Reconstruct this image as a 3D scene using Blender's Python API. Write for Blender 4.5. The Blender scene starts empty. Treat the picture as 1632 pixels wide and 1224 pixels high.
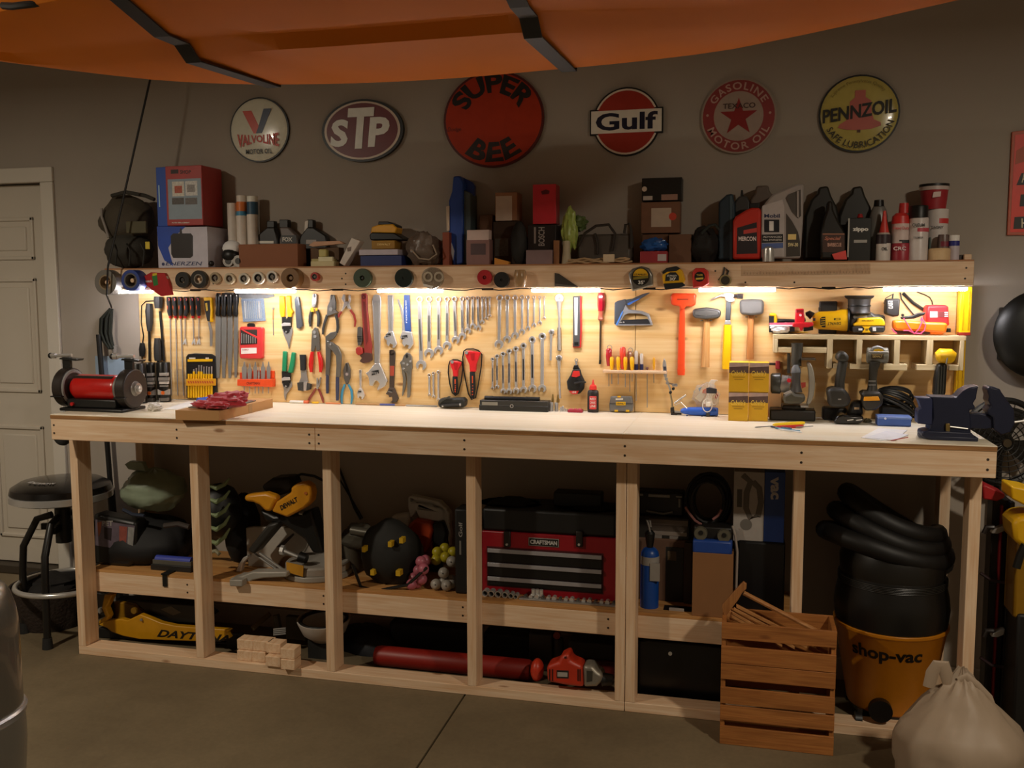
import bpy, math, random
from mathutils import Vector, Matrix
random.seed(7)
V = Vector
SC = bpy.context.scene
COL = SC.collection

# ---------------------------------------------------------------- camera
CX, CY, CZ = 2.87219, -3.48084, 1.59628
YAW, PITCH, ROLL, FPX = -0.246437, -0.095451, -0.002511, 1502.614
Fw = V((math.sin(YAW)*math.cos(PITCH), math.cos(YAW)*math.cos(PITCH), math.sin(PITCH)))
_R = V((math.cos(YAW), -math.sin(YAW), 0)); _U = _R.cross(Fw)
Rt = _R*math.cos(ROLL) + _U*math.sin(ROLL); Up = _U*math.cos(ROLL) - _R*math.sin(ROLL)
CAM = V((CX, CY, CZ))
cd = bpy.data.cameras.new('camera'); cd.sensor_width = 36; cd.lens = FPX/1632*36; cd.clip_start = .02
cam = bpy.data.objects.new('camera', cd); COL.objects.link(cam)
cam.matrix_world = Matrix(((Rt.x, Up.x, -Fw.x, CX), (Rt.y, Up.y, -Fw.y, CY), (Rt.z, Up.z, -Fw.z, CZ), (0, 0, 0, 1)))
SC.camera = cam

# ---------------------------------------------------------------- world, lamps, exposure
SC.view_settings.view_transform = 'Standard'; SC.view_settings.look = 'None'
SC.view_settings.gamma = 1; SC.view_settings.use_curve_mapping = False
SC.view_settings.exposure = 0.0
wd = bpy.data.worlds.new('world'); SC.world = wd; wd.use_nodes = True
wd.node_tree.nodes['Background'].inputs[0].default_value = (.02, .017, .012, 1)
LED_W = 90.0
LAMP_W = 51.0
def lamp(name, loc, w, col, r):
    l = bpy.data.lights.new(name, 'AREA'); l.shape = 'DISK'; l.size = 2*r; l.energy = w; l.color = col       # flush ceiling fixture facing down
    o = bpy.data.objects.new(name, l); COL.objects.link(o); o.location = loc
lamp('ceiling_lamp', (-.3, -2.05, 2.61), LAMP_W, (1, .87, .69), .09)
lamp('ceiling_lamp', (4.35, -2.05, 2.61), LAMP_W*.9, (1, .87, .69), .09)

# ---------------------------------------------------------------- unprojection onto real planes
def ray(u, v): return Fw + Rt*((u-816)/FPX) - Up*((v-612)/FPX)
def PY(u, v, y): d = ray(u, v); return CAM + d*((y-CY)/d.y)
def PZ(u, v, z): d = ray(u, v); return CAM + d*((z-CZ)/d.z)
def PX(u, v, x): d = ray(u, v); return CAM + d*((x-CX)/d.x)
def SCL(u, v, y): return (PY(u, v, y)-CAM).dot(Fw)/FPX     # metres per pixel there

# ---------------------------------------------------------------- materials (all node based)
_m = {}
def lin(h):
    h = h.lstrip('#'); r = [int(h[i:i+2], 16)/255 for i in (0, 2, 4)]
    return tuple((x/12.92 if x <= .04045 else ((x+.055)/1.055)**2.4) for x in r)
def c(h, rough=.5, metal=0., n=.12, sc=30., coat=0., alpha=1., trans=0., bump=.0, sheen=0., spec=.5):
    k = (h, rough, metal, n, sc, coat, alpha, trans, bump, sheen, spec)
    if k in _m: return _m[k]
    m = bpy.data.materials.new('paint_'+h.lstrip('#')); m.use_nodes = True; _m[k] = m
    nt = m.node_tree; p = nt.nodes['Principled BSDF']; L = nt.links.new
    tc = nt.nodes.new('ShaderNodeTexCoord'); no = nt.nodes.new('ShaderNodeTexNoise')
    no.inputs['Scale'].default_value = sc; no.inputs['Detail'].default_value = 4
    L(tc.outputs['Object'], no.inputs['Vector'])
    mx = nt.nodes.new('ShaderNodeMix'); mx.data_type = 'RGBA'
    a = lin(h)
    mx.inputs[6].default_value = (*[x*(1-n) for x in a], 1); mx.inputs[7].default_value = (*[min(1, x*(1+n)) for x in a], 1)
    L(no.outputs['Fac'], mx.inputs[0]); L(mx.outputs[2], p.inputs['Base Color'])
    p.inputs['Roughness'].default_value = rough; p.inputs['Metallic'].default_value = metal; p.inputs['Specular IOR Level'].default_value = spec
    p.inputs['Coat Weight'].default_value = coat; p.inputs['Alpha'].default_value = alpha
    p.inputs['Transmission Weight'].default_value = trans; p.inputs['Sheen Weight'].default_value = sheen
    if bump:
        b = nt.nodes.new('ShaderNodeBump'); b.inputs['Strength'].default_value = bump; b.inputs['Distance'].default_value = .01
        L(no.outputs['Fac'], b.inputs['Height']); L(b.outputs[0], p.inputs['Normal'])
    return m
def wood(c1, c2, c3, axis=0, sc=7., rough=.55, knots=1, key=''):
    k = ('wood', c1, c2, c3, axis, sc, rough, knots)
    if k in _m: return _m[k]
    m = bpy.data.materials.new('wood_'+c1.lstrip('#')); m.use_nodes = True; _m[k] = m
    nt = m.node_tree; p = nt.nodes['Principled BSDF']; L = nt.links.new; N = nt.nodes.new
    tc = N('ShaderNodeTexCoord'); mp = N('ShaderNodeMapping'); L(tc.outputs['Object'], mp.inputs[0])
    s = [sc*3.2]*3; s[axis] = sc*.28; mp.inputs['Scale'].default_value = s
    n1 = N('ShaderNodeTexNoise'); n1.inputs['Scale'].default_value = 1.3; n1.inputs['Detail'].default_value = 5; n1.inputs['Distortion'].default_value = 1.2
    L(mp.outputs[0], n1.inputs['Vector'])
    mp2 = N('ShaderNodeMapping'); L(tc.outputs['Object'], mp2.inputs[0]); s2 = [sc*22]*3; s2[axis] = sc*.8; mp2.inputs['Scale'].default_value = s2
    n2 = N('ShaderNodeTexNoise'); n2.inputs['Scale'].default_value = 1.; n2.inputs['Detail'].default_value = 3; L(mp2.outputs[0], n2.inputs['Vector'])
    cr = N('ShaderNodeValToRGB'); cr.color_ramp.elements[0].position = .3; cr.color_ramp.elements[0].color = (*lin(c2), 1)
    cr.color_ramp.elements[1].position = .68; cr.color_ramp.elements[1].color = (*lin(c1), 1); L(n1.outputs['Fac'], cr.inputs[0])
    mx = N('ShaderNodeMix'); mx.data_type = 'RGBA'; mx.blend_type = 'MULTIPLY'; mx.inputs[0].default_value = .35
    r2 = N('ShaderNodeValToRGB'); r2.color_ramp.elements[0].position = .35; r2.color_ramp.elements[0].color = (*lin(c3), 1); r2.color_ramp.elements[1].position = .6; r2.color_ramp.elements[1].color = (1, 1, 1, 1)
    L(n2.outputs['Fac'], r2.inputs[0]); L(cr.outputs[0], mx.inputs[6]); L(r2.outputs[0], mx.inputs[7])
    out = mx.outputs[2]
    if knots:
        vo = N('ShaderNodeTexVoronoi'); vo.inputs['Scale'].default_value = 1.; mp3 = N('ShaderNodeMapping'); L(tc.outputs['Object'], mp3.inputs[0])
        s3 = [9.]*3; s3[axis] = 3.2; mp3.inputs['Scale'].default_value = s3; L(mp3.outputs[0], vo.inputs['Vector'])
        r3 = N('ShaderNodeValToRGB'); r3.color_ramp.elements[0].position = .045; r3.color_ramp.elements[0].color = (.3, .16, .07, 1)
        r3.color_ramp.elements[1].position = .1; r3.color_ramp.elements[1].color = (1, 1, 1, 1); L(vo.outputs['Distance'], r3.inputs[0])
        m2 = N('ShaderNodeMix'); m2.data_type = 'RGBA'; m2.blend_type = 'MULTIPLY'; m2.inputs[0].default_value = .8
        L(out, m2.inputs[6]); L(r3.outputs[0], m2.inputs[7]); out = m2.outputs[2]
    L(out, p.inputs['Base Color']); p.inputs['Roughness'].default_value = rough
    b = N('ShaderNodeBump'); b.inputs['Strength'].default_value = .12; b.inputs['Distance'].default_value = .003; L(n2.outputs['Fac'], b.inputs['Height']); L(b.outputs[0], p.inputs['Normal'])
    return m
def emis(h, s):
    m = bpy.data.materials.new('lit_diffuser'); m.use_nodes = True; p = m.node_tree.nodes['Principled BSDF']
    p.inputs['Base Color'].default_value = (*lin(h), 1); p.inputs['Emission Color'].default_value = (*lin(h), 1); p.inputs['Emission Strength'].default_value = s
    return m
CHROME = c('#d2d0cc', .25, .62, .06); STEEL = c('#a3a09b', .36, .55, .1); DSTEEL = c('#6a6762', .4, .6, .12); GUN = c('#3a3938', .42, .8, .1)
BLK = c('#141413', .42); RUB = c('#1b1b1a', .75); WHT = c('#e4e1da', .45); OFFW = c('#cfc8bb', .5)
RED = c('#b81e1c', .38); DRED = c('#7d1512', .4); YEL = c('#e8b40c', .4); ORG = c('#e2531c', .4); BLU = c('#1f3f9c', .4); GRY = c('#6e6c68', .5); DGRY = c('#33322f', .55)
CARD = c('#9c6f47', .8, 0, .08, 12.); CARDL = c('#c79a62', .8, 0, .06, 12.); GRN = c('#1f8a5a', .4); SILV = c('#a9a7a3', .38, .55)
PINE = {a: wood('#edd3b4', '#ddb993', '#ebcfae', a) for a in (0, 1, 2)}
PLY = wood('#efd19a', '#e2b570', '#e4c48e', 0, 3.2, .55)
TOP = wood('#efe6d2', '#e8dbbe', '#efe5cf', 0, 3., .5, 0)
EDGE = wood('#b98a52', '#8d6238', '#a87c4c', 0, 9., .7, 0)

# ---------------------------------------------------------------- mesh collector
class B:
    def __init__(s): s.v = []; s.f = []
    def add(s, vs, fs):
        n = len(s.v); s.v += [V(x) for x in vs]; s.f += [tuple(i+n for i in f) for f in fs]; return s
    def box(s, a, b, m=None):
        x0, y0, z0 = a; x1, y1, z1 = b
        vs = [V(p) for p in ((x0,y0,z0),(x1,y0,z0),(x1,y1,z0),(x0,y1,z0),(x0,y0,z1),(x1,y0,z1),(x1,y1,z1),(x0,y1,z1))]
        if m: vs = [m @ p for p in vs]
        return s.add(vs, [(0,3,2,1),(4,5,6,7),(0,1,5,4),(1,2,6,5),(2,3,7,6),(3,0,4,7)])
    def prism(s, pts, d):
        pts = [V(p) for p in pts]; d = V(d); n = len(pts)
        nr = sum((pts[i].cross(pts[(i+1) % n]) for i in range(n)), V((0,0,0)))
        if nr.dot(d) > 0: pts = pts[::-1]
        return s.add(pts+[p+d for p in pts], [tuple(range(n)), tuple(range(2*n-1, n-1, -1))]+[(i, i+n, (i+1) % n+n, (i+1) % n) for i in range(n)])
    def tube(s, pts, r, n=8, flat=1., closed=False):
        pts = [V(p) for p in pts]; k = len(pts); rs = r if isinstance(r, (list, tuple)) else [r]*k
        ref = None; vs = []
        for i in range(k):
            t = ((pts[(i+1) % k] if (closed or i < k-1) else pts[i])-(pts[i-1] if (closed or i > 0) else pts[i])).normalized()
            if ref is None: ref = t.cross(V((0,1,0))); ref = ref if ref.length > .2 else t.cross(V((1,0,0)))
            ref = (ref-t*ref.dot(t)).normalized(); b = t.cross(ref)
            for j in range(n):
                a = 2*math.pi*j/n; vs.append(pts[i]+(ref*math.cos(a)+b*(math.sin(a)*flat))*rs[i])
        fs = [(i*n+j, i*n+(j+1) % n, ((i+1) % k)*n+(j+1) % n, ((i+1) % k)*n+j) for i in range(k if closed else k-1) for j in range(n)]
        if not closed: fs += [tuple(range(n))[::-1], tuple(range((k-1)*n, k*n))]
        return s.add(vs, fs)
    def lathe(s, prof, o, ax=(0,0,1), n=20, sx=1., sy=1., off=0.):
        o = V(o); ax = V(ax).normalized(); a = ax.orthogonal().normalized() if abs(ax.z) < .9 else V((1,0,0)); b = ax.cross(a)
        vs = [o+ax*h+a*(r*sx*math.cos(2*math.pi*(j+off)/n))+b*(r*sy*math.sin(2*math.pi*(j+off)/n)) for r, h in prof for j in range(n)]; k = len(prof)
        fs = [(i*n+j, i*n+(j+1) % n, (i+1)*n+(j+1) % n, (i+1)*n+j) for i in range(k-1) for j in range(n)]
        fs += [tuple(range(n))[::-1], tuple(range((k-1)*n, k*n))]
        return s.add(vs, fs)
    def ball(s, o, r, n=14, k=8, ax=(0,0,1)):
        r = (r,)*3 if not isinstance(r, (list, tuple)) else r; o = V(o); vs = []; fs = []
        for i in range(k+1):
            t = math.pi*i/k
            for j in range(n):
                a = 2*math.pi*j/n; q = max(math.sin(t), .02); vs.append(o+V((r[0]*q*math.cos(a), r[1]*q*math.sin(a), -r[2]*math.cos(t))))
        fs = [(i*n+j, i*n+(j+1) % n, (i+1)*n+(j+1) % n, (i+1)*n+j) for i in range(k) for j in range(n)]
        fs += [tuple(range(n))[::-1], tuple(range(k*n, (k+1)*n))]
        return s.add(vs, fs)
    def torus(s, o, R, r, ax=(0,1,0), n=24, m=8, flat=1.):
        o = V(o); ax = V(ax).normalized(); a = ax.orthogonal().normalized(); b = ax.cross(a)
        vs = []
        for i in range(n):
            t = 2*math.pi*i/n; d = a*math.cos(t)+b*math.sin(t)
            for j in range(m):
                q = 2*math.pi*j/m; vs.append(o+d*(R+r*math.cos(q))+ax*(r*flat*math.sin(q)))
        return s.add(vs, [(i*m+j, i*m+(j+1) % m, ((i+1) % n)*m+(j+1) % m, ((i+1) % n)*m+j) for i in range(n) for j in range(m)])
    def pipe(s, o, R, r, h, ax=(0,-1,0), n=24):          # hollow ring: outer R, inner r, length h along ax
        o = V(o); ax = V(ax).normalized(); a = ax.orthogonal().normalized(); b = ax.cross(a); vs = []
        for q, z in ((R, 0), (R, h), (r, h), (r, 0)):
            vs += [o+ax*z+a*(q*math.cos(2*math.pi*j/n))+b*(q*math.sin(2*math.pi*j/n)) for j in range(n)]
        return s.add(vs, [(i*n+j, i*n+(j+1) % n, ((i+1) % 4)*n+(j+1) % n, ((i+1) % 4)*n+j) for i in range(4) for j in range(n)])
    def o(s, name, mat, root=None, bev=0., seg=2, sub=0, kind=None, label=None):
        if root is None: loc = V((sum(p.x for p in s.v)/len(s.v), sum(p.y for p in s.v)/len(s.v), min(p.z for p in s.v)))
        else: loc = BASE[root.name]
        me = bpy.data.meshes.new(name); me.from_pydata([p-loc for p in s.v], [], s.f); me.update()
        me.polygons.foreach_set('use_smooth', [True]*len(me.polygons)); me.set_sharp_from_angle(angle=math.radians(38))
        me.materials.append(mat)
        ob = bpy.data.objects.new(name, me); COL.objects.link(ob); BASE[ob.name] = loc
        if root is None: ob.location = loc
        else: ob.parent = root
        if bev:
            bm = ob.modifiers.new('bevel', 'BEVEL'); bm.width = bev; bm.segments = seg; bm.limit_method = 'ANGLE'; bm.angle_limit = math.radians(40)
        if sub:
            sm = ob.modifiers.new('sub', 'SUBSURF'); sm.levels = sub; sm.render_levels = sub
        if kind: ob['kind'] = kind
        if label: ob['label'] = label
        return ob
BASE = {}
def tag(o, label, cat, group=None):
    o['label'] = label; o['category'] = cat
    if group: o['group'] = group
    return o
def struct(b, name, mat, **k):
    o = b.o(name, mat, **k); o['kind'] = 'structure'; return o

# ---------------------------------------------------------------- lettering
_tc = {}
def glyphs(st, bold=0., shear=0., gap=1.):
    k = (st, bold, shear, gap)
    if k not in _tc:
        cu = bpy.data.curves.new('t', 'FONT'); cu.body = st; cu.size = 1; cu.offset = bold; cu.shear = shear; cu.space_character = gap; cu.resolution_u = 3; cu.fill_mode = 'FRONT'
        ob = bpy.data.objects.new('t', cu); me = bpy.data.meshes.new_from_object(ob)
        vs = [v.co.copy() for v in me.vertices]; fs = [tuple(p.vertices) for p in me.polygons]
        bpy.data.objects.remove(ob); bpy.data.curves.remove(cu); bpy.data.meshes.remove(me)
        x0 = min(v.x for v in vs); x1 = max(v.x for v in vs); y0 = min(v.y for v in vs); y1 = max(v.y for v in vs)
        _tc[k] = ([((v.x-x0)/(x1-x0), (v.y-y0)/(y1-y0)) for v in vs], fs)
    return _tc[k]
def lettering(st, O, AX, AY, bold=0., shear=0., gap=1., warp=None):
    g, f = glyphs(st, bold, shear, gap); O = V(O); AX = V(AX); AY = V(AY)
    if warp: g = [warp(x, y) for x, y in g]
    n = AX.cross(AY).normalized()
    b = B(); b.add([O+AX*x+AY*y for x, y in g], f); return b
def arc(st, o, R, a0, a1, h, bold=0., flip=False, ex=(1,0,0), ez=(0,0,1), gap=1.):
    """letters standing on a circle of radius R around o from angle a0 to a1 (degrees, 0 = up, clockwise)"""
    g, f = glyphs(st, bold, 0., gap); o = V(o); ex = V(ex); ez = V(ez); vs = []
    for x, y in g:
        a = math.radians(a0+(a1-a0)*x); r = R+h*(y if not flip else -y)
        vs.append(o+ex*(r*math.sin(a))+ez*(r*math.cos(a)))
    return B().add(vs, f)

# ---------------------------------------------------------------- things
YP = .502          # front face of the plywood tool board
ZS = 1.717         # top of the upper shelf
H = 1.094          # top of the bench
_K = [0., 0., 1.]
def crop(x0=0, y0=0, s=1.): _K[:] = [x0, y0, s]
def PK(u, v, y): return PY(_K[0]+u/_K[2], _K[1]+v/_K[2], y)
def SK(u, v, y): return SCL(_K[0]+u/_K[2], _K[1]+v/_K[2], y)/_K[2]
class T:
    def __init__(s, name, label, cat, at, y=YP, group=None, z0=None):
        s.y = y; s.z0 = z0
        loc = V(at) if len(at) == 3 else PK(at[0], at[1], y)
        if z0 is not None: loc.z = z0
        o = bpy.data.objects.new(name, None); COL.objects.link(o); o.location = loc; o.empty_display_size = .02; BASE[o.name] = loc
        tag(o, label, cat, group); s.r = o
    def put(s, b, name, mat, root=None, **k): return b.o(name, mat, root or s.r, **k)
    def px(s, name, mat, pts, th=.01, lift=0., root=None, **k):
        y = s.y-lift-th; b = B().prism([PK(u, v, y) for u, v in pts], (0, th, 0))
        if s.z0 is not None:
            for p in b.v: p.z = max(p.z, s.z0)
        return s.put(b, name, mat, root, **k)
    def tb(s, name, mat, pts, r, lift=0., n=8, flat=1., root=None, **k):
        rs = r if isinstance(r, (list, tuple)) else [r]*len(pts); q = SK(*pts[0][:2], s.y)
        y = s.y-lift-max(rs)*q*flat; P = [PK(p[0], p[1], y-(p[2] if len(p) > 2 else 0)) for p in pts]
        return s.put(B().tube(P, [x*q for x in rs], n, flat), name, mat, root, **k)
    def dk(s, name, mat, uv, r, th=.01, lift=0., root=None, prof=None, n=22, r2=None, **k):
        q = SK(*uv, s.y); y = s.y-lift
        p = PK(*uv, y-th); p.y = y
        return s.put(B().lathe(prof and [(a*q, h) for a, h in prof] or [(r*q, 0), ((r2 or r)*q, th)], p, (0,-1,0), n), name, mat, root, **k)
    def rg(s, name, mat, uv, R, r, th=.01, lift=0., root=None, n=22, **k):
        q = SK(*uv, s.y); y = s.y-lift; p = PK(*uv, y-th); p.y = y
        return s.put(B().pipe(p, R*q, r*q, th, (0,-1,0), n), name, mat, root, **k)
    def bx(s, name, mat, rc, y0, y1, root=None, bev=.002, **k):
        a = PK(rc[0], rc[3], y0) if rc[3] is not None else None
        p1 = PK(rc[2], rc[1], y0); p0 = PK(rc[0], rc[1], y0)
        z = s.z0 if rc[3] is None else a.z
        return s.put(B().box((p0.x, y0, z), (p1.x, y1, p1.z)), name, mat, root, bev=bev, **k)
    def lt(s, name, mat, u, prof, y, root=None, n=20, sx=1., sy=1., off=0., **k):
        um = u; P = []
        for v, r in prof: q = SK(um, 420 if v is None else v, y); P.append((r*q, s.z0 if v is None else PK(um, v, y).z))
        vm = next(v for v, r in prof if v is not None); o = PK(um, vm, y); o.z = 0
        if P[0][1] > P[-1][1]: P = P[::-1]
        return s.put(B().lathe(P, o, (0,0,1), n, sx, sy, off), name, mat, root, **k)
    def bl(s, name, mat, uv, r, y, ry, root=None, **k):
        q = SK(*uv, y); return s.put(B().ball(PK(*uv, y), (r[0]*q, ry, r[1]*q)), name, mat, root, **k)
    def tx(s, name, mat, st, rc, y=None, root=None, bold=.02, shear=0., gap=1., warp=None, **k):
        y = s.y if y is None else y
        if len(rc) == 4: o, a, b = (rc[0], rc[3]), (rc[2], rc[3]), (rc[0], rc[1])
        else: o, a, b = rc
        O = PK(*o, y); return s.put(lettering(st, O, PK(*a, y)-O, PK(*b, y)-O, bold, shear, gap, warp), name, mat, root, **k)

# ================================================================ the room
YW = .52
def mat_wall():
    m = c('#aba195', .85, 0, .05, 3., bump=.03); return m
WALL = mat_wall()
CONC = bpy.data.materials.new('concrete'); CONC.use_nodes = True
def _conc():
    nt = CONC.node_tree; p = nt.nodes['Principled BSDF']; N = nt.nodes.new; L = nt.links.new
    tc = N('ShaderNodeTexCoord'); a = N('ShaderNodeTexNoise'); a.inputs['Scale'].default_value = 1.7; a.inputs['Detail'].default_value = 7; a.inputs['Roughness'].default_value = .62
    b = N('ShaderNodeTexNoise'); b.inputs['Scale'].default_value = 60; b.inputs['Detail'].default_value = 3
    L(tc.outputs['Object'], a.inputs['Vector']); L(tc.outputs['Object'], b.inputs['Vector'])
    r = N('ShaderNodeValToRGB'); r.color_ramp.elements[0].position = .3; r.color_ramp.elements[0].color = (*lin('#61543e'), 1); r.color_ramp.elements[1].position = .68; r.color_ramp.elements[1].color = (*lin('#7d6e54'), 1)
    L(a.outputs['Fac'], r.inputs[0]); mx = N('ShaderNodeMix'); mx.data_type = 'RGBA'; mx.blend_type = 'OVERLAY'; mx.inputs[0].default_value = .15
    L(r.outputs[0], mx.inputs[6]); L(b.outputs['Fac'], mx.inputs[7]); L(mx.outputs[2], p.inputs['Base Color']); p.inputs['Roughness'].default_value = .7
    bp = N('ShaderNodeBump'); bp.inputs['Strength'].default_value = .1; bp.inputs['Distance'].default_value = .004; L(b.outputs['Fac'], bp.inputs['Height']); L(bp.outputs[0], p.inputs['Normal'])
_conc()
X0, X1, Y0, ZC = -2.4, 6.2, -5.2, 2.95
ja, jb = PZ(741, 1107, 0), PZ(664, 1224, 0); jd = (jb-ja)/(jb.y-ja.y)
xa = ja.x+jd.x*(YW-ja.y); xb = ja.x+jd.x*(Y0-ja.y)
fl = B().prism([(X0, Y0, 0), (xb-.004, Y0, 0), (xa-.004, YW, 0), (X0, YW, 0)], (0, 0, -.05)).prism([(xb+.004, Y0, 0), (X1, Y0, 0), (X1, YW, 0), (xa+.004, YW, 0)], (0, 0, -.05)).box((X0, Y0, -.08), (X1, YW, -.03))
struct(fl, 'floor', CONC)
struct(B().box((X0, Y0, ZC), (X1, YW+.1, ZC+.05)), 'ceiling', c('#b5aa98', .9, 0, .04, 4.))
struct(B().box((X0-.1, Y0, -.08), (X0, YW+.1, ZC)), 'wall_left', WALL)
struct(B().box((X1, Y0, -.08), (X1+.1, YW+.1, ZC)), 'wall_right', WALL)
struct(B().box((X0, Y0-.1, -.08), (X1, Y0, ZC)), 'wall_front', WALL)
# door opening in the back wall (the house door, one low step above the slab)
DR = PY(66, 290, YW); dx1 = DR.x+.005; dz1 = DR.z; dx0 = dx1-.86; dz0 = PY(40, 903, YW).z
struct(B().box((X0, YW, -.08), (dx0, YW+.1, ZC)).box((dx1, YW, -.08), (X1, YW+.1, ZC)).box((dx0, YW, dz1), (dx1, YW+.1, ZC)).box((dx0, YW, -.08), (dx1, YW+.1, dz0)), 'wall_back', WALL)
DOORW = c('#cfc6b7', .5, 0, .04, 5.)
d = B()
ox = 0.09
d.box((dx0+.005, YW+.045, dz0+.01), (dx1-.005, YW+.085, dz1-.005))
do = d.o('door_1', DOORW, bev=.003); do['kind'] = 'structure'
dw = dx1-dx0
pv = [PY(40, a, YW).z for a in (345, 420, 440, 627, 690, 860)]
for i, (za, zb) in enumerate(((pv[1]+.02, pv[0]), (pv[3], pv[2]-.01), (pv[5], pv[4]+.03))):
    for xa_, xb_ in ((dx0+.1, dx0+dw*.46), (dx0+dw*.54, dx1-.10)):
        bp = B(); w = .018
        for a, b_ in (((xa_, za), (xb_, za+w)), ((xa_, zb-w), (xb_, zb)), ((xa_, za), (xa_+w, zb)), ((xb_-w, za), (xb_, zb))):
            bp.box((a[0], YW+.034, a[1]), (b_[0], YW+.05, b_[1]))
        bp.o('panel_moulding', DOORW, do, bev=.004)
        B().box((xa_+.045, YW+.037, za+.045), (xb_-.045, YW+.05, zb-.045)).o('panel', DOORW, do, bev=.008)
TRIM = c('#d8d1c4', .45, 0, .03, 5.)
struct(B().box((dx1-.002, YW-.018, dz0-.1), (dx1+.07, YW, dz1-.003)).box((dx0-.07, YW-.018, dz0-.1), (dx0+.002, YW, dz1-.003)).box((dx0-.07, YW-.018, dz1-.002), (dx1+.07, YW, dz1+.07)), 'trim_1', TRIM, bev=.004)
struct(B().box((dx0, YW-.02, dz0-.035), (dx1, YW+.09, dz0+.006)), 'trim_2', c('#4a4238', .5, .3), bev=.003)
struct(B().box((dx0-.02, YW-.012, 0), (dx1+.06, YW, dz0-.036)), 'trim_3', c('#8d7f68', .6), bev=.002)
struct(B().box((dx1+.07, YW-.014, .0), (X1, YW, .095)), 'baseboard_back', c('#b9b0a2', .5), bev=.004)

# ================================================================ workbench
bn = T('workbench', 'long pine workbench of two-by-fours with pale plywood top and open bays', 'workbench', (1.84, .2, 0))
YF = -.12; XL, XR = .014, 3.671; ZF1 = H-.019; ZF0 = ZF1-.089
for a, b in ((XL, 2.438), (2.4384, XR)):
    bn.put(B().box((a, YF-.002, ZF1), (b, YP, H)), 'bench_top', TOP, bev=.0015)
    bn.put(B().box((a, YF-.0025, ZF1+.001), (b, YF-.001, H-.003)), 'top_edge', EDGE)
sx = 1.2295
for a, b in ((XL, sx-.0008), (sx+.0008, XR)): bn.put(B().box((a, YF, ZF0), (b, YF+.038, ZF1)), 'front_board', PINE[0], bev=.002)
for a, b in ((0, 2.437), (2.439, 3.658)):
    bn.put(B().box((a, 0, ZF0-.02), (b, .089, ZF0+.018)), 'top_plate', PINE[0], bev=.002)
    bn.put(B().box((a, 0, 0), (b, .089, .038)), 'bottom_plate', PINE[0], bev=.002)
for a in (XL, 1.2, 2.40, XR-.038): bn.put(B().box((a, YF+.038, ZF0), (a+.038, YP-.001, ZF1)), 'joist', PINE[1], bev=.002)
for x in (0, .591, 1.2, 1.81, 2.3995, 2.4395, 3.04, 3.62):
    bn.put(B().box((x, 0, .038), (x+.038, .089, ZF0-.02)), 'post', PINE[2], bev=.002)
for x in (.04, 3.60):
    bn.put(B().box((x, .40, 0), (x+.038, .489, ZF1)), 'rear_post', PINE[2], bev=.002)
ZR1 = .352; ZR0 = ZR1-.09; ZB = ZR1+.012            # lower shelf: rails and panels
for a, b in ((0, 1.219), (1.2195, 2.438), (2.439, 3.07)):
    bn.put(B().box((a, .0895, ZR0), (b, .1275, ZR1)), 'rail', PINE[0], bev=.002)
    bn.put(B().box((a, .0895, ZR1), (b, YP-.005, ZB)), 'lower_shelf', wood('#cf9f63', '#b98246', '#c79a62', 0, 3.5, .6), bev=.001)
SCREW = c('#2b2019', .6)
sb = B()
for uu in (87, 282, 493, 508, 740, 996, 1278, 1576):
    q = PY(uu, 700, YF)
    for dz in (.028, .062): sb.lathe([(.0045, 0), (.0045, .0012)], (q.x, YF, ZF0+dz), (0,-1,0), 8)
for x in (.5, 1.15, 1.765, 2.36): 
    for dz in (.03, .065): sb.lathe([(.0042, 0), (.0042, .0012)], (x, .0895, ZR0+dz), (0,-1,0), 8)
bn.put(sb, 'screws', SCREW, kind='stuff')

# plywood tool board and upper shelf
tbd = T('tool_board', 'tall yellow plywood tool board on the wall above the bench', 'board', (1.84, .51, H))
sm = PY(1013, 500, YP).x; pl = PY(222, 500, YP).x; pr = PY(1524, 500, YP).x
for a, b in ((pl, sm-.0012), (sm+.0012, pr)): tbd.put(B().box((a, YP, H+.001), (b, YW-.001, 1.62)), 'panel', PLY, bev=.001)
YS = .31                                          # front of the shelf
sh = T('wall_shelf', 'long pine shelf along the wall loaded with boxes and bottles', 'shelf', (1.84, .41, 1.62))
xl = PY(166, 440, YS).x; xr = PY(1552, 440, YS).x
sh.put(B().box((xl, YS, 1.62), (xr, YS+.019, ZS-.006)), 'front_board', PINE[0], bev=.002)
sh.put(B().box((xl, YS+.004, ZS-.006), (xr, YW-.001, ZS)), 'shelf_board', wood('#c08a5c', '#9a6840', '#b98c62', 0, 4), bev=.001)
for x in (xl+.01, 1.2, 2.4, xr-.03): sh.put(B().box((x, YS+.02, 1.625), (x+.02, YW-.001, ZS-.007)), 'bracket', PINE[1], bev=.002)
sb = B()
for uu, vv in ((545, 444), (551, 436), (551, 453), (1188, 450), (1266, 450), (1540, 427), (1538, 444), (1140, 432), (340, 452)): 
    q = PY(uu, vv, YS); sb.lathe([(.0038, 0), (.0038, .001)], (q.x, YS, q.z), (0,-1,0), 8)
sh.put(sb, 'screws', SCREW, kind='stuff')

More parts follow.
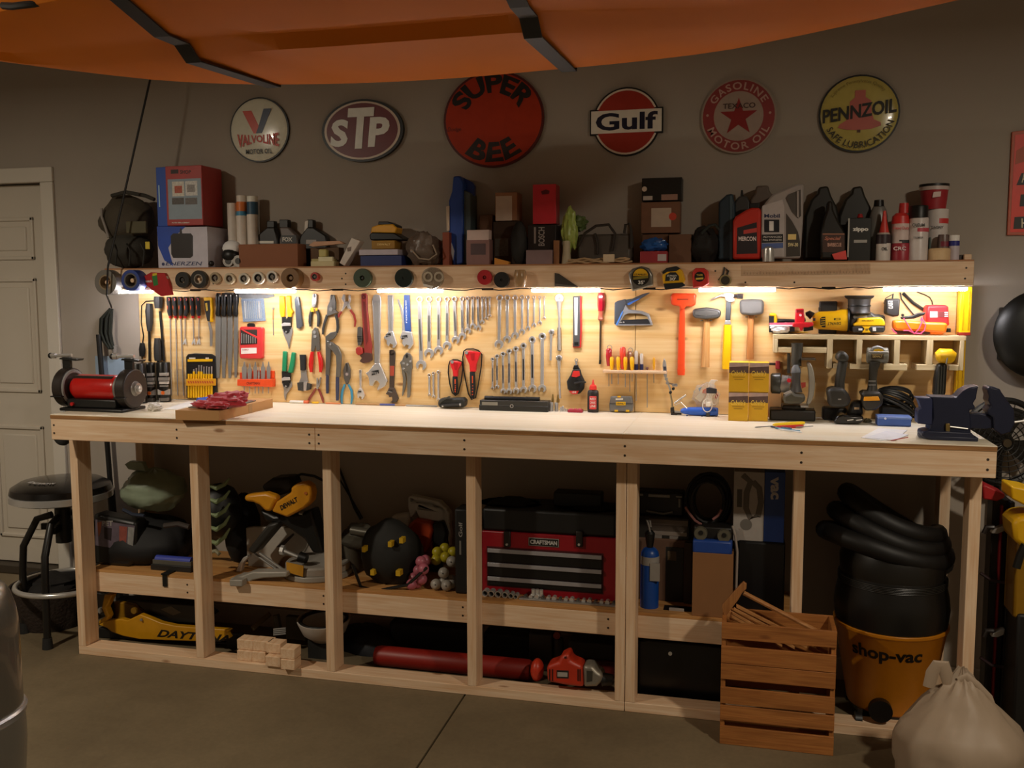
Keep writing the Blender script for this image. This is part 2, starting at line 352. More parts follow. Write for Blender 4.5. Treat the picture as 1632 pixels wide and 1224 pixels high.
# LED bars under the shelf
LEDM = emis('#f6f2f6', LED_W); 
ex = [(184, 243), (375, 471), (602, 706), (847, 957), (1113, 1237), (1407, 1542)]
nm = ['leftmost, behind the rolls of tape', 'above the black files', 'above the adjustable wrenches', 'above the ratchets and red work light', 'above the hammers', 'rightmost, above the multimeter and charger']
YL = YS+.013
zb_ = PY(655, 466.2, YL).z
ends = []
for (a, b), n in zip(ex, nm):
    xa, xb = PY(a, 465, YL).x, PY(b, 465, YL).x
    t = T('led_bar', 'slim lit white LED light bar under the shelf, '+n, 'light', ((xa+xb)/2, YL, 1.6), group='LED bars under the shelf')
    t.put(B().box((xa, YL-.012, zb_+.011), (xb, YL+.012, 1.6198)), 'housing', WHT, bev=.002)
    pts = [(YL+.013*math.cos(math.radians(q)), zb_+.011+.011*math.sin(math.radians(q))) for q in range(180, 361, 20)]
    t.put(B().prism([(xa+.003, y, z) for y, z in pts], (xb-xa-.006, 0, 0)), 'diffuser', LEDM)
    ends.append((xa, xb))
for i in range(5):
    a, b = ends[i][1], ends[i+1][0]; m_ = (a+b)/2
    P = [(a, YL, zb_+.014)]+[(a+(b-a)*k/8, YS+.03, zb_+.012+.004*math.sin(k*1.7+i)) for k in range(1, 8)]+[(b, YL, zb_+.014)]
    o = B().tube(P, .0022, 6); o.tube([(m_-.025, YS+.03, zb_+.013), (m_+.025, YS+.03, zb_+.013)], .0045, 6)
    tag(o.o('link_cable', BLK), 'thin black cable joining '+['the two leftmost LED bars', 'the LED bars above the files and the pliers', 'the LED bars above the wrench rows', 'the LED bars beside the staple gun', 'the two rightmost LED bars'][i], 'cable', 'cables between LED bars')

# ================================================================ tools hung on the plywood board
def arcpts(o, R, a0, a1, n=10): return [(o[0]+R*math.cos(math.radians(a0+(a1-a0)*i/n)), o[1]+R*math.sin(math.radians(a0+(a1-a0)*i/n))) for i in range(n+1)]
def openend(o, R, tilt=15, gap=.42):
    """outline of an open spanner jaw, mouth downwards, in crop pixels"""
    P = []; g = math.degrees(math.asin(gap))
    P += arcpts(o, R, 90+g, 450-g-.01, 18)
    w = R*gap
    P += [(o[0]+w, o[1]+R*.1), (o[0]+w*.55, o[1]-R*.22), (o[0]-w*.55, o[1]-R*.22), (o[0]-w, o[1]+R*.1)]
    t = math.radians(tilt); return [(o[0]+(x-o[0])*math.cos(t)-(y-o[1])*math.sin(t), o[1]+(x-o[0])*math.sin(t)+(y-o[1])*math.cos(t)) for x, y in P]
def wrench(label, ring, head, wr, wb, grp, mat=CHROME, inset=True, ratchet=False, pin=None):
    t = T('combination_wrench', label, 'wrench', (head[0], head[1]), group=grp)
    x0, y0, R = ring; x1, y1, Q = head
    t.rg('box_end', mat, (x0, y0), R, R*(.5 if ratchet else .62), .009, .001, bev=.0012)
    if ratchet:
        t.rg('ratchet_gear', DSTEEL, (x0, y0), R*.56, R*.36, .008, .0012, n=12)
    w0, w1 = wb
    t.px('shaft', mat, [(x0-w0, y0+R*.75), (x0+w0, y0+R*.75), (x1+w1, y1-Q*.6), (x1-w1, y1-Q*.6)], .006, .0012, bev=.0014)
    t.px('jaw', mat, openend((x1, y1), Q), .007, .001, bev=.0012)
    if inset:
        m = .45
        t.px('panel_inlay', c('#57554f', .4, .3) if not ratchet else GUN, [(x0-w0*m, y0+(y1-y0)*.3), (x0+w0*m, y0+(y1-y0)*.3), (x1+w1*m, y0+(y1-y0)*.78), (x1-w1*m, y0+(y1-y0)*.78)], .0006, .0072)
    return t
ordn = ['largest', 'second largest', 'third largest', 'fourth largest', 'fifth largest', 'sixth largest', 'seventh largest', 'eighth largest', 'ninth largest', 'third smallest', 'second smallest', 'smallest']
crop(600, 450, 5.565)
rr = [(380,152,30),(465,150,28),(550,150,26),(625,150,24),(690,148,24),(757,145,21),(807,143,20),(852,140,17),(897,140,17),(937,138,14),(968,137,12),(1003,137,12)]
hh = [(395,735,46),(465,630,43),(550,605,40),(625,562,38),(700,512,36),(760,478,33),(808,430,29),(853,388,27),(903,405,27),(938,352,20),(972,318,17),(1003,296,16)]
for i in range(12):
    wrench(ordn[i]+' chrome combination wrench in the long row of twelve', rr[i], hh[i], 0, (rr[i][2]*.55, rr[i][2]*.55), 'row of twelve combination wrenches', inset=i < 9)
rr = [(466,824,14),(503,808,14),(547,797,16)]; hh = [(468,998,13),(505,1012,15),(548,1040,15)]
for i in range(3):
    wrench(['left', 'middle', 'right'][i]+' one of three tiny wrenches under the knots in the board', rr[i], hh[i], 0, (8, 8), 'three tiny wrenches', inset=False)
crop(760, 450, 5.565)
rr = [(200,137,30),(268,137,27),(337,137,25),(400,133,21),(453,133,18),(507,133,16),(558,133,14),(597,133,12)]
hh = [(195,550,40),(268,505,35),(338,472,33),(400,438,28),(453,408,23),(505,380,21),(558,360,19),(597,318,15)]
o8 = ['largest', 'second largest', 'third largest', 'fourth largest', 'fourth smallest', 'third smallest', 'second smallest', 'smallest']
for i in range(8):
    wrench(o8[i]+' polished combination wrench in the upper row of eight', rr[i], hh[i], 0, (rr[i][2]*.5, rr[i][2]*.42), 'upper row of eight wrenches', inset=False)
rr = [(138,683,17),(178,657,19),(230,637,22),(285,613,24),(345,592,26),(412,563,28),(490,510,32),(580,480,34)]
hh = [(138,938,15),(178,928,18),(232,966,25),(285,968,27),(347,963,29),(413,953,32),(492,943,37),(578,942,36)]
for i in range(8):
    wrench(o8[7-i]+' ratcheting wrench in the lower row of eight', rr[i], hh[i], 0, (rr[i][2]*.42, rr[i][2]*.45), 'lower row of eight ratcheting wrenches', ratchet=True, inset=i < 7)

# ---- crop A
crop(250, 450, 5.565)
for i, (x, xc, tip) in enumerate(((100,118,(130,1005)),(150,166,(186,1005)),(202,212,(238,1005)),(253,252,(250,510)),(306,320,(328,512)),(357,374,(372,512)))):
    t = T('pick_driver', ['first', 'second', 'third', 'fourth', 'fifth', 'sixth'][i]+(' red and black driver from the left with a long rod' if i < 3 else ' red and black driver from the left with a hooked tip'), 'driver', (x, 320), group='row of six red and black drivers')
    t.tb('handle', RUB, [(x+4, 128), (x+6, 170), (x+10, 210), (x+12, 260), (xc, 296)], [17, 21, 20, 21, 15])
    t.tb('grip_inlay', ORG, [(x, 185), (x-1, 220), (x+2, 262)], [5, 9, 6], .0125)
    t.rg('hang_ring', RED, (x, 153), 14, 7, .0025, .0175)
    t.tb('collar', RED, [(xc, 296), (xc, 318)], [13, 11], .001)
    t.tb('rod', CHROME, [(xc, 318), tip], 5.5 if i < 3 else 5, .001)
    if i > 2: t.px('hook_tip', c('#ecebe8', .3, .5), [(tip[0]-22, 548), (tip[0]-6, 506), (tip[0]+6, 498), (tip[0]+12, 550), (tip[0]+2, 552), (tip[0]-2, 528), (tip[0]-12, 552)], .004, .002)
t = T('drywall_knife', 'yellow and black knife hung beside the black files', 'knife', (450, 350))
t.px('handle', RUB, [(415,140),(440,130),(475,140),(482,240),(478,350),(445,345),(425,250)], .016, bev=.003)
t.px('yellow_edge', YEL, [(468,132),(482,140),(488,250),(482,352),(470,352),(476,250)], .017)
t.px('yellow_cap', YEL, [(412,134),(470,132),(470,160),(418,165)], .018, bev=.002)
t.px('badge', c('#c9a21c'), [(428,185),(445,182),(452,250),(438,255)], .001, .016)
t.px('blade', STEEL, [(452,352),(470,352),(492,430),(490,565),(470,568),(468,440)], .003, .005)
t = T('nail_set_case', 'black case of yellow punches standing open on the board', 'tool case', (390, 1030), z0=None)
t.px('case_back', BLK, [(262,1030),(258,660),(275,637),(330,630),(480,636),(520,660),(532,1030)], .012, bev=.002)
t.px('yellow_bar', YEL, [(273,682),(490,680),(490,702),(273,704)], .004, .012)
for j in range(2): t.px('clip_window', OFFW, [((285,432)[j],667),((340,460)[j],667),((340,460)[j],680),((285,432)[j],680)], .002, .012)
for j in range(10):
    x = 283+j*22.5; top = [830,815,770,760,735,735,748,745,750,745][j]
    t.tb('punch_shank', STEEL, [(x, top), (x, 830)], 7, .013, n=6)
    t.tb('punch_body', YEL, [(x, 790 if j in (2,4,5) else 812), (x, 860)], 10, .013, n=8)
    t.tb('punch_tail', YEL, [(x, 915), (x, 1022)], 10.5, .013, n=8)
t.px('holder_band', c('#d99a12', .4), [(258,858),(515,855),(515,916),(258,918)], .01, .02, bev=.001)
for j in range(11): t.px('stripe', c('#b8482a'), [(272+j*21,874),(284+j*21,874),(292+j*21,896),(280+j*21,896)], .0008, .03)
for i, (x, w, yb) in enumerate(((545,23,850),(597,22,850),(650,21,850),(703,18,845))):
    t = T('hand_file', ['first', 'second', 'third', 'fourth'][i]+' steel hand file with black handle from the left', 'file', (x, yb), group='four hand files')
    t.tb('handle', BLK, [(x, 95), (x, 115), (x, 170), (x-2, 225), (x-4, 280), (x-3, 300)], [16, 24, 25, 19, 24, 16], n=10)
    t.rg('eyelet', c('#d8d6d2', .3), (x+16 if i < 2 else x, 118), 8, 3, .002, .0215)
    t.px('blade', c('#8b8a86', .55, .7), [(x-w-3, 297), (x+w-3, 297), (x+w-4, 600), (x+w*.5-4, yb), (x-w*.6-4, yb), (x-w-4, 600)], .005, .004, bev=.001)
t = T('drill_bit_packet', 'clear blue packet of thin bits below the plastic bag', 'packet', (850, 345))
t.px('card', c('#3d5f86', .35), [(748,148),(945,146),(962,340),(765,350)], .006, bev=.001)
for j in range(9): t.tb('bit', STEEL if j not in (0, 7) else CHROME, [(775+j*18, 165), (785+j*18, 320)], 4 if j not in (0, 7) else 8, .006, n=6)
t.px('sleeve', c('#c8d4dd', .1, 0, .02, alpha=.18), [(745,145),(948,143),(965,342),(762,352)], .002, .0125)
t = T('plastic_sleeve', 'crumpled clear plastic sleeve hung under the light bar', 'plastic bag', (820, 145))
t.put(B().prism([PK(x, y, YP-.006) for x, y in ((600,88),(700,95),(1035,105),(1040,125),(980,140),(890,148),(760,150),(745,135),(620,120))], (0, .003, 0)), 'film', c('#8e9294', .25, 0, .2, 60, alpha=.75, bump=.6))
t = T('drill_index', 'red drill index case with a window of bits', 'tool case', (830, 675))
CORAL = c('#d63b3a', .35)
t.px('case', CORAL, [(732,405),(745,393),(925,398),(938,410),(935,665),(920,678),(745,675),(732,662)], .022, bev=.003)
t.px('hang_tab', BLK, [(800,372),(815,362),(855,364),(868,380),(864,398),(802,396)], .006, .004)
t.px('window', c('#3b3430', .3), [(742,420),(888,418),(890,545),(742,555)], .001, .022)
for j in range(7): t.tb('bit', STEEL, [(752+j*20, 450+j*6), (752+j*20, 540)], 5, .0228, n=6)
t.px('window_strap', CORAL, [(742,418),(760,418),(890,480),(890,500)], .002, .0245)
t.px('label_plate', c('#efe9e2', .5), [(746,583),(884,580),(884,630),(746,636)], .001, .022, bev=.0005)
t.tx('lettering', c('#b43b34'), 'COBALT', (757, 592, 815, 604), YP-.0236)
t = T('bit_rack', 'bright orange plastic rack of spade bits on the board', 'rack', (870, 930))
OR2 = c('#e8501f', .35)
t.px('back_rail', OR2, [(735,800),(840,800),(850,780),(1040,785),(1042,850),(735,855)], .008, bev=.001)
t.px('front_rail', OR2, [(712,860),(1026,858),(1026,928),(712,918)], .03, bev=.002)
t.tx('lettering', c('#7a2410'), 'CRAFTSMAN', (795, 884, 914, 908), YP-.0306)
for j, x in enumerate((775,822,872,903,940,990)):
    w = (22,19,17,9,19,17)[j]; tp = (712,728,712,760,712,712)[j]
    t.px('spade_bit', STEEL, [(x-3,tp-8),(x+3,tp-8),(x+w*.5,tp+30),(x+w,tp+45),(x+w*.8,860),(x-w*.8,860),(x-w,tp+45),(x-w*.5,tp+30)], .004, .014)
    t.tb('bit_shank', STEEL, [(x, 922), (x, 985)], 5, .014, n=6)
t = T('small_screwdriver', 'tiny brown screwdriver left of the yellow snips', 'screwdriver', (1030, 470))
t.tb('handle', c('#b98a55'), [(1030,228),(1030,330)], 7); t.tb('shaft', STEEL, [(1030,330),(1034,470)], 4, .001)
t.dk('cap', CHROME, (1030,232), 9, .004, .004)
# ---- crop B
crop(420, 450, 5.565)
def snips(label, col, hl, hr, y, jaw):
    t = T('tin_snips', label, 'snips', (jaw[0], jaw[1]))
    t.px('handle', col, hl, .016, bev=.004); t.px('handle', col, hr, .016, bev=.004)
    (x0, x1), yy = y
    t.px('linkage', BLK, [(x0, yy), (x0+30, yy), ((x0+x1)/2, yy+25), (x1-30, yy), (x1, yy), (x1-4, yy+110), (x0+4, yy+110)], .01, .002, bev=.001)
    t.px('pivot_bar', c('#dcdad6', .3, .6), [(x0-4, yy+66), (x0+20, yy+52), (x1-10, yy+55), (x1-6, yy+80), (x0+30, yy+82), (x0, yy+84)], .005, .012, bev=.001)
    t.px('jaw', STEEL, [(x0, yy+95), (x1+6, yy+95), (x1+10, yy+135), (jaw[0]+14, jaw[1]-60), (jaw[0]+3, jaw[1]), (jaw[0]-8, jaw[1]-50), (x0+20, yy+165)], .008, .001, bev=.001)
    t.dk('bolt', BLK, ((x0+x1)/2, yy+118), 30, .004, .009, n=8); t.dk('nut', CHROME, ((x0+x1)/2-4, yy+134), 9, .003, .013, n=6)
snips('yellow handled tin snips hung above the green ones', YEL, [(137,122),(180,122),(186,200),(184,308),(150,308),(138,250)], [(198,118),(236,118),(240,230),(262,262),(248,275),(246,308),(212,306),(204,220)], ((160,245),305), (220,590))
snips('green handled tin snips hung below the yellow ones', GRN, [(168,610),(202,614),(200,700),(196,790),(160,790),(164,700)], [(246,618),(278,624),(268,740),(252,806),(212,800),(230,720)], ((160,240),788), (188,1052))
t = T('utility_knife', 'grey folding utility knife between yellow snips and pliers', 'knife', (320, 415))
t.px('body', c('#5d6166', .35, .5), [(272,150),(284,128),(308,126),(320,170),(345,385),(318,412),(290,404)], .014, bev=.003)
t.px('edge_blade', CHROME, [(318,380),(340,378),(344,390),(312,414),(304,404)], .006, .006)
t.px('edge_strip', c('#8b8f92', .3, .8), [(300,130),(308,126),(322,200),(312,205)], .002, .014)
def pliers(label, head, hm, hl, hr, hc, piv, pr=12, lc=None, extra=None):
    t = T('pliers', label, 'pliers', (piv[0], piv[1]))
    for h in head: t.px('jaw', hm, h, .01, .002, bev=.0015)
    t.dk('pivot', CHROME, piv, pr, .004, .012, n=10)
    for h in (hl, hr):
        pts = [(p[0], p[1]) for p in h]; t.tb('handle', hc, pts, [p[2] for p in h], .0005, n=8, flat=.8)
    return t
t = pliers('yellow and charcoal side cutters at the top of the board', [[(435,105),(452,98),(470,108),(470,160),(462,220),(430,222),(425,170)]], STEEL, [(425,250,14),(415,300,17),(412,350,16),(415,392,10)], [(475,245,14),(490,300,17),(490,350,16),(482,392,10)], DGRY, (446,205))
t.px('joint_cover', YEL, [(415,228),(440,222),(446,262),(418,262)], .003, .012); t.px('joint_cover', YEL, [(458,226),(478,228),(476,255),(460,252)], .003, .012)
t.px('jaw_gap', BLK, [(445,102),(455,102),(462,125),(452,138),(443,125)], .001, .012)
t = pliers('grey slip-joint pliers left of the red pliers', [[(592,115),(604,108),(606,180),(632,240),(660,268),(560,300),(565,215),(585,170)], [(612,112),(628,112),(640,180),(640,240),(600,220),(600,180)]], DSTEEL, [(565,290,14),(545,350,13),(530,410,13),(526,462,10)], [(640,285,14),(655,340,14),(660,400,14),(652,448,10)], DGRY, (596,238), 18)
t = pliers('red handled pliers with bright jaws beside the pipe wrench', [[(690,145),(705,105),(720,110),(720,165),(740,190),(755,165),(750,120),(765,108),(772,160),(760,195),(775,240),(745,232),(735,205),(700,250),(685,262),(705,215),(712,180)]], CHROME, [(690,258,11),(672,285,11),(664,310,9)], [(770,245,11),(802,290,11),(815,345,10),(808,395,7)], c('#a2382f', .4), (737,178), 10)
t = T('wire_stripper', 'wire stripper with bright red grips', 'pliers', (462, 800))
t.px('plate', c('#77736a', .4, .7), [(430,430),(455,398),(478,410),(495,480),(500,600),(470,612),(460,560),(450,612),(420,612),(425,500)], .007, .002, bev=.001)
for q in ((450,442),(455,480)): t.dk('pivot', CHROME, q, 14, .003, .009, n=12)
t.tb('grip', c('#d4221f', .35), [(432,618),(424,680),(420,740),(424,796)], [15,20,20,13], n=10); t.tb('grip', c('#d4221f', .35), [(488,618),(505,680),(510,740),(506,796)], [15,20,20,13], n=10)
t = T('tongue_groove_pliers', 'large grey tongue and groove pliers with blue grips', 'pliers', (620, 1050))
t.px('lever', c('#77756f', .4, .8), [(548,480),(590,445),(640,435),(648,462),(620,500),(580,520),(600,570),(590,700),(580,830),(548,830),(550,640)], .011, .002, bev=.002)
t.px('lever', c('#85837c', .4, .8), [(560,520),(605,530),(660,570),(690,640),(685,720),(675,840),(638,840),(645,740),(640,650),(600,600),(570,570)], .011, .008, bev=.002)
t.px('slot', BLK, [(575,528),(600,536),(608,556),(590,556)], .001, .019); t.dk('pivot', CHROME, (592,548), 10, .003, .019)
t.tb('grip', c('#3b3f58'), [(568,820),(566,900),(566,985)], [15,15,13]); t.tb('grip', c('#3b3f58'), [(656,840),(655,940),(654,1048)], [17,17,14], .004)
t = T('pipe_wrench', 'red pipe wrench hung between pliers and the big adjustable wrench', 'wrench', (890, 720))
PR = c('#8f3029', .45)
t.px('handle', PR, [(864,110),(875,96),(905,96),(916,115),(918,220),(935,420),(958,560),(955,640),(915,650),(890,620),(880,420),(868,250)], .014, .001, bev=.003)
t.px('channel', c('#6b221d'), [(880,170),(902,170),(925,520),(908,560),(895,420)], .001, .015)
t.rg('hang_hole', c('#5a1d19'), (889,130), 18, 9, .002, .015)
t.px('hook_jaw', DSTEEL, [(832,400),(850,392),(872,405),(874,520),(860,560),(835,560),(828,480)], .012, .002, bev=.002)
for j in range(4): t.px('thread', GUN, [(832,480+j*14),(872,478+j*14),(872,484+j*14),(832,487+j*14)], .001, .0142)
t.px('housing', c('#a83126', .45), [(815,590),(830,572),(870,580),(880,630),(840,650),(818,630)], .02, .001, bev=.003)
t.px('heel_jaw', c('#5d4038', .5, .5), [(845,640),(900,620),(955,630),(960,690),(930,712),(880,718),(850,700),(870,672)], .014, .002, bev=.002)
def adj(label, hpts, inner, hm, head, hmat, knurl, im, ring=None):
    t = T('adjustable_wrench', label, 'wrench', (head[0][0], head[0][1]))
    t.px('handle', hm, hpts, .009, .002, bev=.002)
    if inner: t.px('handle_panel', im, inner, .0008, .011)
    t.px('head', hmat, head, .013, .001, bev=.002)
    x, y, w, h = knurl
    t.px('knurl_slot', BLK, [(x-w-4,y-h*.2-8),(x+w,y-h-2),(x+w+4,y+h*.3),(x-w,y+h+4)], .001, .014)
    for j in range(4): t.px('knurl', CHROME, [(x-w+j*w*.5,y-h*.4+j*2),(x-w*.8+j*w*.5,y-h*.4+j*2),(x-w*.8+j*w*.5,y+h*.5+j*2),(x-w+j*w*.5,y+h*.5+j*2)], .003, .014)
    if ring: t.rg('hang_ring', hm, ring[:2], ring[2], ring[3], .009, .002)
    return t
t = adj('very large chrome adjustable wrench, the biggest on the board', [(975,112),(1030,112),(1042,150),(1038,300),(1032,600),(1030,740),(982,740),(980,600),(968,300),(962,150)], [(982,180),(1026,180),(1022,600),(1012,718),(992,718),(986,600)], CHROME, [(985,720),(1030,720),(1060,790),(1095,875),(1075,920),(1010,960),(1005,945),(1030,900),(1010,875),(990,870),(965,920),(938,915),(935,880),(930,840),(905,805),(930,790)], CHROME, (990,800,30,22), STEEL, (1000,142,34,20))
t = T('wire_brush', 'black handled wire brush below the grey knife', 'brush', (355, 965))
t.tb('handle', RUB, [(348,642),(350,700),(352,780)], [32,30,28], flat=.5)
for j in range(2): t.px('slot', DGRY, [(338+j*22,665),(344+j*22,665),(346+j*22,770),(340+j*22,770)], .001, .0105)
t.px('neck', STEEL, [(328,775),(378,775),(384,840),(395,890),(360,900),(312,890),(332,840)], .008, .002, bev=.001)
t.px('side_rail', CHROME, [(352,885),(384,885),(378,960),(350,962)], .02, .002)
t.put(B().prism([PK(x, y, YP-.024) for x, y in ((298,890),(352,885),(352,965),(305,958))], (0, .02, 0)).prism([PK(x, y, YP-.02) for x, y in ((382,895),(415,905),(410,950),(380,960))], (0, .016, 0)), 'bristles', c('#4a4742', .8, .2, .5, 400, bump=1.), kind='stuff')
t = pliers('small dark red long-nose pliers at the foot of the board', [[(470,845),(478,860),(486,930),(468,945),(466,920)], [(500,840),(508,848),(490,930),(478,920)]], STEEL, [(465,940,8),(440,980,11),(410,1025,11),(392,1062,7)], [(485,945,8),(505,985,11),(522,1030,12),(530,1068,7)], c('#8e3d33', .4), (476,938), 9)
t = pliers('light blue handled diagonal pliers at the foot of the board', [[(705,780),(725,718),(745,712),(768,780),(765,850),(745,905),(730,905),(710,850)]], DSTEEL, [(722,905,10),(700,960,12),(692,1015,12),(694,1076,8)], [(752,905,10),(780,960,12),(786,1015,12),(778,1076,8)], c('#3f93b8', .4), (738,815), 14)
t.px('jaw_gap', BLK, [(735,720),(742,720),(742,790),(736,790)], .001, .012)
t = adj('smallest adjustable wrench, left of the big one', [(846,775),(868,773),(866,950),(850,950)], None, CHROME, [(846,940),(868,940),(885,975),(895,1005),(880,1035),(868,1042),(866,1015),(850,1010),(842,1030),(832,1020),(828,980)], CHROME, (852,972,12,9), STEEL, (857,790,11,5))
# ---- crop C
crop(600, 450, 5.565)
adj('mid-size chrome adjustable wrench right of the big one', [(97,112),(148,112),(150,300),(145,440),(105,440),(100,300)], [(108,125),(138,125),(136,420),(116,420)], CHROME, [(103,435),(146,435),(165,500),(180,545),(160,580),(138,584),(145,555),(120,540),(105,570),(88,545),(90,515),(62,488),(85,462)], CHROME, (105,468,20,16), STEEL)
t = adj('blue handled chrome adjustable wrench', [(242,112),(292,112),(305,440),(252,432),(240,300)], None, c('#2b4a86', .4), [(232,430),(310,440),(322,500),(325,545),(300,588),(275,590),(285,560),(262,552),(245,572),(225,540),(232,515),(208,490),(220,450)], CHROME, (248,485,24,17), STEEL)
t.px('second_handle', CHROME, [(182,150),(196,152),(235,240),(250,330),(252,440),(226,440),(228,340),(212,250)], .008, .001, bev=.001)
t.tx('lettering', WHT, 'LOCKING', [(262,360),(256,160),(272,360)], YP-.0115)
t = adj('rusty brown adjustable wrench with worn red paint', [(112,600),(150,596),(165,625),(160,780),(152,945),(112,945),(115,780)], [(120,740),(158,740),(154,830),(120,830)], c('#574a42', .5, .7), [(108,935),(155,935),(175,985),(192,1030),(175,1065),(120,1068),(140,1045),(138,1015),(112,1020),(105,1000),(80,990),(98,962)], c('#5b5048', .5, .7), (122,968,18,12), c('#a4402a', .5), (137,622,26,11))
t = T('locking_pliers', 'grey locking pliers below the blue handled wrench', 'pliers', (270, 1020))
LP = c('#8c887f', .38, .8)
t.px('jaw', LP, [(240,650),(265,622),(290,628),(312,660),(315,760),(295,830),(255,800),(215,735),(205,710),(225,690)], .012, .002, bev=.002)
t.px('jaw_mouth', GUN, [(258,640),(275,636),(282,660),(268,675),(258,660)], .001, .014)
t.px('handle', LP, [(262,780),(310,760),(305,860),(298,1000),(290,1022),(270,1022),(272,900)], .01, .004, bev=.002)
t.px('lever', LP, [(215,735),(240,750),(262,850),(255,930),(235,1005),(225,1008),(232,920),(235,850)], .008, .002, bev=.001)
for q in ((238,718),(275,730),(300,700),(240,765)): t.dk('rivet', CHROME, q, 10, .002, .014, n=10)
for lab, px_, rd, hd, loop in (('smaller red and black strap wrench', None, [(648,702),(680,695),(752,708),(745,735),(720,780),(718,838),(676,838),(674,790),(655,740)], [(697,835),(697,880),(699,940),(698,994)], [(640,740),(636,800),(650,900),(672,980),(700,1003),(726,985),(752,880),(766,760),(756,705),(720,688),(680,686),(652,700)]),
                          ('larger red and black strap wrench', None, [(775,620),(820,605),(922,622),(912,650),(885,720),(878,795),(826,795),(822,730),(795,670)], [(850,795),(852,860),(855,950),(852,1030)], [(765,665),(770,760),(792,880),(815,990),(845,1040),(878,1025),(905,900),(930,740),(935,640),(905,605),(860,590),(800,592),(775,610)])):
    t = T('strap_wrench', lab, 'wrench', hd[-1])
    t.tb('strap', BLK, loop+[loop[0]], 6, .004, n=6)
    t.px('head', c('#d8252a', .35), rd, .018, .001, bev=.004)
    cx_ = (rd[0][0]+rd[2][0])/2; cy_ = rd[2][1]
    t.px('head_recess', c('#b3161c', .4), [(cx_-18, cy_+8), (cx_+22, cy_+8), (cx_+16, cy_+70), (cx_-6, cy_+70)], .001, .019)
    t.tb('handle', RUB, hd, [24, 26, 25, 14], .001, flat=.8); t.dk('clamp_screw', CHROME, (rd[0][0]+22, rd[0][1]+4), 15, .004, .019)
    y0, y1 = hd[0][1], hd[-1][1]
    t.tb('grip_inlay', ORG, [(hd[0][0]+1, y0+(y1-y0)*.15), (hd[0][0]+1, y0+(y1-y0)*.42)], 8, .014)
    for k in range(4): t.dk('grip_dot', ORG, (hd[0][0]+1, y0+(y1-y0)*(.52+.11*k)), 6, .0012, .0198, n=8)
# ---- crop D
crop(760, 450, 5.565)
def ratchet(label, h, R, end, grip=None, w=10):
    t = T('socket_ratchet', label, 'ratchet', end)
    t.dk('head', CHROME, h, R, .016, .001, bev=.002); t.dk('selector', STEEL, h, R*.58, .003, .017); t.dk('drive_pin', DSTEEL, h, R*.3, .004, .02, n=8)
    t.tb('neck', CHROME, [(h[0], h[1]+R*.6), (h[0]+(end[0]-h[0])*.35, h[1]+(end[1]-h[1])*.35), end], [R*.62, w, w*1.1], .003)
    if grip: t.tb('grip', DSTEEL, [grip[0], grip[1]], grip[2], .0015, n=10)
    return t
t = ratchet('long chrome socket ratchet with a dark knurled grip', (730,142), 40, (732,602), ((731,400), (732,606), 17), 11)
for j in range(6): t.px('grip_mark', WHT, [(728,415+j*28),(735,415+j*28),(735,428+j*28),(728,428+j*28)], .0008, .0174)
ratchet('chrome flex-head ratchet above the brass sockets', (727,672), 28, (738,1030), None, 10)
ratchet('short thin chrome ratchet beside the ratcheting wrenches', (660,440), 25, (654,692), None, 10)
t = T('work_light', 'slim red and grey LED work light hung on the board', 'work light', (888, 570))
t.px('body', c('#4b4a49', .4), [(852,122),(915,120),(918,440),(912,570),(852,570)], .018, bev=.003)
t.px('red_shell', c('#c4262a', .35), [(900,118),(925,120),(928,440),(922,575),(900,575)], .016, bev=.003)
t.px('lens', c('#f2f2ee', .3), [(866,135),(893,135),(890,468),(868,468)], .001, .018)
t.px('switch_pad', BLK, [(865,530),(900,530),(900,556),(865,556)], .002, .018)
t.px('foot', c('#b8201f', .35), [(850,540),(922,540),(922,578),(850,576)], .015)
t = T('chalk_reel', 'black and red chalk line reel with metal hook', 'chalk reel', (875, 990))
t.px('case', RUB, [(850,770),(910,770),(922,820),(950,880),(945,945),(910,990),(840,990),(803,945),(795,880),(830,820)], .03, bev=.006)
t.px('top_panel', c('#d8322c', .4), [(855,785),(908,785),(915,828),(880,842),(840,835)], .002, .03); t.px('bottom_panel', c('#d8322c', .4), [(815,962),(905,962),(890,990),(845,992)], .002, .03)
t.dk('crank_disc', BLK, (866,898), 45, .006, .03); t.tb('crank_arm', BLK, [(866,895),(920,885),(968,886)], [12,10,7], .036)
t.px('nose', GUN, [(862,735),(890,732),(912,770),(848,770)], .014, .006, bev=.002); t.rg('hook', CHROME, (882,690), 16, 7, .004, .008); t.px('hook_plate', CHROME, [(872,700),(892,700),(888,740),(876,740)], .003, .008)
t.tx('lettering', WHT, 'LINE', (845,966,882,982), YP-.0325)
# ---- crop E
crop(930, 450, 5.564)
t = T('long_screwdriver', 'long screwdriver with clear red handle hung alone', 'screwdriver', (148, 725))
t.tb('handle', c('#a5182a', .15, 0, .1, coat=.5), [(156,92),(156,130),(156,200),(155,252)], [26,33,33,28], n=6); t.tb('neck', c('#b2604a', .2), [(154,252),(152,290),(152,325),(152,340)], [22,20,27,16], .002)
t.tb('shaft', c('#8a7a68', .3, 1), [(152,340),(147,690)], 9, .004); t.px('tip', GUN, [(139,686),(157,686),(154,724),(136,724)], .004, .006)
t = T('staple_gun', 'grey hand staple gun hung with its lever raised', 'staple gun', (440, 380))
SG = c('#53585f', .4, .4); LG = c('#a9acb1', .35, .4)
t.px('nose_block', SG, [(275,180),(300,165),(370,148),(380,185),(300,370),(272,372)], .022, bev=.003)
t.px('lever', SG, [(355,155),(430,145),(520,105),(585,88),(580,98),(480,160),(380,205),(365,190)], .016, .003, bev=.003)
t.px('lever_stripe', c('#3f6fc4', .4), [(385,190),(420,172),(500,140),(490,152),(400,205)], .001, .019)
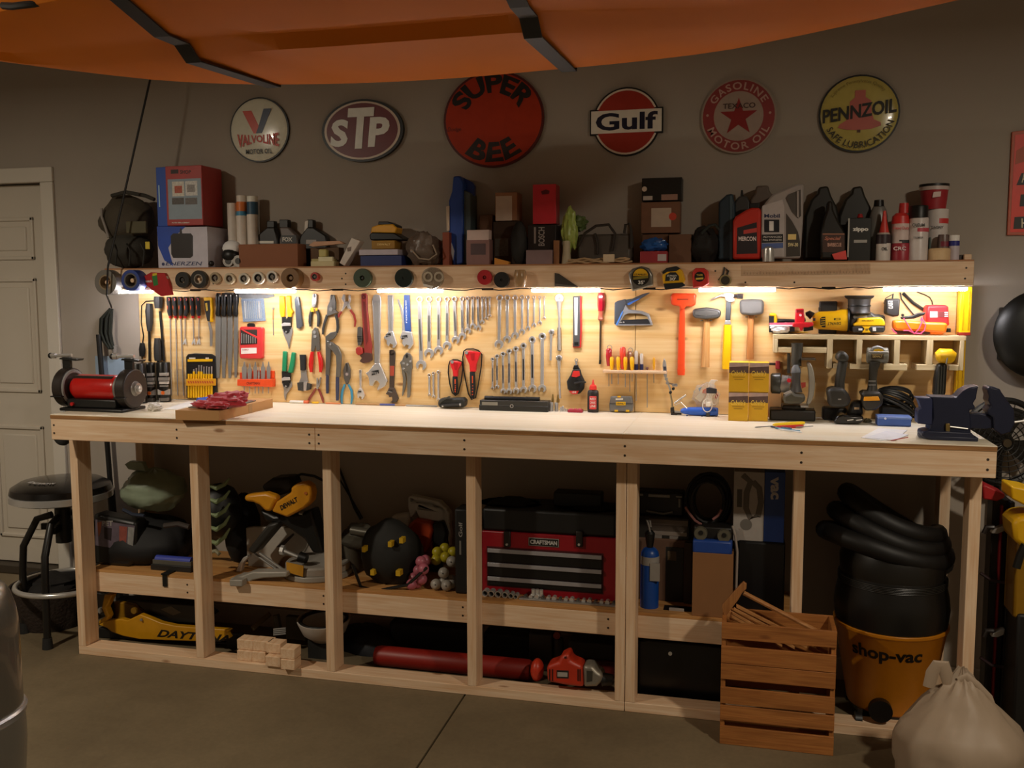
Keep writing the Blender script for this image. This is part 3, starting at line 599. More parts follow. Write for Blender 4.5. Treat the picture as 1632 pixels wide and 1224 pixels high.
t.px('frame_arm', LG, [(368,190),(385,215),(400,240),(520,255),(580,280),(612,372),(592,372),(562,300),(500,278),(400,275),(365,290),(310,380),(285,380)], .02, .001, bev=.003)
t.px('base_rail', c('#3c3c3f', .4, .4), [(325,335),(565,325),(600,358),(600,380),(285,382),(305,360)], .018, .002, bev=.002)
t.px('stripe', c('#4f87d9', .4), [(285,375),(345,250),(352,262),(300,378)], .001, .0225)
t.px('foot_rail', LG, [(285,372),(610,370),(612,380),(285,384)], .021, .001); t.tx('lettering', WHT, 'PRO', (318, 350, 345, 360), YP-.0205); t.dk('rivet', WHT, (357,353), 5, .002, .02)
t = T('driver_rack', 'small pine rack ledge holding many screwdrivers', 'rack', (440, 810))
a, b = PK(170, 778, YP-.05), PK(735, 812, YP-.05)
t.put(B().box((a.x, YP-.05, b.z), (b.x, YP-.0005, a.z)), 'ledge', PINE[0], bev=.002)
dl = [('red clear screwdriver with ring at the left of the rack', 225, 585, c('#b32a30', .2), 740, 920, .03, 27), ('orange red screwdriver in the rack', 348, 572, c('#e0442c', .3), 770, 800, .03, 27), ('yellow screwdriver leftmost in the rack', 250, 660, c('#f2b90f', .35), 782, 900, .042, 18), ('second yellow screwdriver in the rack', 308, 660, c('#f2b90f', .35), 782, 905, .042, 18),
      ('third yellow screwdriver in the rack', 370, 660, c('#f2b90f', .35), 782, 930, .042, 18), ('fourth yellow screwdriver in the rack', 430, 660, c('#f2b90f', .35), 782, 880, .042, 18), ('thin yellow screwdriver at the right of the rack', 624, 665, c('#e8ac1c', .35), 775, 890, .02, 11),
      ('clear handled screwdriver over the board seam', 467, 605, c('#cfc7bd', .1, 0, .05), 775, 1050, .02, 15), ('short clear screwdriver with blue collar', 515, 630, c('#d5cdc2', .1, 0, .05), 775, 800, .02, 15), ('brown clear screwdriver behind the yellow ones', 410, 610, c('#9c6a52', .2), 775, 970, .02, 20), ('long needle screwdriver under the rack', 565, 750, c('#5c2a24', .3), 778, 1110, .02, 14)]
for lab, x, y0, m, y1, ye, dp, w in dl:
    t = T('screwdriver', lab, 'screwdriver', (x, 775), group='screwdrivers in the pine rack')
    t.tb('handle', m, [(x, y0), (x, y0+14), (x, (y0+y1)/2), (x, y1-16), (x, y1)], [w*.6, w, w, w*.75, w*.6], dp-.016, n=8)
    if m is dl[0][3] or 'brown' in lab: t.rg('ring', STEEL, (x+6, y0-8), 22, 17, .002, dp-.01)
    if 'clear' in lab and 'red' not in lab and 'brown' not in lab: t.tb('collar', c('#232a5a', .35), [(x, 725), (x, 776)], w*1.05, dp-.016)
    t.tb('shaft', STEEL, [(x, 812), (x, ye)], 4, dp-.006, n=6)
t = T('dead_blow_hammer', 'orange one-piece dead blow hammer', 'hammer', (865, 825))
DB = c('#ee4d20', .38)
t.px('head', DB, [(770,130),(785,95),(990,98),(996,115),(992,195),(960,215),(905,212),(890,240),(860,238),(850,212),(800,205),(775,195)], .045, bev=.008)
t.tb('handle', DB, [(876,225),(872,420),(868,600),(865,760),(865,775),(865,822)], [22,28,31,32,35,32], .002, flat=.7)
t.px('imprint', c('#7a2614'), [(830,147),(930,147),(930,154),(830,154)], .0008, .045)
t = T('bit_case', 'small clear grey case of driver bits standing on the bench', 'tool case', (330, 1145), y=YP-.005)
t.px('case', c('#6c6a66', .3), [(238,1012),(425,1012),(440,1085),(435,1146),(230,1146),(228,1080)], .03, bev=.004)
t.px('lid_line', DGRY, [(232,1072),(438,1072),(438,1080),(232,1080)], .001, .03); t.px('label_plate', YEL, [(288,1060),(372,1060),(372,1090),(288,1090)], .001, .0315); t.px('top_label', c('#d8d4c8'), [(285,1030),(350,1028),(350,1042),(285,1044)], .001, .03)
t.tx('lettering', BLK, 'DEWALT', (294, 1067, 366, 1083), YP-.0385)
for x in (300, 275, 375): t.px('latch', YEL, [(x, 1008 if x == 300 else 1132), (x+30, 1008 if x == 300 else 1132), (x+30, 1020 if x == 300 else 1148), (x, 1020 if x == 300 else 1148)], .004, .03)
t = T('chalk_bottle', 'black squeeze bottle of chalk with red nozzle cap', 'bottle', (85, 1140), y=.46, z0=H)
yb = .465
t.lt('body', c('#2a2624', .4), 85, [(955,38),(965,48),(985,51),(1120,51),(None,48)], yb, sy=.75)
t.lt('cap', c('#e2372f', .4), 85, [(862,4),(880,8),(905,14),(915,30),(945,34),(950,34)], yb); t.bx('label_wrap', c('#d8403c', .5), (52,1012,112,1125), yb-.0305, yb-.02)
for j, s_ in enumerate(('RED', 'CHALK', 'LINE')): t.tx('lettering', WHT, s_, (58, 1024+j*32, 106, 1044+j*32), yb-.0312)
# ---- crop F : hammers
crop(1060, 450, 4.895)
HW = wood('#d9a86c', '#c8914f', '#c99458', 2, 9, .45, 0)
t = T('sledge_hammer', 'short sledge hammer with pale wooden handle', 'hammer', (315, 660))
t.px('head', c('#6c6b69', .38, .8), [(215,215),(235,205),(320,195),(410,208),(435,222),(432,265),(410,280),(320,288),(235,280),(213,262)], .04, .004, bev=.006)
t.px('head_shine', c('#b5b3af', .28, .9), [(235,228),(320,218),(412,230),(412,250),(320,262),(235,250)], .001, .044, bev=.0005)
t.tb('handle', HW, [(325,285),(322,400),(316,560),(312,660)], [22,26,30,33], .004, flat=.7)
for x in (285,356): t.tb('hook_pin', CHROME, [(x,294),(x,302)], 11, .01)
t = T('claw_hammer', 'claw hammer with yellow grip and steel neck', 'hammer', (482, 678))
t.px('claw', CHROME, [(345,143),(370,125),(430,95),(490,82),(535,88),(540,110),(530,120),(545,128),(540,150),(500,155),(470,140),(465,115),(430,110),(390,128)], .022, .008, bev=.003)
t.tb('face', c('#77767a', .3, .9), [(530,106),(560,106),(565,106),(608,108)], [13,13,20,20], .008); t.px('neck', c('#6d6f72', .35, .8), [(478,140),(512,140),(515,200),(508,300),(470,300),(474,200)], .012, .008, bev=.002)
t.px('collar', CHROME, [(470,296),(508,296),(515,328),(462,328)], .016, .006, bev=.001)
t.tb('grip', c('#f0bf08', .4), [(488,332),(486,450),(480,600),(474,676)], [29,33,34,30], .003, flat=.7)
t = T('rubber_mallet', 'grey rubber mallet with brown wooden handle', 'hammer', (664, 600))
t.px('head', c('#56534f', .6), [(580,140),(600,135),(680,130),(755,135),(772,150),(770,235),(755,248),(680,260),(600,250),(583,240)], .055, .004, bev=.012)
t.tb('handle', wood('#b97f46', '#a56b35', '#b07a44', 2, 9, .45, 0), [(670,258),(668,380),(664,500),(662,600)], [24,25,27,29], .012, flat=.8)
for x in (635,708): t.tb('hook_pin', CHROME, [(x,266),(x,274)], 10, .012)
crop()

# ================================================================ things on the bench top
from mathutils import noise as NZ
def lump(b, o, r, amp=.12, fr=2.2, seed=0, zmin=None, n=28, k=18, rid=0., pinch=None):
    """a crumpled soft body: sphere displaced by noise, resting on zmin"""
    o = V(o); vs = []; fs = []
    for i in range(k+1):
        t = math.pi*i/k
        for j in range(n):
            a = 2*math.pi*j/n; q = max(math.sin(t), .015); d = V((q*math.cos(a), q*math.sin(a), -math.cos(t)))
            w = 1+amp*NZ.noise(d*fr+V((seed*7.3, seed*3.1, seed)))+amp*.5*NZ.noise(d*fr*2.7+V((seed, seed*5, 2)))
            if rid: w += rid*math.sin(a*11+seed)*abs(math.cos(t))**.5*(1 if math.cos(t) < 0 else .2)
            p = V((d.x*r[0]*w, d.y*r[1]*w, d.z*r[2]*w))
            if pinch and d.z > pinch[0]: f = 1-(d.z-pinch[0])/(1-pinch[0])*pinch[1]; p.x *= f; p.y *= f
            p += o
            if zmin is not None and p.z < zmin: p.z = zmin
            vs.append(p)
    fs = [(i*n+j, i*n+(j+1) % n, (i+1)*n+(j+1) % n, (i+1)*n+j) for i in range(k) for j in range(n)]
    fs += [tuple(range(n))[::-1], tuple(range(k*n, (k+1)*n))]
    return b.add(vs, fs)
# ---- bench grinder (axis along the bench)
crop(60, 460, 5.564)
g0 = PZ(150, 657, H); ya = g0.y+.085
t = T('bench_grinder', 'red and black double wheel bench grinder at the left end of the bench', 'grinder', (g0.x, ya, H))
ctr = PK(805, 885, ya-.0); zc = ctr.z; xr_ = ctr.x+.012; xl_ = PK(300, 885, ya).x-.012
R_ = 168*SK(800, 885, ya)
for x, s_ in ((xl_, -1), (xr_, 1)):
    n_ = 'wheel_guard'
    gd = t.put(B().lathe([(R_*.98, -.024), (R_*1.04, -.018), (R_*1.04, .018), (R_*.98, .024)], (x, ya, zc), (1,0,0), 30), n_, c('#2b2420', .4), bev=.002)
    t.put(B().lathe([(R_*.4, 0), (R_*.32, .006), (R_*.3, .014)], (x+s_*.024, ya, zc), (s_,0,0), 20), 'guard_hub', STEEL, gd)
    t.put(B().lathe([(R_*.2, 0), (R_*.18, .012), (R_*.08, .016)], (x+s_*.036, ya, zc), (s_,0,0), 6), 'arbor_nut', CHROME, gd)
    t.put(B().torus((x-s_*.02, ya, zc), R_*.86, R_*.12, (1,0,0), 30, 6), 'grinding_wheel', c('#8d8b87', .8), bev=0)
    t.put(B().box((x-.02, ya-.012, zc+R_*.8), (x+.02, ya+.004, zc+R_*1.6)), 'shield_arm', BLK, bev=.002)
    t.put(B().tube([(x-.055, ya-.01, zc+R_*1.68), (x+.03, ya-.01, zc+R_*1.72)], .007, 8).tube([(x-.075, ya-.01, zc+R_*1.68), (x-.052, ya-.01, zc+R_*1.68)], .012, 8), 'shield_rod', CHROME)
    t.put(B().ball((x-.078, ya-.01, zc+R_*1.68), (.013, .013, .013), 10, 6), 'shield_knob', BLK)
    t.put(B().prism([(x-.03, ya-.02, zc+R_*1.5), (x+.055, ya-.02, zc+R_*1.42), (x+.055, ya-.012, zc+R_*1.52), (x-.03, ya-.012, zc+R_*1.58)], (0, .05, 0)), 'eye_shield', c('#252523', .25), bev=.001)
    t.put(B().box((x-.028, ya-R_*1.05, zc-R_*.45), (x+.028, ya-R_*.75, zc-R_*.38)), 'tool_rest', BLK, bev=.001)
xm0, xm1 = xl_+.035, xr_-.035
t.put(B().lathe([(R_*.5, 0), (R_*.68, .02), (R_*.7, .03), (R_*.7, xm1-xm0-.03), (R_*.66, xm1-xm0-.015), (R_*.5, xm1-xm0)], (xm0, ya, zc), (1,0,0), 28), 'motor_housing', c('#c01a14', .28, coat=.4), bev=.002)
t.put(B().box((xm0+.02, ya-R_*.46, zc+R_*.5), (xm1-.03, ya-R_*.2, zc+R_*.66)), 'name_plate', c('#2a211c', .4), bev=.001)
t.put(B().lathe([(R_*.75, 0), (R_*.75, .022)], (xm1-.012, ya, zc), (1,0,0), 28), 'end_band', c('#8a8580', .4, .6))
t.put(B().prism([(xm0-.03, ya-.075, H), (xm1+.05, ya-.085, H), (xm1+.05, ya+.08, H), (xm0-.03, ya+.08, H)], (0, 0, .014)).prism([(xm0+.0, ya-.06, H+.014), (xm1-.0, ya-.06, H+.014), (xm1, ya+.06, H+.014), (xm0, ya+.06, H+.014)], (0, 0, zc-R_*.55-H-.014)), 'base', BLK, bev=.005)
t.put(B().lathe([(.008, 0), (.008, .01)], (xm0+.03, ya-.06, H+.03), (0,-1,0), 10), 'power_switch', RED)
# ---- three black cans
for i, (x, r, tp, bt, yy, nm_) in enumerate(((892, 66, 662, 1025, .33, 'nearest of three black spray cans beside the grinder'), (992, 54, 655, 1000, .40, 'middle black can of three with orange dot beside the grinder'), (1112, 60, 652, 1000, .40, 'right black can of three with orange dot beside the grinder'))):
    t = T('paint_can', nm_, 'can', (x, bt), y=yy, z0=H, group='black cans beside the grinder')
    t.lt('body', c('#15130f', .3), x, [(tp, r-4), (tp+8, r), (bt-8, r), (None, r-2)], yy)
    rr_ = r*SK(x, 800, yy)
    for k, (dv, h_, w_, mm) in enumerate(((95, 26, .55, '#b9b5ae'), (135, 30, .7, '#8e8a84'), (172, 22, .6, '#c9c5bd'), (205, 14, .5, '#8d8983'), (318, 26, .62, '#6d6862'))):
        t.put(B().prism([PK(x-r*w_, tp+dv, yy-rr_*1.0), PK(x+r*w_, tp+dv, yy-rr_*1.0), PK(x+r*w_, tp+dv+h_, yy-rr_*1.0), PK(x-r*w_, tp+dv+h_, yy-rr_*1.0)], (0, rr_*.5, 0)), 'label_line', c(mm, .4))
    t.put(B().lathe([(17*SK(x, 900, yy), 0), (17*SK(x, 900, yy), .004)], PK(x, tp+272, yy-rr_), (0,-1,0), 6), 'orange_dot', c('#e06a1e', .4))
    for s_ in (-1, 1): t.put(B().prism([PK(x, tp+262, yy-rr_), PK(x+s_*r*.8, tp+240, yy-rr_), PK(x+s_*r*.8, tp+290, yy-rr_), PK(x, tp+290, yy-rr_)], (0, rr_*.5, 0)), 'wing_print', c('#a39e97', .4))
    t.lt('rim', STEEL, x, [(bt-12, r+1), (bt-4, r+1)], yy)
crop()
o = lump(B(), PZ(247, 655, H)+V((0,0,.016)), (.03, .026, .02), .5, 2.6, 3, H).o('crumpled_paper', c('#cfc9c0', .7)); tag(o, 'small crumpled ball of pale paper beside the grinder', 'paper')
q = [PZ(*p, H) for p in ((262,652),(300,640),(330,641),(282,653))]
tag(B().prism([p+V((0,0,.0004)) for p in q], (0,0,.001)).o('paper_sheet', c('#e8e6e0', .7)), 'flat white sheet of paper behind the cardboard tray', 'paper')
# ---- cardboard tray, gloves
A_, B_, C_ = PZ(279.7, 669.5, H), PZ(349.5, 670.8, H), PZ(435, 649.5, H); D_ = A_+(C_-B_)
hh_ = .04
t = T('cardboard_box', 'shallow closed cardboard box hanging over the bench edge', 'box', tuple((A_+C_)/2))
t.put(B().prism([A_, B_, C_, D_], (0,0,hh_)), 'carton', c('#b98a55', .75, 0, .06, 10.), bev=.001)
e = (C_-B_)*.52+B_; w_ = (C_-B_).normalized()*.03; nn = V((.0006, 0, 0))
t.put(B().prism([e+nn+V((0,0,.001)), e+w_+nn+V((0,0,.001)), e+w_+nn+V((0,0,hh_-.001)), e+nn+V((0,0,hh_-.001))], (.0006,0,0)), 'packing_tape', c('#a57a45', .35))
zt = H+hh_
ms = [PZ(*p, zt+.001) for p in ((300,650),(365,651),(408,639),(345,637))]
tag(B().prism([p for p in ms], (0,0,.004)).o('glass_plate', c('#6f706c', .25, .1), bev=.001), 'thin grey plate lying on the cardboard box', 'plate')
gc = PZ(350, 640, zt+.03)
t = T('work_glove', 'crumpled red fabric work gloves on the cardboard box', 'gloves', (gc.x, gc.y, zt+.005))
GR = c('#b3202c', .8, 0, .25, 25, sheen=.4, bump=.3)
bb = B(); lump(bb, (gc.x+.015, gc.y+.03, zt+.03), (.085, .06, .036), .35, 2.4, 5, zt+.0055); t.put(bb, 'palm', GR)
bb = B(); lump(bb, (gc.x-.06, gc.y-.01, zt+.018), (.06, .032, .017), .3, 2.4, 8, zt+.0055); t.put(bb, 'fingers', GR)
bb = B(); lump(bb, (gc.x+.005, gc.y-.035, zt+.018), (.055, .028, .016), .4, 2.9, 11, zt+.0055); t.put(bb, 'fingers', GR)
bb = B(); lump(bb, (gc.x+.062, gc.y+.06, zt+.052), (.028, .03, .016), .4, 2.2, 2, None); t.put(bb, 'cuff', GR)
bb = B(); lump(bb, (gc.x+.058, gc.y+.02, zt+.04), (.012, .012, .014), .3, 2.2, 6, None); t.put(bb, 'cuff_label', c('#e9dfdc', .7))
tag(B().tube([PZ(315, 638, H+.018), PZ(335, 636, H+.018)], .012, 8).o('blue_screwdriver', c('#3459b8', .4)), 'blue handle lying behind the cardboard box', 'screwdriver')
# ---- row of small things lying along the foot of the board
def lay(name, label, cat, mat, u0, u1, v, r, parts=()):
    t = T(name, label, cat, ((u0+u1)/2, v), y=YP-.012, z0=H)
    z = H+r
    a, b = PY(u0, v, YP-.012-r), PY(u1, v, YP-.012-r)
    t.put(B().tube([(a.x, a.y, z), (a.x+.004, a.y, z), (b.x-.004, b.y, z), (b.x, b.y, z)], [r*.6, r, r, r*.6], 8), 'barrel', mat)
    for f0, f1, mm in parts:
        t.put(B().tube([(a.x+(b.x-a.x)*f0, a.y, z), (a.x+(b.x-a.x)*f1, b.y, z)], r*1.12, 8), 'band', mm)
lay('glue_tube', 'white tube lying at the foot of the board', 'tube', c('#e8e4da', .5), 462, 492, 644, .0065, ((.75, 1., c('#d9683a')),))
lay('yellow_marker', 'short yellow marker lying below the red pliers', 'marker', YEL, 497, 508, 643, .005)
lay('orange_marker', 'orange stick lying below the blue pliers', 'marker', c('#e08a50'), 519, 543, 644, .004)
lay('carpenter_pencil', 'brown and blue pencil lying at the foot of the board', 'pencil', c('#b98d58'), 566, 646, 645, .0045, ((.5, .8, c('#4a4f8c')),))
lay('scriber', 'thin grey scriber lying under the locking pliers', 'scriber', STEEL, 647, 697, 647, .004)
crop(600, 450, 5.565)
t = T('flashlight', 'small black flashlight in a holster lying on the bench', 'flashlight', (660, 1108), y=.485, z0=H)
t.px('holster', c('#23241f', .6), [(540,1090),(545,1050),(575,1028),(640,1030),(760,1026),(785,1045),(780,1098),(760,1112),(560,1112)], .05, bev=.008)
t.tb('barrel', GUN, [(580,1092),(740,1085)], [14,14], .05); t.tb('head', CHROME, [(582,1094),(604,1092)], [13,12], .051); t.tb('tail_ring', CHROME, [(725,1086),(748,1084)], [13,13], .051)
t.px('flap', c('#3a3c36', .6), [(545,1060),(640,1010),(665,1012),(600,1045),(560,1075)], .004, .05)
crop(760, 450, 5.565)
t = T('socket_case', 'flat black metal socket set case on the bench', 'tool case', (320, 1140), y=.47, z0=H)
t.bx('case_body', c('#24221d', .45), (18,1100,632,None), .415, .478, bev=.003)
t.bx('case_lid', c('#2d2b26', .4), (24,1058,632,1099), .416, .477, bev=.003); t.bx('label_strip', c('#8d887a', .5), (45,1064,183,1088), .4146, .416, bev=0)
t.rg('latch_ring', STEEL, (308,1098), 16, 10, .003, .055)
zt2 = PK(320, 1057, .445).z
t = T('torque_wrench', 'long black torque wrench lying on the socket case', 'wrench', (320, 1050), y=.445, z0=zt2+.0005)
p0, p1 = PK(75, 1035, .445), PK(555, 1037, .445); z_ = zt2+.0115
t.put(B().tube([(p0.x, .445, z_), (p1.x, .445, z_)], .010, 10), 'shaft', c('#24262a', .35, .4)); t.put(B().tube([(p0.x-.002, .445, z_), (p0.x+.035, .445, z_)], .0112, 10).tube([(p1.x-.06, .445, z_), (p1.x+.001, .445, z_)], .0112, 10), 'grip', BLK)
for i, (x, tp, w_, m_, l_) in enumerate(((660,1062,20,STEEL,'left steel socket of the pair beside the socket case'),(706,1065,17,STEEL,'right steel socket of the pair beside the socket case'))):
    t = T('socket', l_, 'socket', (x, 1145), y=.455, z0=H, group='pair of sockets'); t.lt('body', m_, x, [(tp, w_-2), (tp+3, w_), (1140, w_), (None, w_-1)], .455, n=16)
    t.lt('adapter', c('#a98d55', .3, .9), x+14, [(tp-70, 5), (tp-40, 9), (tp-20, 13), (tp, 13)], .455, n=10)
t = T('socket_adapters', 'small chrome sockets and adapters heaped by the ratchet', 'sockets', (760, 1145), y=.46, z0=H)
for x, w_, tp in ((745,9,1105),(762,11,1095),(782,9,1115),(800,8,1122)): t.lt('adapter', CHROME, x, [(tp, w_*.7), (tp+10, w_), (None, w_)], .455+.004*(w_-9), n=8)
t = T('drill_stop_strip', 'small dark red strip of clips lying on the bench', 'clip strip', (870, 1150), y=.45, z0=H)
t.bx('strip', c('#a3263a', .45), (806,1132,935,None), .43, .46); 
for j in range(3): t.bx('clip', c('#c4455a', .4), (818+j*38,1122,846+j*38,1140), .432, .45)
# ---- helping hands, glue gun with bag
crop(1050, 560, 11.127)
t = T('helping_hand', 'steel third-hand clamp with joints and spring standing at the board', 'clamp', (240, 1130), y=.47, z0=H)
t.y = .475
t.px('clip', CHROME, [(65,260),(70,190),(95,120),(125,190),(135,250),(145,450),(100,470),(80,400)], .012, .004, bev=.001)
t.px('clip_insert', c('#3a3947', .4), [(85,270),(130,270),(130,330),(85,330)], .002, .016)
for p in ((130,490),(150,560),(260,600),(305,600)): t.dk('joint', STEEL, p, 28, .012, .002, n=12)
t.tb('arm', STEEL, [(130,480),(190,640),(210,720)], 16, .003); t.tb('arm', c('#8d8578', .3, .9), [(150,560),(310,600)], 14, .006)
for p in ((255,665),(205,730)): t.dk('wing_nut', BLK, p, 26, .016, .002, n=10)
t.tb('post', c('#a89a7c', .3, .9), [(200,730),(230,880),(240,1010)], [18,16,18], .003)
sp = B(); a0, a1 = PK(275, 920, .465), PK(475, 775, .465)
for k in range(9): q_ = a0+(a1-a0)*(k/8); sp.torus(q_, .0035, .0011, tuple(a1-a0), 12, 5)
t.put(sp, 'spring', CHROME, kind='stuff'); t.tb('spring_core', c('#cfc7b4', .4, .5), [(275,920),(480,772)], 18, .004)
p_ = PK(235, 1050, .45); t.put(B().box((p_.x-.004, .44, H), (p_.x+.004, .47, H+.016)).box((p_.x-.004, .44, H), (p_.x+.022, .47, H+.006)), 'foot', c('#2b2620', .5), bev=.001)
t.px('foot_block', c('#2b2620', .5), [(205,1000),(265,990),(270,1060),(300,1075),(400,1095),(400,1125),(225,1120),(205,1080)], .02, bev=.001)
t = T('heat_tool', 'blue corded heat tool with white cord bundled on top', 'heat tool', (720, 1180), y=.44, z0=H)
BT = c('#2f62c9', .4)
yy = .44; zc_ = H+.019
pts = [PK(u, 1090, yy) for u in (385, 430, 560, 760, 960, 1040, 1055)]
t.put(B().tube([(p.x, yy, zc_) for p in pts], [.006, .012, .0165, .0185, .0185, .017, .012], 14), 'body', BT)
t.px('nozzle', STEEL, [(280,1050),(400,1065),(400,1090),(280,1085)], .006, -.002); 
for p in ((1005,1040),(1020,1150),(500,1140),(765,1150)): t.dk('screw_head', c('#20306a', .4), p, 13, .004, .02, n=8)
t.tb('stand_wire', CHROME, [(390,900),(500,1010)], 8, .02); t.tb('stand_wire', CHROME, [(280,960),(400,900)], 6, .02)
WC = c('#ece6da', .45)
t.y = .42
cb = B()
for k in range(5):
    a_ = k*22; cb.tube([PK(*p, .43-.004*k) for p in ((800+a_,930),(850+a_,800),(890+a_,680),(890+a_,560),(930+a_,510),(1000+a_*.5,520))], .0018, 6)
for x, y_, r_, h_ in ((860,960,85,115),(985,850,50,100)): cb.tube([PK(x+r_*math.cos(q), y_+h_*math.sin(q), .418) for q in [k*math.pi/8 for k in range(17)]], .002, 6)
t.put(cb, 'cord', WC); t.px('strap', c('#2c2d33', .5), [(840,650),(900,640),(1030,665),(1030,750),(840,745)], .012, .0, bev=.002); t.px('plug', WC, [(835,900),(925,900),(925,965),(890,985),(830,970)], .016, .0, bev=.002); t.px('hang_clip', c('#3c342c', .4), [(835,1095),(905,1095),(900,1180),(840,1180)], .008, -.004)
t = T('plastic_bag', 'clear plastic bag of parts behind the blue heat tool', 'plastic bag', (820, 1090), y=.478, z0=H)
bb = B(); lump(bb, PK(840, 800, .479), (.055, .019, .055), .22, 3., 4, H+.0005); t.put(bb, 'film', c('#c9ccc8', .15, 0, .1, 20, alpha=.22))
t.px('contents', c('#e6d2a8', .6), [(640,830),(760,700),(830,660),(820,780),(740,900)], .008, .004); t.px('contents', c('#c9714a', .5), [(780,680),(840,660),(840,750),(770,740)], .008, .008); t.px('contents', c('#8a2028', .5), [(1010,740),(1050,780),(1030,860),(1000,820)], .008, .006); t.px('contents', c('#6d7a80', .5), [(700,650),(770,625),(720,720)], .006, .002)
# ---- yellow ammunition boxes
crop(1060, 450, 4.895)
zb1 = PK(575, 858, .31).z
for i, (a, b, tp, bt, l_) in enumerate(((498,654,862,None,'lower left'),(655,810,862,None,'lower right'),(498,654,625,1,'upper left'),(655,812,625,1,'upper right'))):
    yf = .312+.012*(i % 2)
    t = T('cartridge_box', l_+' yellow cardboard box in the stack of four', 'box', ((a+b)/2, bt or 1080), y=yf, z0=H if bt is None else zb1+.0015, group='stack of four yellow boxes')
    x0, x1 = PK(a, 700, yf).x, PK(b, 700, yf).x; zt_ = zb1 if bt is None else PK(575, 625, yf).z
    zb0 = t.z0
    t.put(B().box((x0+.0005, yf, zb0), (x1-.0005, yf+.085, zt_)), 'carton', c('#d9a916', .5, 0, .08, 14), bev=.001)
    hgt = zt_-zb0
    t.put(B().box((x0+.001, yf-.0006, zt_-hgt*.36), (x1-.001, yf, zt_-.001)), 'picture_band', c('#5b4440', .5, 0, .5, 40))
    t.put(B().prism([(x0+.001, yf-.0009, zt_-hgt*.02), (x1-.001, yf-.0009, zt_-hgt*.02), (x1-.001, yf-.0009, zt_-hgt*.12), (x0+.001, yf-.0009, zt_-hgt*.16)], (0, .0004, 0)), 'picture_sky', c('#b99f98', .5, 0, .3, 40))
    t.put(lettering("Cabela's", (x0+(x1-x0)*.12, yf-.0014, zt_-hgt*.44), ((x1-x0)*.74, 0, 0), (0, 0, hgt*.17), .012, .25), 'lettering', c('#f0cf55', .5))
    for k in range(2): t.put(B().box((x0+(x1-x0)*(.2+.08*k), yf-.0007, zt_-hgt*(.51+.07*k)), (x1-(x1-x0)*(.2+.08*k), yf, zt_-hgt*(.49+.07*k))), 'print_line', c('#8a6a10', .5))
crop(1200, 450, 5.1)
t = T('tan_carton', 'tan carton half hidden behind the yellow boxes', 'box', (180, 1050), y=.47, z0=H); t.bx('carton', CARDL, (120,650,240,None), .466, .5); t.bx('band', c('#2c2a27', .4), (130,655,205,672), .465, .466); t.bx('red_clip', c('#b23a40', .4), (185,640,222,705), .45, .465)
# ---- plywood tool shelf
SP = wood('#e3d3ae', '#d0ba8c', '#cdb587', 0, 6, .6, 0); SV = wood('#e0d0ab', '#cdb78b', '#cdb587', 2, 6, .6, 0)
YT = .375
t = T('tool_shelf', 'pale plywood hanging shelf with slots for power tools', 'shelf', (300, 570), y=YT)
def sl(n, m, rc): 
    a, b = PK(rc[0], rc[3], YT), PK(rc[2], rc[1], YT); return t.put(B().box((a.x, YT, a.z), (b.x, YP-.0005, b.z)), n, m, bev=.001)
zt0 = PK(165, 424, YT).z; zt1 = PK(165, 460, YT).z; xa, xb = PK(165, 440, YT).x, PY(1540, 540, YT).x
ZTS = zt0
t.put(B().box((xa, YT, zt1), (xb, YP-.0005, zt0)), 'top_panel', SP, bev=.001)
sl('divider', SV, (165,461,204,570)); sl('ledge', SP, (205,530,315,570)); sl('ledge', SP, (405,530,600,572)); sl('divider', SV, (600,462,650,700)); sl('ledge', SP, (651,660,690,700)); sl('divider', SV, (840,464,890,664)); sl('ledge', SP, (785,665,955,704))
crop(1380, 450, 4.532)
sl('divider', SV, (200,418,248,590)); sl('ledge', SP, (127,591,299,634)); sl('divider', SV, (437,418,488,594)); sl('ledge', SP, (366,596,512,634)); sl('divider', SV, (672,420,712,636)); sl('ledge', SP, (600,600,671,636))
# ---- on the tool shelf
crop(1220, 455, 8.16)
ZZ = ZTS
t = T('oscillating_tool', 'yellow and black oscillating tool lying behind the red laser', 'power tool', (200, 600), y=.495, z0=ZZ)
t.px('grip', YEL, [(45,372),(80,355),(140,365),(155,420),(150,520),(105,520),(112,400),(60,400)], .04, bev=.006); t.tb('body', BLK, [(140,470),(260,455),(380,465),(520,440)], [40,22,26,26], .005); t.px('foot', BLK, [(60,520),(380,520),(380,600),(60,610)], .05, -.0); t.px('grip_core', BLK, [(45,400),(110,400),(110,600),(48,610)], .035, .004)
t = T('parts_packet', 'clear zip packet of small parts on the tool shelf', 'packet', (200, 625), y=.41, z0=ZZ)
bb = B(); lump(bb, PK(190, 565, .41), (.035, .02, .017), .3, 3, 9, ZZ+.0004); t.put(bb, 'bag', c('#cfcfd2', .2, 0, .5, 60)); t.px('header_card', c('#d9607a', .4), [(50,485),(355,480),(350,515),(55,515)], .003, .015); t.px('header_card', c('#e9e4e6', .5), [(50,512),(352,512),(350,530),(55,532)], .003, .0152)
t = T('laser_level', 'small red laser level standing on the tool shelf', 'laser level', (460, 590), y=.425, z0=ZZ)
t.px('tower', c('#d8202c', .35), [(392,305),(500,300),(512,440),(505,490),(385,490)], .035, bev=.004); t.px('base', c('#d0202a', .35), [(355,485),(620,480),(625,520),(560,545),(495,545),(480,590),(455,590),(440,545),(355,540)], .05, bev=.003); t.dk('window', c('#f2c9c9', .3), (455,385), 16, .003, .035); t.px('recess', c('#9c141f', .4), [(400,315),(495,312),(495,350),(402,352)], .001, .035); t.px('base_rubber', BLK, [(500,545),(620,530),(620,580),(500,600)], .045)
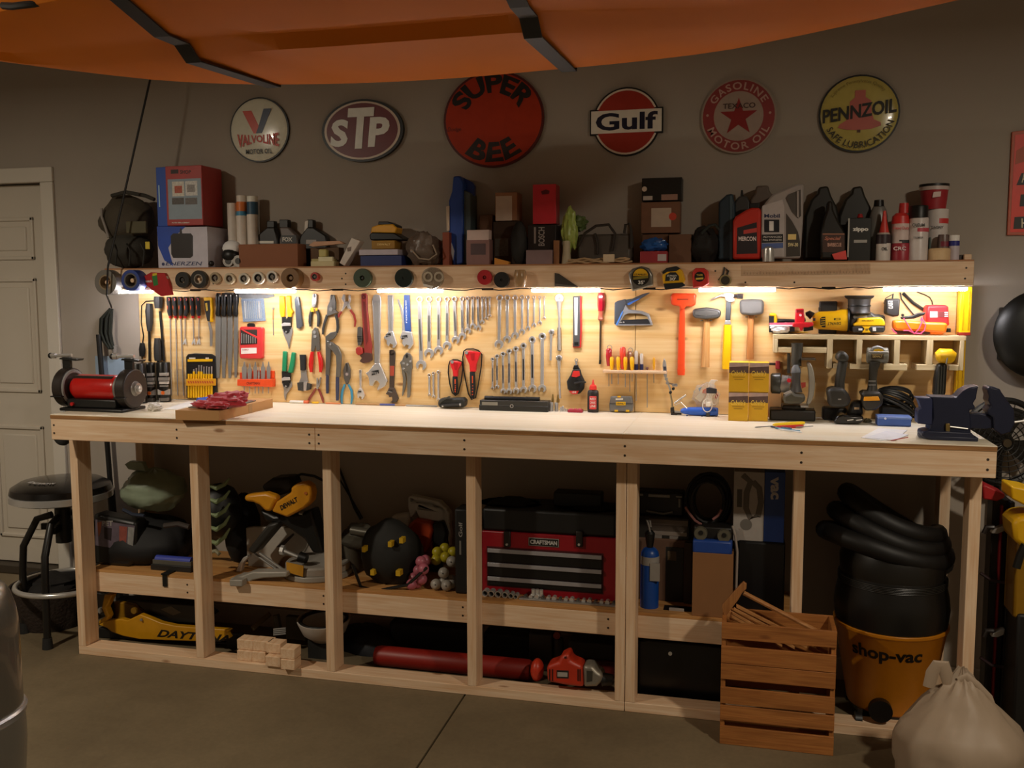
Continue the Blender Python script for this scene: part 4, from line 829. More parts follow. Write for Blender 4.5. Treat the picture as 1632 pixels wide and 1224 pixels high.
t = T('angle_grinder', 'yellow cordless grinder lying on its side on the tool shelf', 'power tool', (820, 600), y=.48, z0=ZZ)
t.tb('barrel', YEL, [(610,460),(640,460),(700,455),(900,455),(1000,450),(1065,450)], [70,95,115,122,140,140], .004, n=16, flat=.75); t.tb('head_ring', BLK, [(1062,450),(1085,450)], [156,150], .001, n=16, flat=.75)
t.tb('tail', BLK, [(520,370),(560,365),(610,400)], [20,42,50], .02); t.px('trigger', c('#2b2620', .5), [(620,425),(650,425),(650,460),(620,460)], .01, .075)
t.px('vent', BLK, [(710,430),(735,408),(780,405),(782,545),(740,545),(712,510)], .002, .0975, bev=.0005)
for k in range(4): t.px('vent_slot', YEL, [(722,430+k*28),(775,425+k*28),(775,433+k*28),(722,438+k*28)], .001, .0995)
t.tx('lettering', c('#4a3a08', .5), 'DEWALT', [(980,472),(805,478),(980,512)], .3815, bold=.03)
t.px('spec_plate', c('#4a3a08', .5), [(890,425),(975,422),(975,450),(890,452)], .0008, .0985); t.px('spec_print', YEL, [(912,430),(965,428),(965,444),(912,446)], .0006, .0995)
t = T('battery_charger', 'black plastic box behind the yellow grinder', 'charger', (820, 330), y=.49, z0=ZZ); t.bx('body', c('#2b2926', .5), (700,205,935,None), .486, .501, bev=.004); t.bx('clip', c('#3b2f24', .5), (690,280,720,335), .481, .486)
t = T('sander', 'black round random orbit sander upside down on the tool shelf', 'sander', (1210, 600), y=.455, z0=ZZ)
t.lt('pad', c('#2b2724', .6), 1220, [(130,180), (140,185), (160,170), (175,150)], .452, n=28); t.lt('housing', c('#35322f', .45), 1220, [(175,145), (230,138), (300,136), (345,140), (360,150)], .452, n=28); t.lt('ring', BLK, 1220, [(250,141), (262,143), (274,141)], .452, n=28)
t.px('motor_body', c('#4a4947', .45), [(1100,345),(1200,335),(1380,340),(1420,380),(1480,375),(1560,390),(1560,600),(1100,600)], .045, -.03, bev=.01); t.px('label', c('#8a8784', .4), [(1170,400),(1250,380),(1320,385),(1320,440),(1200,450)], .001, .015); t.dk('knob', c('#8d8b88', .4), (1160,410), 20, .01, .015)
t = T('battery_pack', 'yellow and black slide battery pack on the tool shelf', 'battery', (1340, 625), y=.445, z0=ZZ)
t.px('cap', YEL, [(1150,495),(1200,480),(1215,430),(1300,425),(1500,415),(1540,440),(1560,500),(1545,530),(1150,530)], .06, bev=.006); t.px('body', c('#2b2724', .5), [(1135,530),(1550,530),(1545,610),(1140,612)], .062, bev=.005)
t.px('cross', YEL, [(1260,530),(1370,530),(1335,565),(1370,612),(1255,612),(1290,565)], .003, .062); t.px('pad', c('#d8d6d0', .5), [(1210,558),(1260,558),(1260,584),(1210,584)], .002, .062); t.px('pad', c('#d8d6d0', .5), [(1392,545),(1438,545),(1438,592),(1395,592)], .002, .062); t.tx('lettering', c('#6d5208', .5), '20V MAX', (1250,450,1410,466), .3842); t.tx('lettering', BLK, 'XR', (1298,560,1334,590), .3795)
tag(B().tube([PZ(1258, 530, ZZ+.004), PZ(1340, 529.5, ZZ+.004)], .0038, 6).o('pencil', c('#e8c45a', .5)), 'yellow pencil lying on the tool shelf edge', 'pencil')
crop(1390, 455, 9.6)
t = T('wall_charger', 'black power brick hanging from its cords under the shelf', 'charger', (310, 480), y=.46)
t.px('brick', c('#1f1b18', .5), [(215,205),(430,200),(415,470),(320,480),(205,440)], .06, bev=.006); t.tx('lettering', c('#b9b5ad', .5), 'CLASS 2', [(320,355),(310,235),(250,355)], .3992); 
t.y = .45; t.tb('cord', BLK, [(320,130),(310,200)], 12, .0); t.tb('cord', BLK, [(330,125),(200,200),(180,270),(205,310)], 6, .0)
o = T('power_cable', 'thick black cable running down to the red charger', 'cable', (640, 260), y=YP); o.tb('cable', BLK, [(470,115),(620,260),(830,400)], 24, .002); o.tb('thin_cable', BLK, [(430,110),(450,210),(540,330),(640,450)], 9, .004); o.tb('thin_cable', BLK, [(690,100),(800,140),(880,180),(915,240),(925,300)], 8, .004)
t = T('red_charger', 'red battery charger with silver label on the tool shelf', 'charger', (1000, 600), y=.495, z0=ZZ)
RC = c('#d92a2e', .35)
t.px('body', RC, [(840,320),(870,300),(1140,298),(1172,330),(1180,560),(1190,620),(830,620),(825,480)], .08, bev=.01); t.px('label_plate', c('#c9c4bb', .4), [(885,395),(1000,395),(1000,490),(885,490)], .001, .08); t.px('label_plate', c('#6d3030', .4), [(1002,395),(1165,395),(1165,490),(1002,490)], .001, .08)
for k in range(3): t.px('print_line', WHT, [(1110,410+k*28),(1160,406+k*28),(1160,418+k*28),(1110,422+k*28)], .0006, .081)
t = T('multimeter', 'orange clamp multimeter lying on the shelf with red leads', 'multimeter', (730, 740), y=.445, z0=ZZ)
OM = c('#ef7a14', .4)
t.px('case', OM, [(330,535),(440,530),(820,560),(1140,570),(1155,600),(1140,720),(1090,735),(820,705),(380,690),(330,660)], .06, bev=.012); t.px('foot', OM, [(880,700),(1095,715),(1090,752),(890,752)], .05, bev=.003); t.px('tail', BLK, [(1150,655),(1205,655),(1205,715),(1150,715)], .04, bev=.002); t.px('under_shell', c('#4a1c18', .5), [(330,680),(880,705),(880,748),(400,748)], .05)
PK_ = c('#e0507a', .4)
cb = B(); yy = .38
for P in (((300,660),(330,700),(380,735)), ((480,500),(520,560),(600,690),(650,745)), ((640,745),(720,660),(760,560),(760,480),(740,540)), ((760,500),(820,600),(800,690),(740,735)), ((480,690),(560,690),(640,730),(760,740))): cb.tube([PK(u, v, yy) for u, v in P], .0022, 6)
t.put(cb, 'test_lead', PK_); t.px('probe', BLK, [(440,480),(620,460),(700,420),(820,410),(800,450),(640,510),(450,520)], .02, .03, bev=.003); t.dk('probe_cap', BLK, (470,455), 20, .012, .03, n=10)
# ---- yellow level leaning in the corner
for k, (ua, ub, yy, zb0, l_) in enumerate(((1511, 1530, .482, H+.0005, 'yellow spirit level standing on end on the bench beside the board'), (1530, 1548, .43, ZTS+.0005, 'yellow spirit level standing on end on the tool shelf'))):
    xa, xb = PY(ua, 500, yy-.02).x, PY(ub, 500, yy-.02).x
    if k == 0: xa = max(xa, pr+.001); xb = max(xb, xa+.03)
    t = T('spirit_level', l_, 'level', ((xa+xb)/2, yy, zb0), group='yellow levels at the board edge'); w_ = xb-xa
    t.put(B().box((xa, yy-.02, zb0), (xb, yy+.02, 1.6185)), 'rail', c('#efbf0a', .35), bev=.002)
    t.put(B().box((xa+w_*.2, yy-.0225, zb0+.02), (xa+w_*.32, yy-.02, 1.60)).box((xa+w_*.7, yy-.0225, zb0+.02), (xa+w_*.82, yy-.02, 1.60)), 'rib', c('#d9a40a', .35), bev=.0008)
    t.put(B().box((xa-.0005, yy-.0205, zb0), (xb+.0005, yy+.0205, zb0+.012)), 'end_cap', c('#8a1f18', .4), bev=.001)
crop()
# ---- power tools hanging in the slots
crop(1220, 540, 8.74)
t = T('circular_saw', 'black and grey cordless circular saw hanging by its handle', 'saw', (440, 1080), y=.46)
SB = c('#3b3830', .45); SG2 = c('#77756f', .4, .3)
t.y = .42
t.tb('handle', SB, [(440,60),(440,150),(425,300),(430,380)], [80,68,72,70], .02, n=12, flat=1.); t.tb('grip', c('#67696b', .45), [(425,365),(425,420),(425,480)], [35,62,68], .055, n=14, flat=.8); t.tb('grip_body', c('#413e3b', .45), [(425,470),(428,560),(425,650),(420,740)], [60,55,62,90], .06, n=12, flat=.8)
t.tb('motor', c('#3a3a35', .3), [(70,620),(90,620),(200,620),(215,620)], [120,140,145,130], .02, n=18, flat=.7); t.tb('motor_collar', c('#8d8781', .35, .5), [(212,620),(340,640)], [120,118], .03, n=18, flat=.7)
t.px('battery', c('#4a463a', .45), [(245,790),(330,750),(360,720),(420,770),(560,785),(550,880),(480,905),(350,910),(245,900)], .08, .03, bev=.01); t.px('lever', c('#b5b2ac', .35, .4), [(245,765),(350,715),(368,745),(300,775)], .01, .11)
arcp = [(575+115*math.sin(math.radians(a)), 620-310*math.cos(math.radians(a))) for a in range(10, 171, 16)]; arci = [(555+50*math.sin(math.radians(a)), 620-290*math.cos(math.radians(a))) for a in range(165, 9, -16)]
t.px('blade_guard', c('#a9a498', .4, .3), arcp+arci, .03, .02, bev=.003); t.px('shoe', STEEL, [(490,930),(600,935),(600,960),(490,955)], .09, .0); t.px('shoe_plate', c('#4a4033', .5), [(500,275),(700,280),(700,300),(500,298)], .08)
t.dk('red_button', c('#d22a3a', .35), (328,580), 28, .015, .085); t.tb('button_pin', STEEL, [(320,505),(322,560)], 8, .085); t.px('red_decal', c('#c2483a', .4), [(490,610),(560,605),(560,670),(505,690)], .004, .05)
t.px('top_bracket', c('#5f5c55', .4, .3), [(305,205),(345,205),(345,480),(305,480)], .03)
t = T('black_charger', 'dark charger base under the circular saw', 'charger', (440, 1090), y=.44, z0=H); t.bx('body', c('#1c1916', .45), (60,1000,700,None), .36, .46, bev=.006); t.bx('top', c('#2a2622', .4), (230,930,560,1000), .38, .46, bev=.006)
crop(1310, 540, 8.16)
t = T('impact_driver', 'dark grey impact driver hanging battery down, left of the yellow one', 'drill', (240, 900), y=.44)
t.y = .42; DK = c('#2f2c24', .5)
t.px('head', DK, [(190,230),(230,170),(310,165),(350,230),(350,300),(200,300)], .09, .02, bev=.012); t.tb('handle', DK, [(275,290),(250,420),(230,560),(225,700)], [62,60,62,68], .03, n=12, flat=1.1); t.px('battery', c('#26231d', .5), [(65,660),(150,640),(290,645),(350,720),(380,800),(350,880),(250,900),(90,880),(85,780)], .1, .02, bev=.012); t.px('clip', STEEL, [(210,780),(250,780),(250,795),(210,795)], .002, .12)
t = T('yellow_drill', 'black and yellow cordless drill hanging in the middle slot', 'drill', (650, 960), y=.44)
t.y = .42
t.tb('battery', c('#6d6a5c', .4), [(580,215),(590,215),(850,215),(862,215)], [80,100,100,82], .03, n=18, flat=.7); t.px('battery_plate', c('#8d8a80', .4), [(600,165),(870,165),(870,205),(640,205)], .02, .1, bev=.003); t.px('badge', c('#3a2a14', .4), [(640,195),(805,195),(800,265),(640,265)], .003, .121); t.px('badge_rim', c('#b8a070', .35), [(648,203),(797,203),(797,210),(648,210)], .002, .124); t.tx('lettering', c('#c9b070'), 'DEWALT', (660,217,785,243), .295)
t.px('crown', c('#8a8c8c', .4), [(635,165),(660,110),(730,90),(800,110),(835,165)], .03, .08, bev=.004); t.px('crown_yellow', YEL, [(665,165),(690,138),(740,130),(790,142),(805,165)], .004, .11)
t.tb('handle', c('#2d2920', .5), [(690,300),(670,400),(660,520),(655,640),(650,700)], [70,55,50,62,75], .03, n=12, flat=1.1); t.px('ring', STEEL, [(605,545),(700,545),(700,556),(605,556)], .004, .11); t.px('ring', STEEL, [(605,595),(700,595),(700,606),(605,606)], .004, .11)
t.px('gearbox', c('#2a251d', .5), [(500,720),(560,690),(760,690),(800,760),(790,860),(700,930),(560,940),(530,850),(545,760)], .1, .01, bev=.01); t.px('yellow_band', c('#e59a12', .4), [(548,755),(735,750),(755,805),(540,808)], .006, .11, bev=.002)
t = T('charger_dock', 'glossy black charger on the bench under the drills', 'charger', (360, 1100), y=.40, z0=H)
t.px('shell', c('#16130f', .2), [(150,1080),(200,1010),(270,985),(330,1000),(540,1010),(545,1070),(500,1100),(300,1112),(180,1108)], .1, bev=.015); 
for x in (330,445): t.px('light_bar', c('#cfccc6', .3), [(x,1055),(x+80,1045),(x+80,1056),(x,1068)], .001, .1)
t.px('dock_tower', c('#1b1712', .4), [(380,830),(520,800),(540,1000),(330,1000)], .06, -.02, bev=.01); t.px('dock_label', c('#d9b98a', .4), [(420,890),(485,890),(485,920),(420,920)], .002, .04)
t = T('drill_battery', 'dark battery charger box beneath the circular saw and drills', 'charger', (100, 1080), y=.46, z0=H); t.bx('body', c('#1a1712', .5), (10,900,330,None), .42, .48, bev=.008)
t = T('blue_case', 'small blue plastic case lying on the bench by the vise', 'tool case', (950, 1130), y=.33, z0=H); t.bx('tray', c('#3f5fa8', .4), (725,1040,1165,None), .29, .36, bev=.004); t.bx('lid', c('#6d86c4', .35), (722,1018,1175,1040), .288, .362, bev=.003); t.dk('latch', c('#cfd4e4', .3), (825,1038), 14, .004, .043, n=10)
t = T('coiled_cable', 'black cable coiled on the bench behind the blue case', 'cable', (980, 900), y=.44, z0=H)
cb = B()
for k in range(7):
    cx_, cy_ = 930+18*math.sin(k*2.1), 760+26*k
    cb.tube([PK(cx_+(230+10*k)*math.cos(q), min(cy_+(95+8*k)*math.sin(q+.2*k)-40, 1060), .44+.03*math.sin(q)) for q in [j*math.pi/9 for j in range(19)]], .0052, 6)
t.put(cb, 'coil', BLK); t.bx('tool_body', c('#14120e', .5), (760,880,1190,None), .43, .48, bev=.01)
o = lump(B(), PK(590, 1075, .38), (.014, .012, .012), .4, 3, 5, H+.0003).o('key_ring', c('#5f5640', .4, .4)); tag(o, 'small bunch of keys beside the black charger', 'keys')
crop(1380, 450, 4.532)
t = T('trim_router', 'yellow trim tool with black ribbed cord hanging at the right slot', 'power tool', (560, 820), y=.42)
t.y = .40; t.tb('body', YEL, [(505,535),(530,530),(610,535),(640,545)], [28,52,54,36], .02, n=14); t.px('neck', BLK, [(520,590),(590,585),(585,700),(578,820),(490,820),(500,700)], .05, .01, bev=.01); t.tb('pin', STEEL, [(590,545),(580,590)], 5, .08)
for x in (520,538,556): t.tb('rib', c('#3a3a34', .35), [(x+10,610),(x,810)], 7, .058)
# ---- vise
crop(1440, 600, 8.5)
NV = c('#1b2036', .4, .1); NV2 = c('#2a3152', .38, .1)
vy = PZ(1521, 704, H).y+.02
t = T('bench_vise', 'dark blue bench vise with open jaws at the right front corner', 'vise', (650, 900), y=vy+.11, z0=H)
t.y = vy+.12; FR = lambda d: d
t.px('base_plate', NV, [(245,800),(262,752),(340,735),(920,760),(1010,860),(1010,905),(380,880),(300,840)], .1, .02, bev=.004)
t.put(B().prism([(PK(u, 880, vy).x, y_, H) for u, y_ in ((380,vy),(1010,vy-.004),(1010,vy+.06),(960,vy+.12),(560,vy+.14),(250,vy+.10),(240,vy+.05))], (0,0,.014)), 'base_flange', NV, bev=.003)
t.px('swivel_body', NV, [(345,740),(400,560),(385,310),(350,272),(720,285),(800,200),(890,150),(1015,130),(1000,200),(985,300),(940,370),(975,410),(960,450),(895,455),(905,520),(915,760),(600,775)], .085, .01, bev=.004)
t.px('anvil', NV2, [(165,285),(370,285),(395,320),(390,660),(185,640),(190,455),(245,440),(205,330)], .06, .04, bev=.004)
t.px('slide_bar', NV, [(890,510),(1020,495),(1170,530),(1230,540),(1230,700),(1120,715),(900,705)], .05, .03, bev=.003)
t.px('moving_jaw', NV, [(1140,170),(1165,140),(1310,170),(1330,215),(1500,450),(1510,640),(1450,760),(1330,800),(1220,720),(1215,560),(1145,510),(1140,460),(1185,400),(1150,330),(1160,270),(1142,210)], .085, .01, bev=.005)
t.px('jaw_plate', STEEL, [(955,160),(1015,132),(1008,170),(960,182)], .075, .015); t.px('jaw_plate', STEEL, [(1148,168),(1165,140),(1190,145),(1185,180)], .075, .015)
t.px('lock_bolt', c('#a08a55', .35, .9), [(575,640),(630,640),(630,745),(575,745)], .012, .095, bev=.001); t.tb('lock_handle', STEEL, [(630,680),(870,710)], 12, .095); t.dk('flange_bolt', c('#c9c9d2', .25, .8), (420,810), 40, .012, .1, n=14); t.tb('flange_bolt', STEEL, [(940,840),(940,870)], 24, .06)
t.tb('screw_handle', STEEL, [(1500,620),(1640,600)], 16, .04)
crop()
# ---- papers and pens
q = [PZ(*p, H) for p in ((1372,698),(1400,683),(1446,686),(1430,700),(1405,703))]
t = T('papers', 'loose white papers lying by the vise', 'papers', tuple(q[2]))
t.put(B().prism([p+V((0,0,.0006)) for p in q], (0,0,.0012)), 'sheet', c('#e9e7e4', .7)); q2 = [PZ(*p, H) for p in ((1378,699),(1412,688),(1448,694),(1425,703))]; t.put(B().prism([p+V((0,0,.002)) for p in q2], (0,0,.001)), 'sheet', c('#dcdce0', .7)); t.put(B().tube([PZ(1420,702,H+.004), PZ(1447,697,H+.006)], .0015, 5), 'red_edge', c('#b8383a'))
pens = [((1232,677),(1282,674),.0065,'#f0c81a','thick yellow marker lying on the pile of pens'),((1236,681),(1280,679),.006,'#c22a24','red pliers handle lying in the pile of pens'),((1235,682),(1275,687),.0035,'#2f7f9c','blue pen lying in the pile of pens'),((1228,680),(1262,683),.0035,'#1d2340','dark pen lying in the pile of pens'),((1240,684),(1278,689),.003,'#e2e4e6','white pen lying in the pile of pens'),((1203,681),(1232,679),.002,'#6d6a66','thin grey metal rod lying left of the pens'),((1268,681),(1296,679),.002,'#8d8a86','thin grey metal rod lying right of the pens')]
for i, (a, b, r, hx, l_) in enumerate(pens):
    pa, pb = PZ(*a, H+r+.0005*i), PZ(*b, H+r+.0005*i)
    o = B().tube([pa, pa+(pb-pa)*.08, pa+(pb-pa)*.92, pb], [r*.5, r, r, r*.7], 7).o('pen' if r < .005 else 'marker', c(hx, .4)); tag(o, l_, 'pen', 'pens on the bench')

# ---- more of the tool board's left edge
crop(60, 460, 5.564)
for lab, hp, hr_, sp_ in (('black handled long tool left on the board, beside the inline switch', [(990,132),(988,200),(992,300),(990,378)], [26,34,30,18], [(990,378),(993,645)]), ('thick black handle hung high beside the red and black drivers', [(1070,70),(1070,110),(1072,175)], [36,40,32], [(1085,200),(1122,645)]), ('short dark grip hung low behind the black cans', [(1062,440),(1064,520),(1066,600),(1068,640)], [26,34,34,30], [(1068,640),(1070,690)])):
    t = T('grip_tool', lab, 'hand tool', hp[-1]); t.tb('grip', c('#2b2a28', .6), hp, hr_, .002); t.tb('rod', BLK, sp_, 11, .002)
t = T('inline_switch', 'small black inline cord switch hanging on the board edge', 'switch', (927, 540)); t.tb('switch_body', BLK, [(927,482),(927,540),(925,600)], [24,34,26], .001, flat=.6); t.tb('cord', BLK, [(1030,108),(960,112),(922,150),(918,300),(940,420),(930,482)], 5, .002); t.tb('cord', BLK, [(925,600),(928,700)], 6, .002); t.px('print_mark', WHT, [(920,515),(932,515),(932,560),(920,560)], .0008, .0085)
crop()
# rope from the kayak hoist, hung cord, pole
t = T('hoist_rope', 'thin black hoist rope slanting from the kayak to the wall cleat', 'rope', (175, 430), y=.29)
A0, A1 = PY(239, 128, .30), PY(172, 425, .235)
t.put(B().tube([A0+(A0-A1)*((ZC-.001-A0.z)/(A0.z-A1.z)), A0, A0+(A1-A0)*.5, A1], .0048, 8).tube([A1, PY(170, 470, .235), PY(178, 490, .40)], .0042, 8), 'rope', BLK)
t = T('rope_bundle', 'dark green rope coil hanging on the wall behind the grinder', 'rope', (175, 555), y=YW-.001)
cb = B()
for k in range(9):
    f = (k-4)/4; cb.tube([PY(u, v, .49-.012*math.sin(k*1.9)) for u, v in ((177+2*f, 492), (173+9*f-4, 508), (168+9*f, 530), (172+7*f, 545), (178+4*f, 556))], .0055, 6)
t.put(cb, 'coil', c('#23261e', .8)); t.put(B().tube([PY(183, 551, .49), PY(183, 562, .49)], .011, 10), 'ferrule', STEEL)
t = T('black_pole', 'black telescopic pole standing behind the left end of the bench', 'pole', (-.15, .475, 0))
pa, pb = PY(157, 533, .475), PY(181, 828, .475); pd = pb-pa; pf = pa+pd*((0-pa.z)/pd.z); pm = PY(177, 785, .475)
t.put(B().tube([pa, pm], .0125, 12), 'inner_tube', BLK); t.put(B().tube([pm+(pa-pm).normalized()*.01, pf], .0185, 12), 'outer_tube', c('#100f0e', .5))
t = T('plastic_sheet', 'pale blue plastic panel leaning on the wall behind the grinder', 'panel', (172, 600), y=.5, z0=H); t.bx('sheet', c('#9db4cc', .4), (151,568,199,None), .508, .518)

# ================================================================ rolls and tape measures on the shelf front
TS = YS
def roll(label, u, v, R, r, ln, m_out, m_in, m_core=None, cat='tape', name='tape_roll', off=(0, 0)):
    t = T(name, label, cat, (u, v+R), y=TS)
    q = SCL(u, v, TS-ln); p = PY(u, v, TS-ln); p.y = TS-.0005
    t.put(B().pipe(p, R*q, r*q, ln, (0,-1,0), 28), 'roll', m_out, bev=.001)
    if m_in: t.put(B().pipe(p+V((0,-.001,0)), r*q*1.0, r*q*.82, ln-.0015, (0,-1,0), 24), 'core', m_in)
    t.put(B().lathe([(r*q*(.5 if m_core else .28), 0), (r*q*(.5 if m_core else .28), ln*.8)], p, (0,-1,0), 16), 'peg', m_core or PINE[1])
    return t
TAN = c('#b99b74', .6)
roll('large grey duct tape roll at the shelf end', 168, 450, 20, 12, .05, c('#77736c', .45, .2), c('#8d7a5e', .6))
roll('wide blue painters tape roll beside the grey roll', 208, 447, 17, 12, .06, c('#27408c', .5), c('#5d5a58', .5))
t = T('tape_dispenser', 'red tape dispenser with green label hung under the shelf edge', 'tape dispenser', (250, 470), y=TS); t.px('card', c('#b0181c', .4), [(226,442),(240,434),(262,435),(268,448),(273,470),(256,472),(236,458)], .02, bev=.002); t.px('label_panel', c('#2f7a34', .4), [(242,440),(250,438),(252,454),(245,456)], .001, .02); t.px('label_panel', c('#d8c22a', .4), [(243,436),(250,435),(250,439),(243,440)], .001, .02); t.tx('lettering', WHT, 'Scotch', (229,446,242,450), TS-.0206); t.rg('tape', c('#cfc8ba', .3), (259,446), 9, 5, .012, .006)
roll('black electrical tape roll, leftmost of the two black rolls', 290, 446, 12.5, 6, .02, c('#1d1b18', .4), c('#3a342c', .5), c('#2a2622'))
roll('broad black tape roll with grey core beside the small one', 316, 445, 14, 8, .022, c('#24211d', .35), c('#8a8378', .5))
for u, v, R, l_, m1, m2 in ((342,443,9,'small clear tape roll right of the black rolls',c('#a8977a', .3),c('#4a3a2a', .5)),(365,444,9,'small white tape roll with brown core',c('#cbbda2', .5),c('#7d6a50', .5)),(388,444,9,'small white tape roll with grey core',c('#d2c8b6', .5),c('#5f5a52', .5)),(411,443,10,'white rimmed tape roll with black core',c('#d9d0c0', .5),c('#1e1b18', .5)),(433,441,9.5,'white rimmed tape roll with ringed grey core',c('#ddd5c8', .5),c('#3b3835', .5))):
    roll(l_, u, v, R, R*.66, .016, m1, m2, c('#6b6258', .5))
roll('wide brown packing tape roll on the shelf front', 462, 443, 16, 6, .05, c('#7d5a34', .35), None, c('#8d6b44', .4))
roll('tiny red rimmed tape roll alone on the shelf front', 501, 441, 7, 4.5, .02, c('#b02c26', .4), c('#4a4540', .5), c('#6b655c'))
roll('round green tape roll on the shelf front', 577, 443, 15, 4, .022, c('#3a4a36', .35), None, c('#20231c', .5))
roll('glossy dark green round roll on the shelf front', 643, 443, 15, 2, .02, c('#1b2622', .25), None, c('#2a352f', .4))
t = T('wire_spool', 'clear round container with a coil of wire inside', 'wire spool', (688, 460), y=TS); t.dk('shell', c('#8d8577', .2, 0, .1, alpha=.55), (688,443), 17, .03); 
for x, y in ((682,441),(699,441)): t.rg('coil', c('#b9ad98', .35, .5), (x,y), 8, 5, .006, .031)
t.px('glint_label', c('#d9d4c8', .3), [(674,452),(690,456),(688,459),(675,456)], .001, .031)
roll('red thread seal tape spool on the shelf front', 772, 442, 12, 3, .018, c('#b02028', .35), None, c('#8a2028', .4))
roll('plain black tape roll right of the red spool', 799, 446, 12.5, 2, .02, c('#1d1c1a', .4), None, c('#2a2826', .5))
t = T('tape_cup', 'small amber plastic cup hung on the shelf front', 'cup', (829, 457), y=TS); t.lt('cup', c('#a8865c', .2, 0, .1, alpha=.7), 829, [(430,8), (440,11), (452,10), (457,7)], TS-.03); t.put(B().tube([PY(829, 440, TS), PY(829, 440, TS-.02)], .004, 8), 'peg', PINE[1])
t = T('square_blade', 'dark grey angled blade hung on the shelf front', 'blade', (900, 458), y=TS); t.px('blade', c('#4a4642', .45, .4), [(884,435),(890,436),(921,457),(884,455)], .006, bev=.001); t.px('edge', c('#7d7872', .4, .5), [(884,452),(921,456),(921,458),(884,456)], .0065)
# tape measures
t = T('tape_measure', 'chrome and yellow round tape measure, largest of the three', 'tape measure', (1020, 460), y=TS, group='tape measures')
t.px('case', c('#8d8a84', .3, .7), [(1001,436),(1008,428),(1022,424),(1034,427),(1040,438),(1040,455),(1008,464)], .035, bev=.006); t.dk('face', c('#191612', .4), (1021,441), 14, .002, .035); t.px('face_yellow', c('#d8a81c', .4), arcpts((1021,440), 12, 180, 360, 10), .001, .037); t.px('face_band', c('#8a7a2a', .4), [(1009,442),(1033,439),(1033,443),(1009,446)], .001, .0372); t.tx('lettering', BLK, 'STANLEY', (1011,436,1031,439), TS-.0386); t.tx('lettering', WHT, "35'", (1017,447,1027,453), TS-.0378, bold=.03); t.px('tape_mouth', c('#c9c4b8', .4), [(1003,455),(1008,464),(1040,455),(1040,452)], .03, .002)
t = T('tape_measure', 'yellow tape measure with black rubber bumpers', 'tape measure', (1073, 460), y=TS, group='tape measures')
t.px('case', c('#e2ac12', .4), [(1055,440),(1059,430),(1075,425),(1087,430),(1092,445),(1089,455),(1058,457)], .035, bev=.005); t.px('bumper', RUB, [(1055,434),(1062,427),(1078,424),(1084,428),(1078,432),(1064,433),(1057,437)], .038, bev=.002); t.px('bumper', RUB, [(1057,452),(1088,450),(1092,455),(1082,459),(1060,462)], .038, bev=.002); t.px('face', RUB, [(1060,448),(1061,438),(1068,434),(1077,434),(1082,440),(1082,447)], .001, .035); t.tx('lettering', c('#d8d4c8'), 'STANLEY', (1063,438,1079,441), TS-.0366); t.tx('lettering', c('#e8e4d8'), "30'", (1067,442,1077,447), TS-.0366, bold=.03)
t = T('tape_measure', 'small red tape measure with black round label', 'tape measure', (1115, 455), y=TS, group='tape measures')
t.px('case', c('#c8352c', .4), [(1103,434),(1108,427),(1122,427),(1129,432),(1130,452),(1120,457),(1104,459)], .03, bev=.005); t.dk('face', BLK, (1115,441), 8, .001, .03); t.tx('lettering', c('#d8b84a'), 'TAPE', (1110,437,1120,440), TS-.0316); t.px('face_band', c('#d8b84a'), [(1109,443),(1121,442),(1121,445),(1109,446)], .001, .031)
t = T('key_fob', 'small round compass fob on a ring hung right of the red tape', 'key fob', (1156, 457), y=TS); t.dk('disc', c('#3a3528', .4), (1156,447), 9, .008); t.rg('rim', c('#c9b784', .3, .7), (1156,447), 9.5, 7, .004, .006); t.tb('loop', DGRY, [(1152,440),(1155,426),(1161,432),(1158,440)], 1.5, .002); t.px('tag', c('#2b2822', .5), [(1144,446),(1153,434),(1152,450)], .004)
t = T('clear_ruler', 'long clear plastic ruler fixed on the shelf front', 'ruler', (1284, 440), y=TS); t.px('strip', c('#c7a888', .25, 0, .04, alpha=.22), [(1181,423),(1387,420),(1387,437),(1181,440)], .003)
tk = B()
for k in range(40): p = PY(1186+k*5.1, 437.5-.07*k, TS-.0032); h = .012 if k % 5 == 0 else .007; tk.box((p.x-.0005, TS-.0034, p.z), (p.x+.0005, TS-.0031, p.z+h))
t.put(tk, 'tick_marks', c('#5a4534', .6), kind='stuff')

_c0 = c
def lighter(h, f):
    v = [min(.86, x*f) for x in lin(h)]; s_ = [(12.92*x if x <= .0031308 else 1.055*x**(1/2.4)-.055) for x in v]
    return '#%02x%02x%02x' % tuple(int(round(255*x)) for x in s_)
def c(h, *a, **k): return _c0(lighter(h, 1.5), *a, **k)
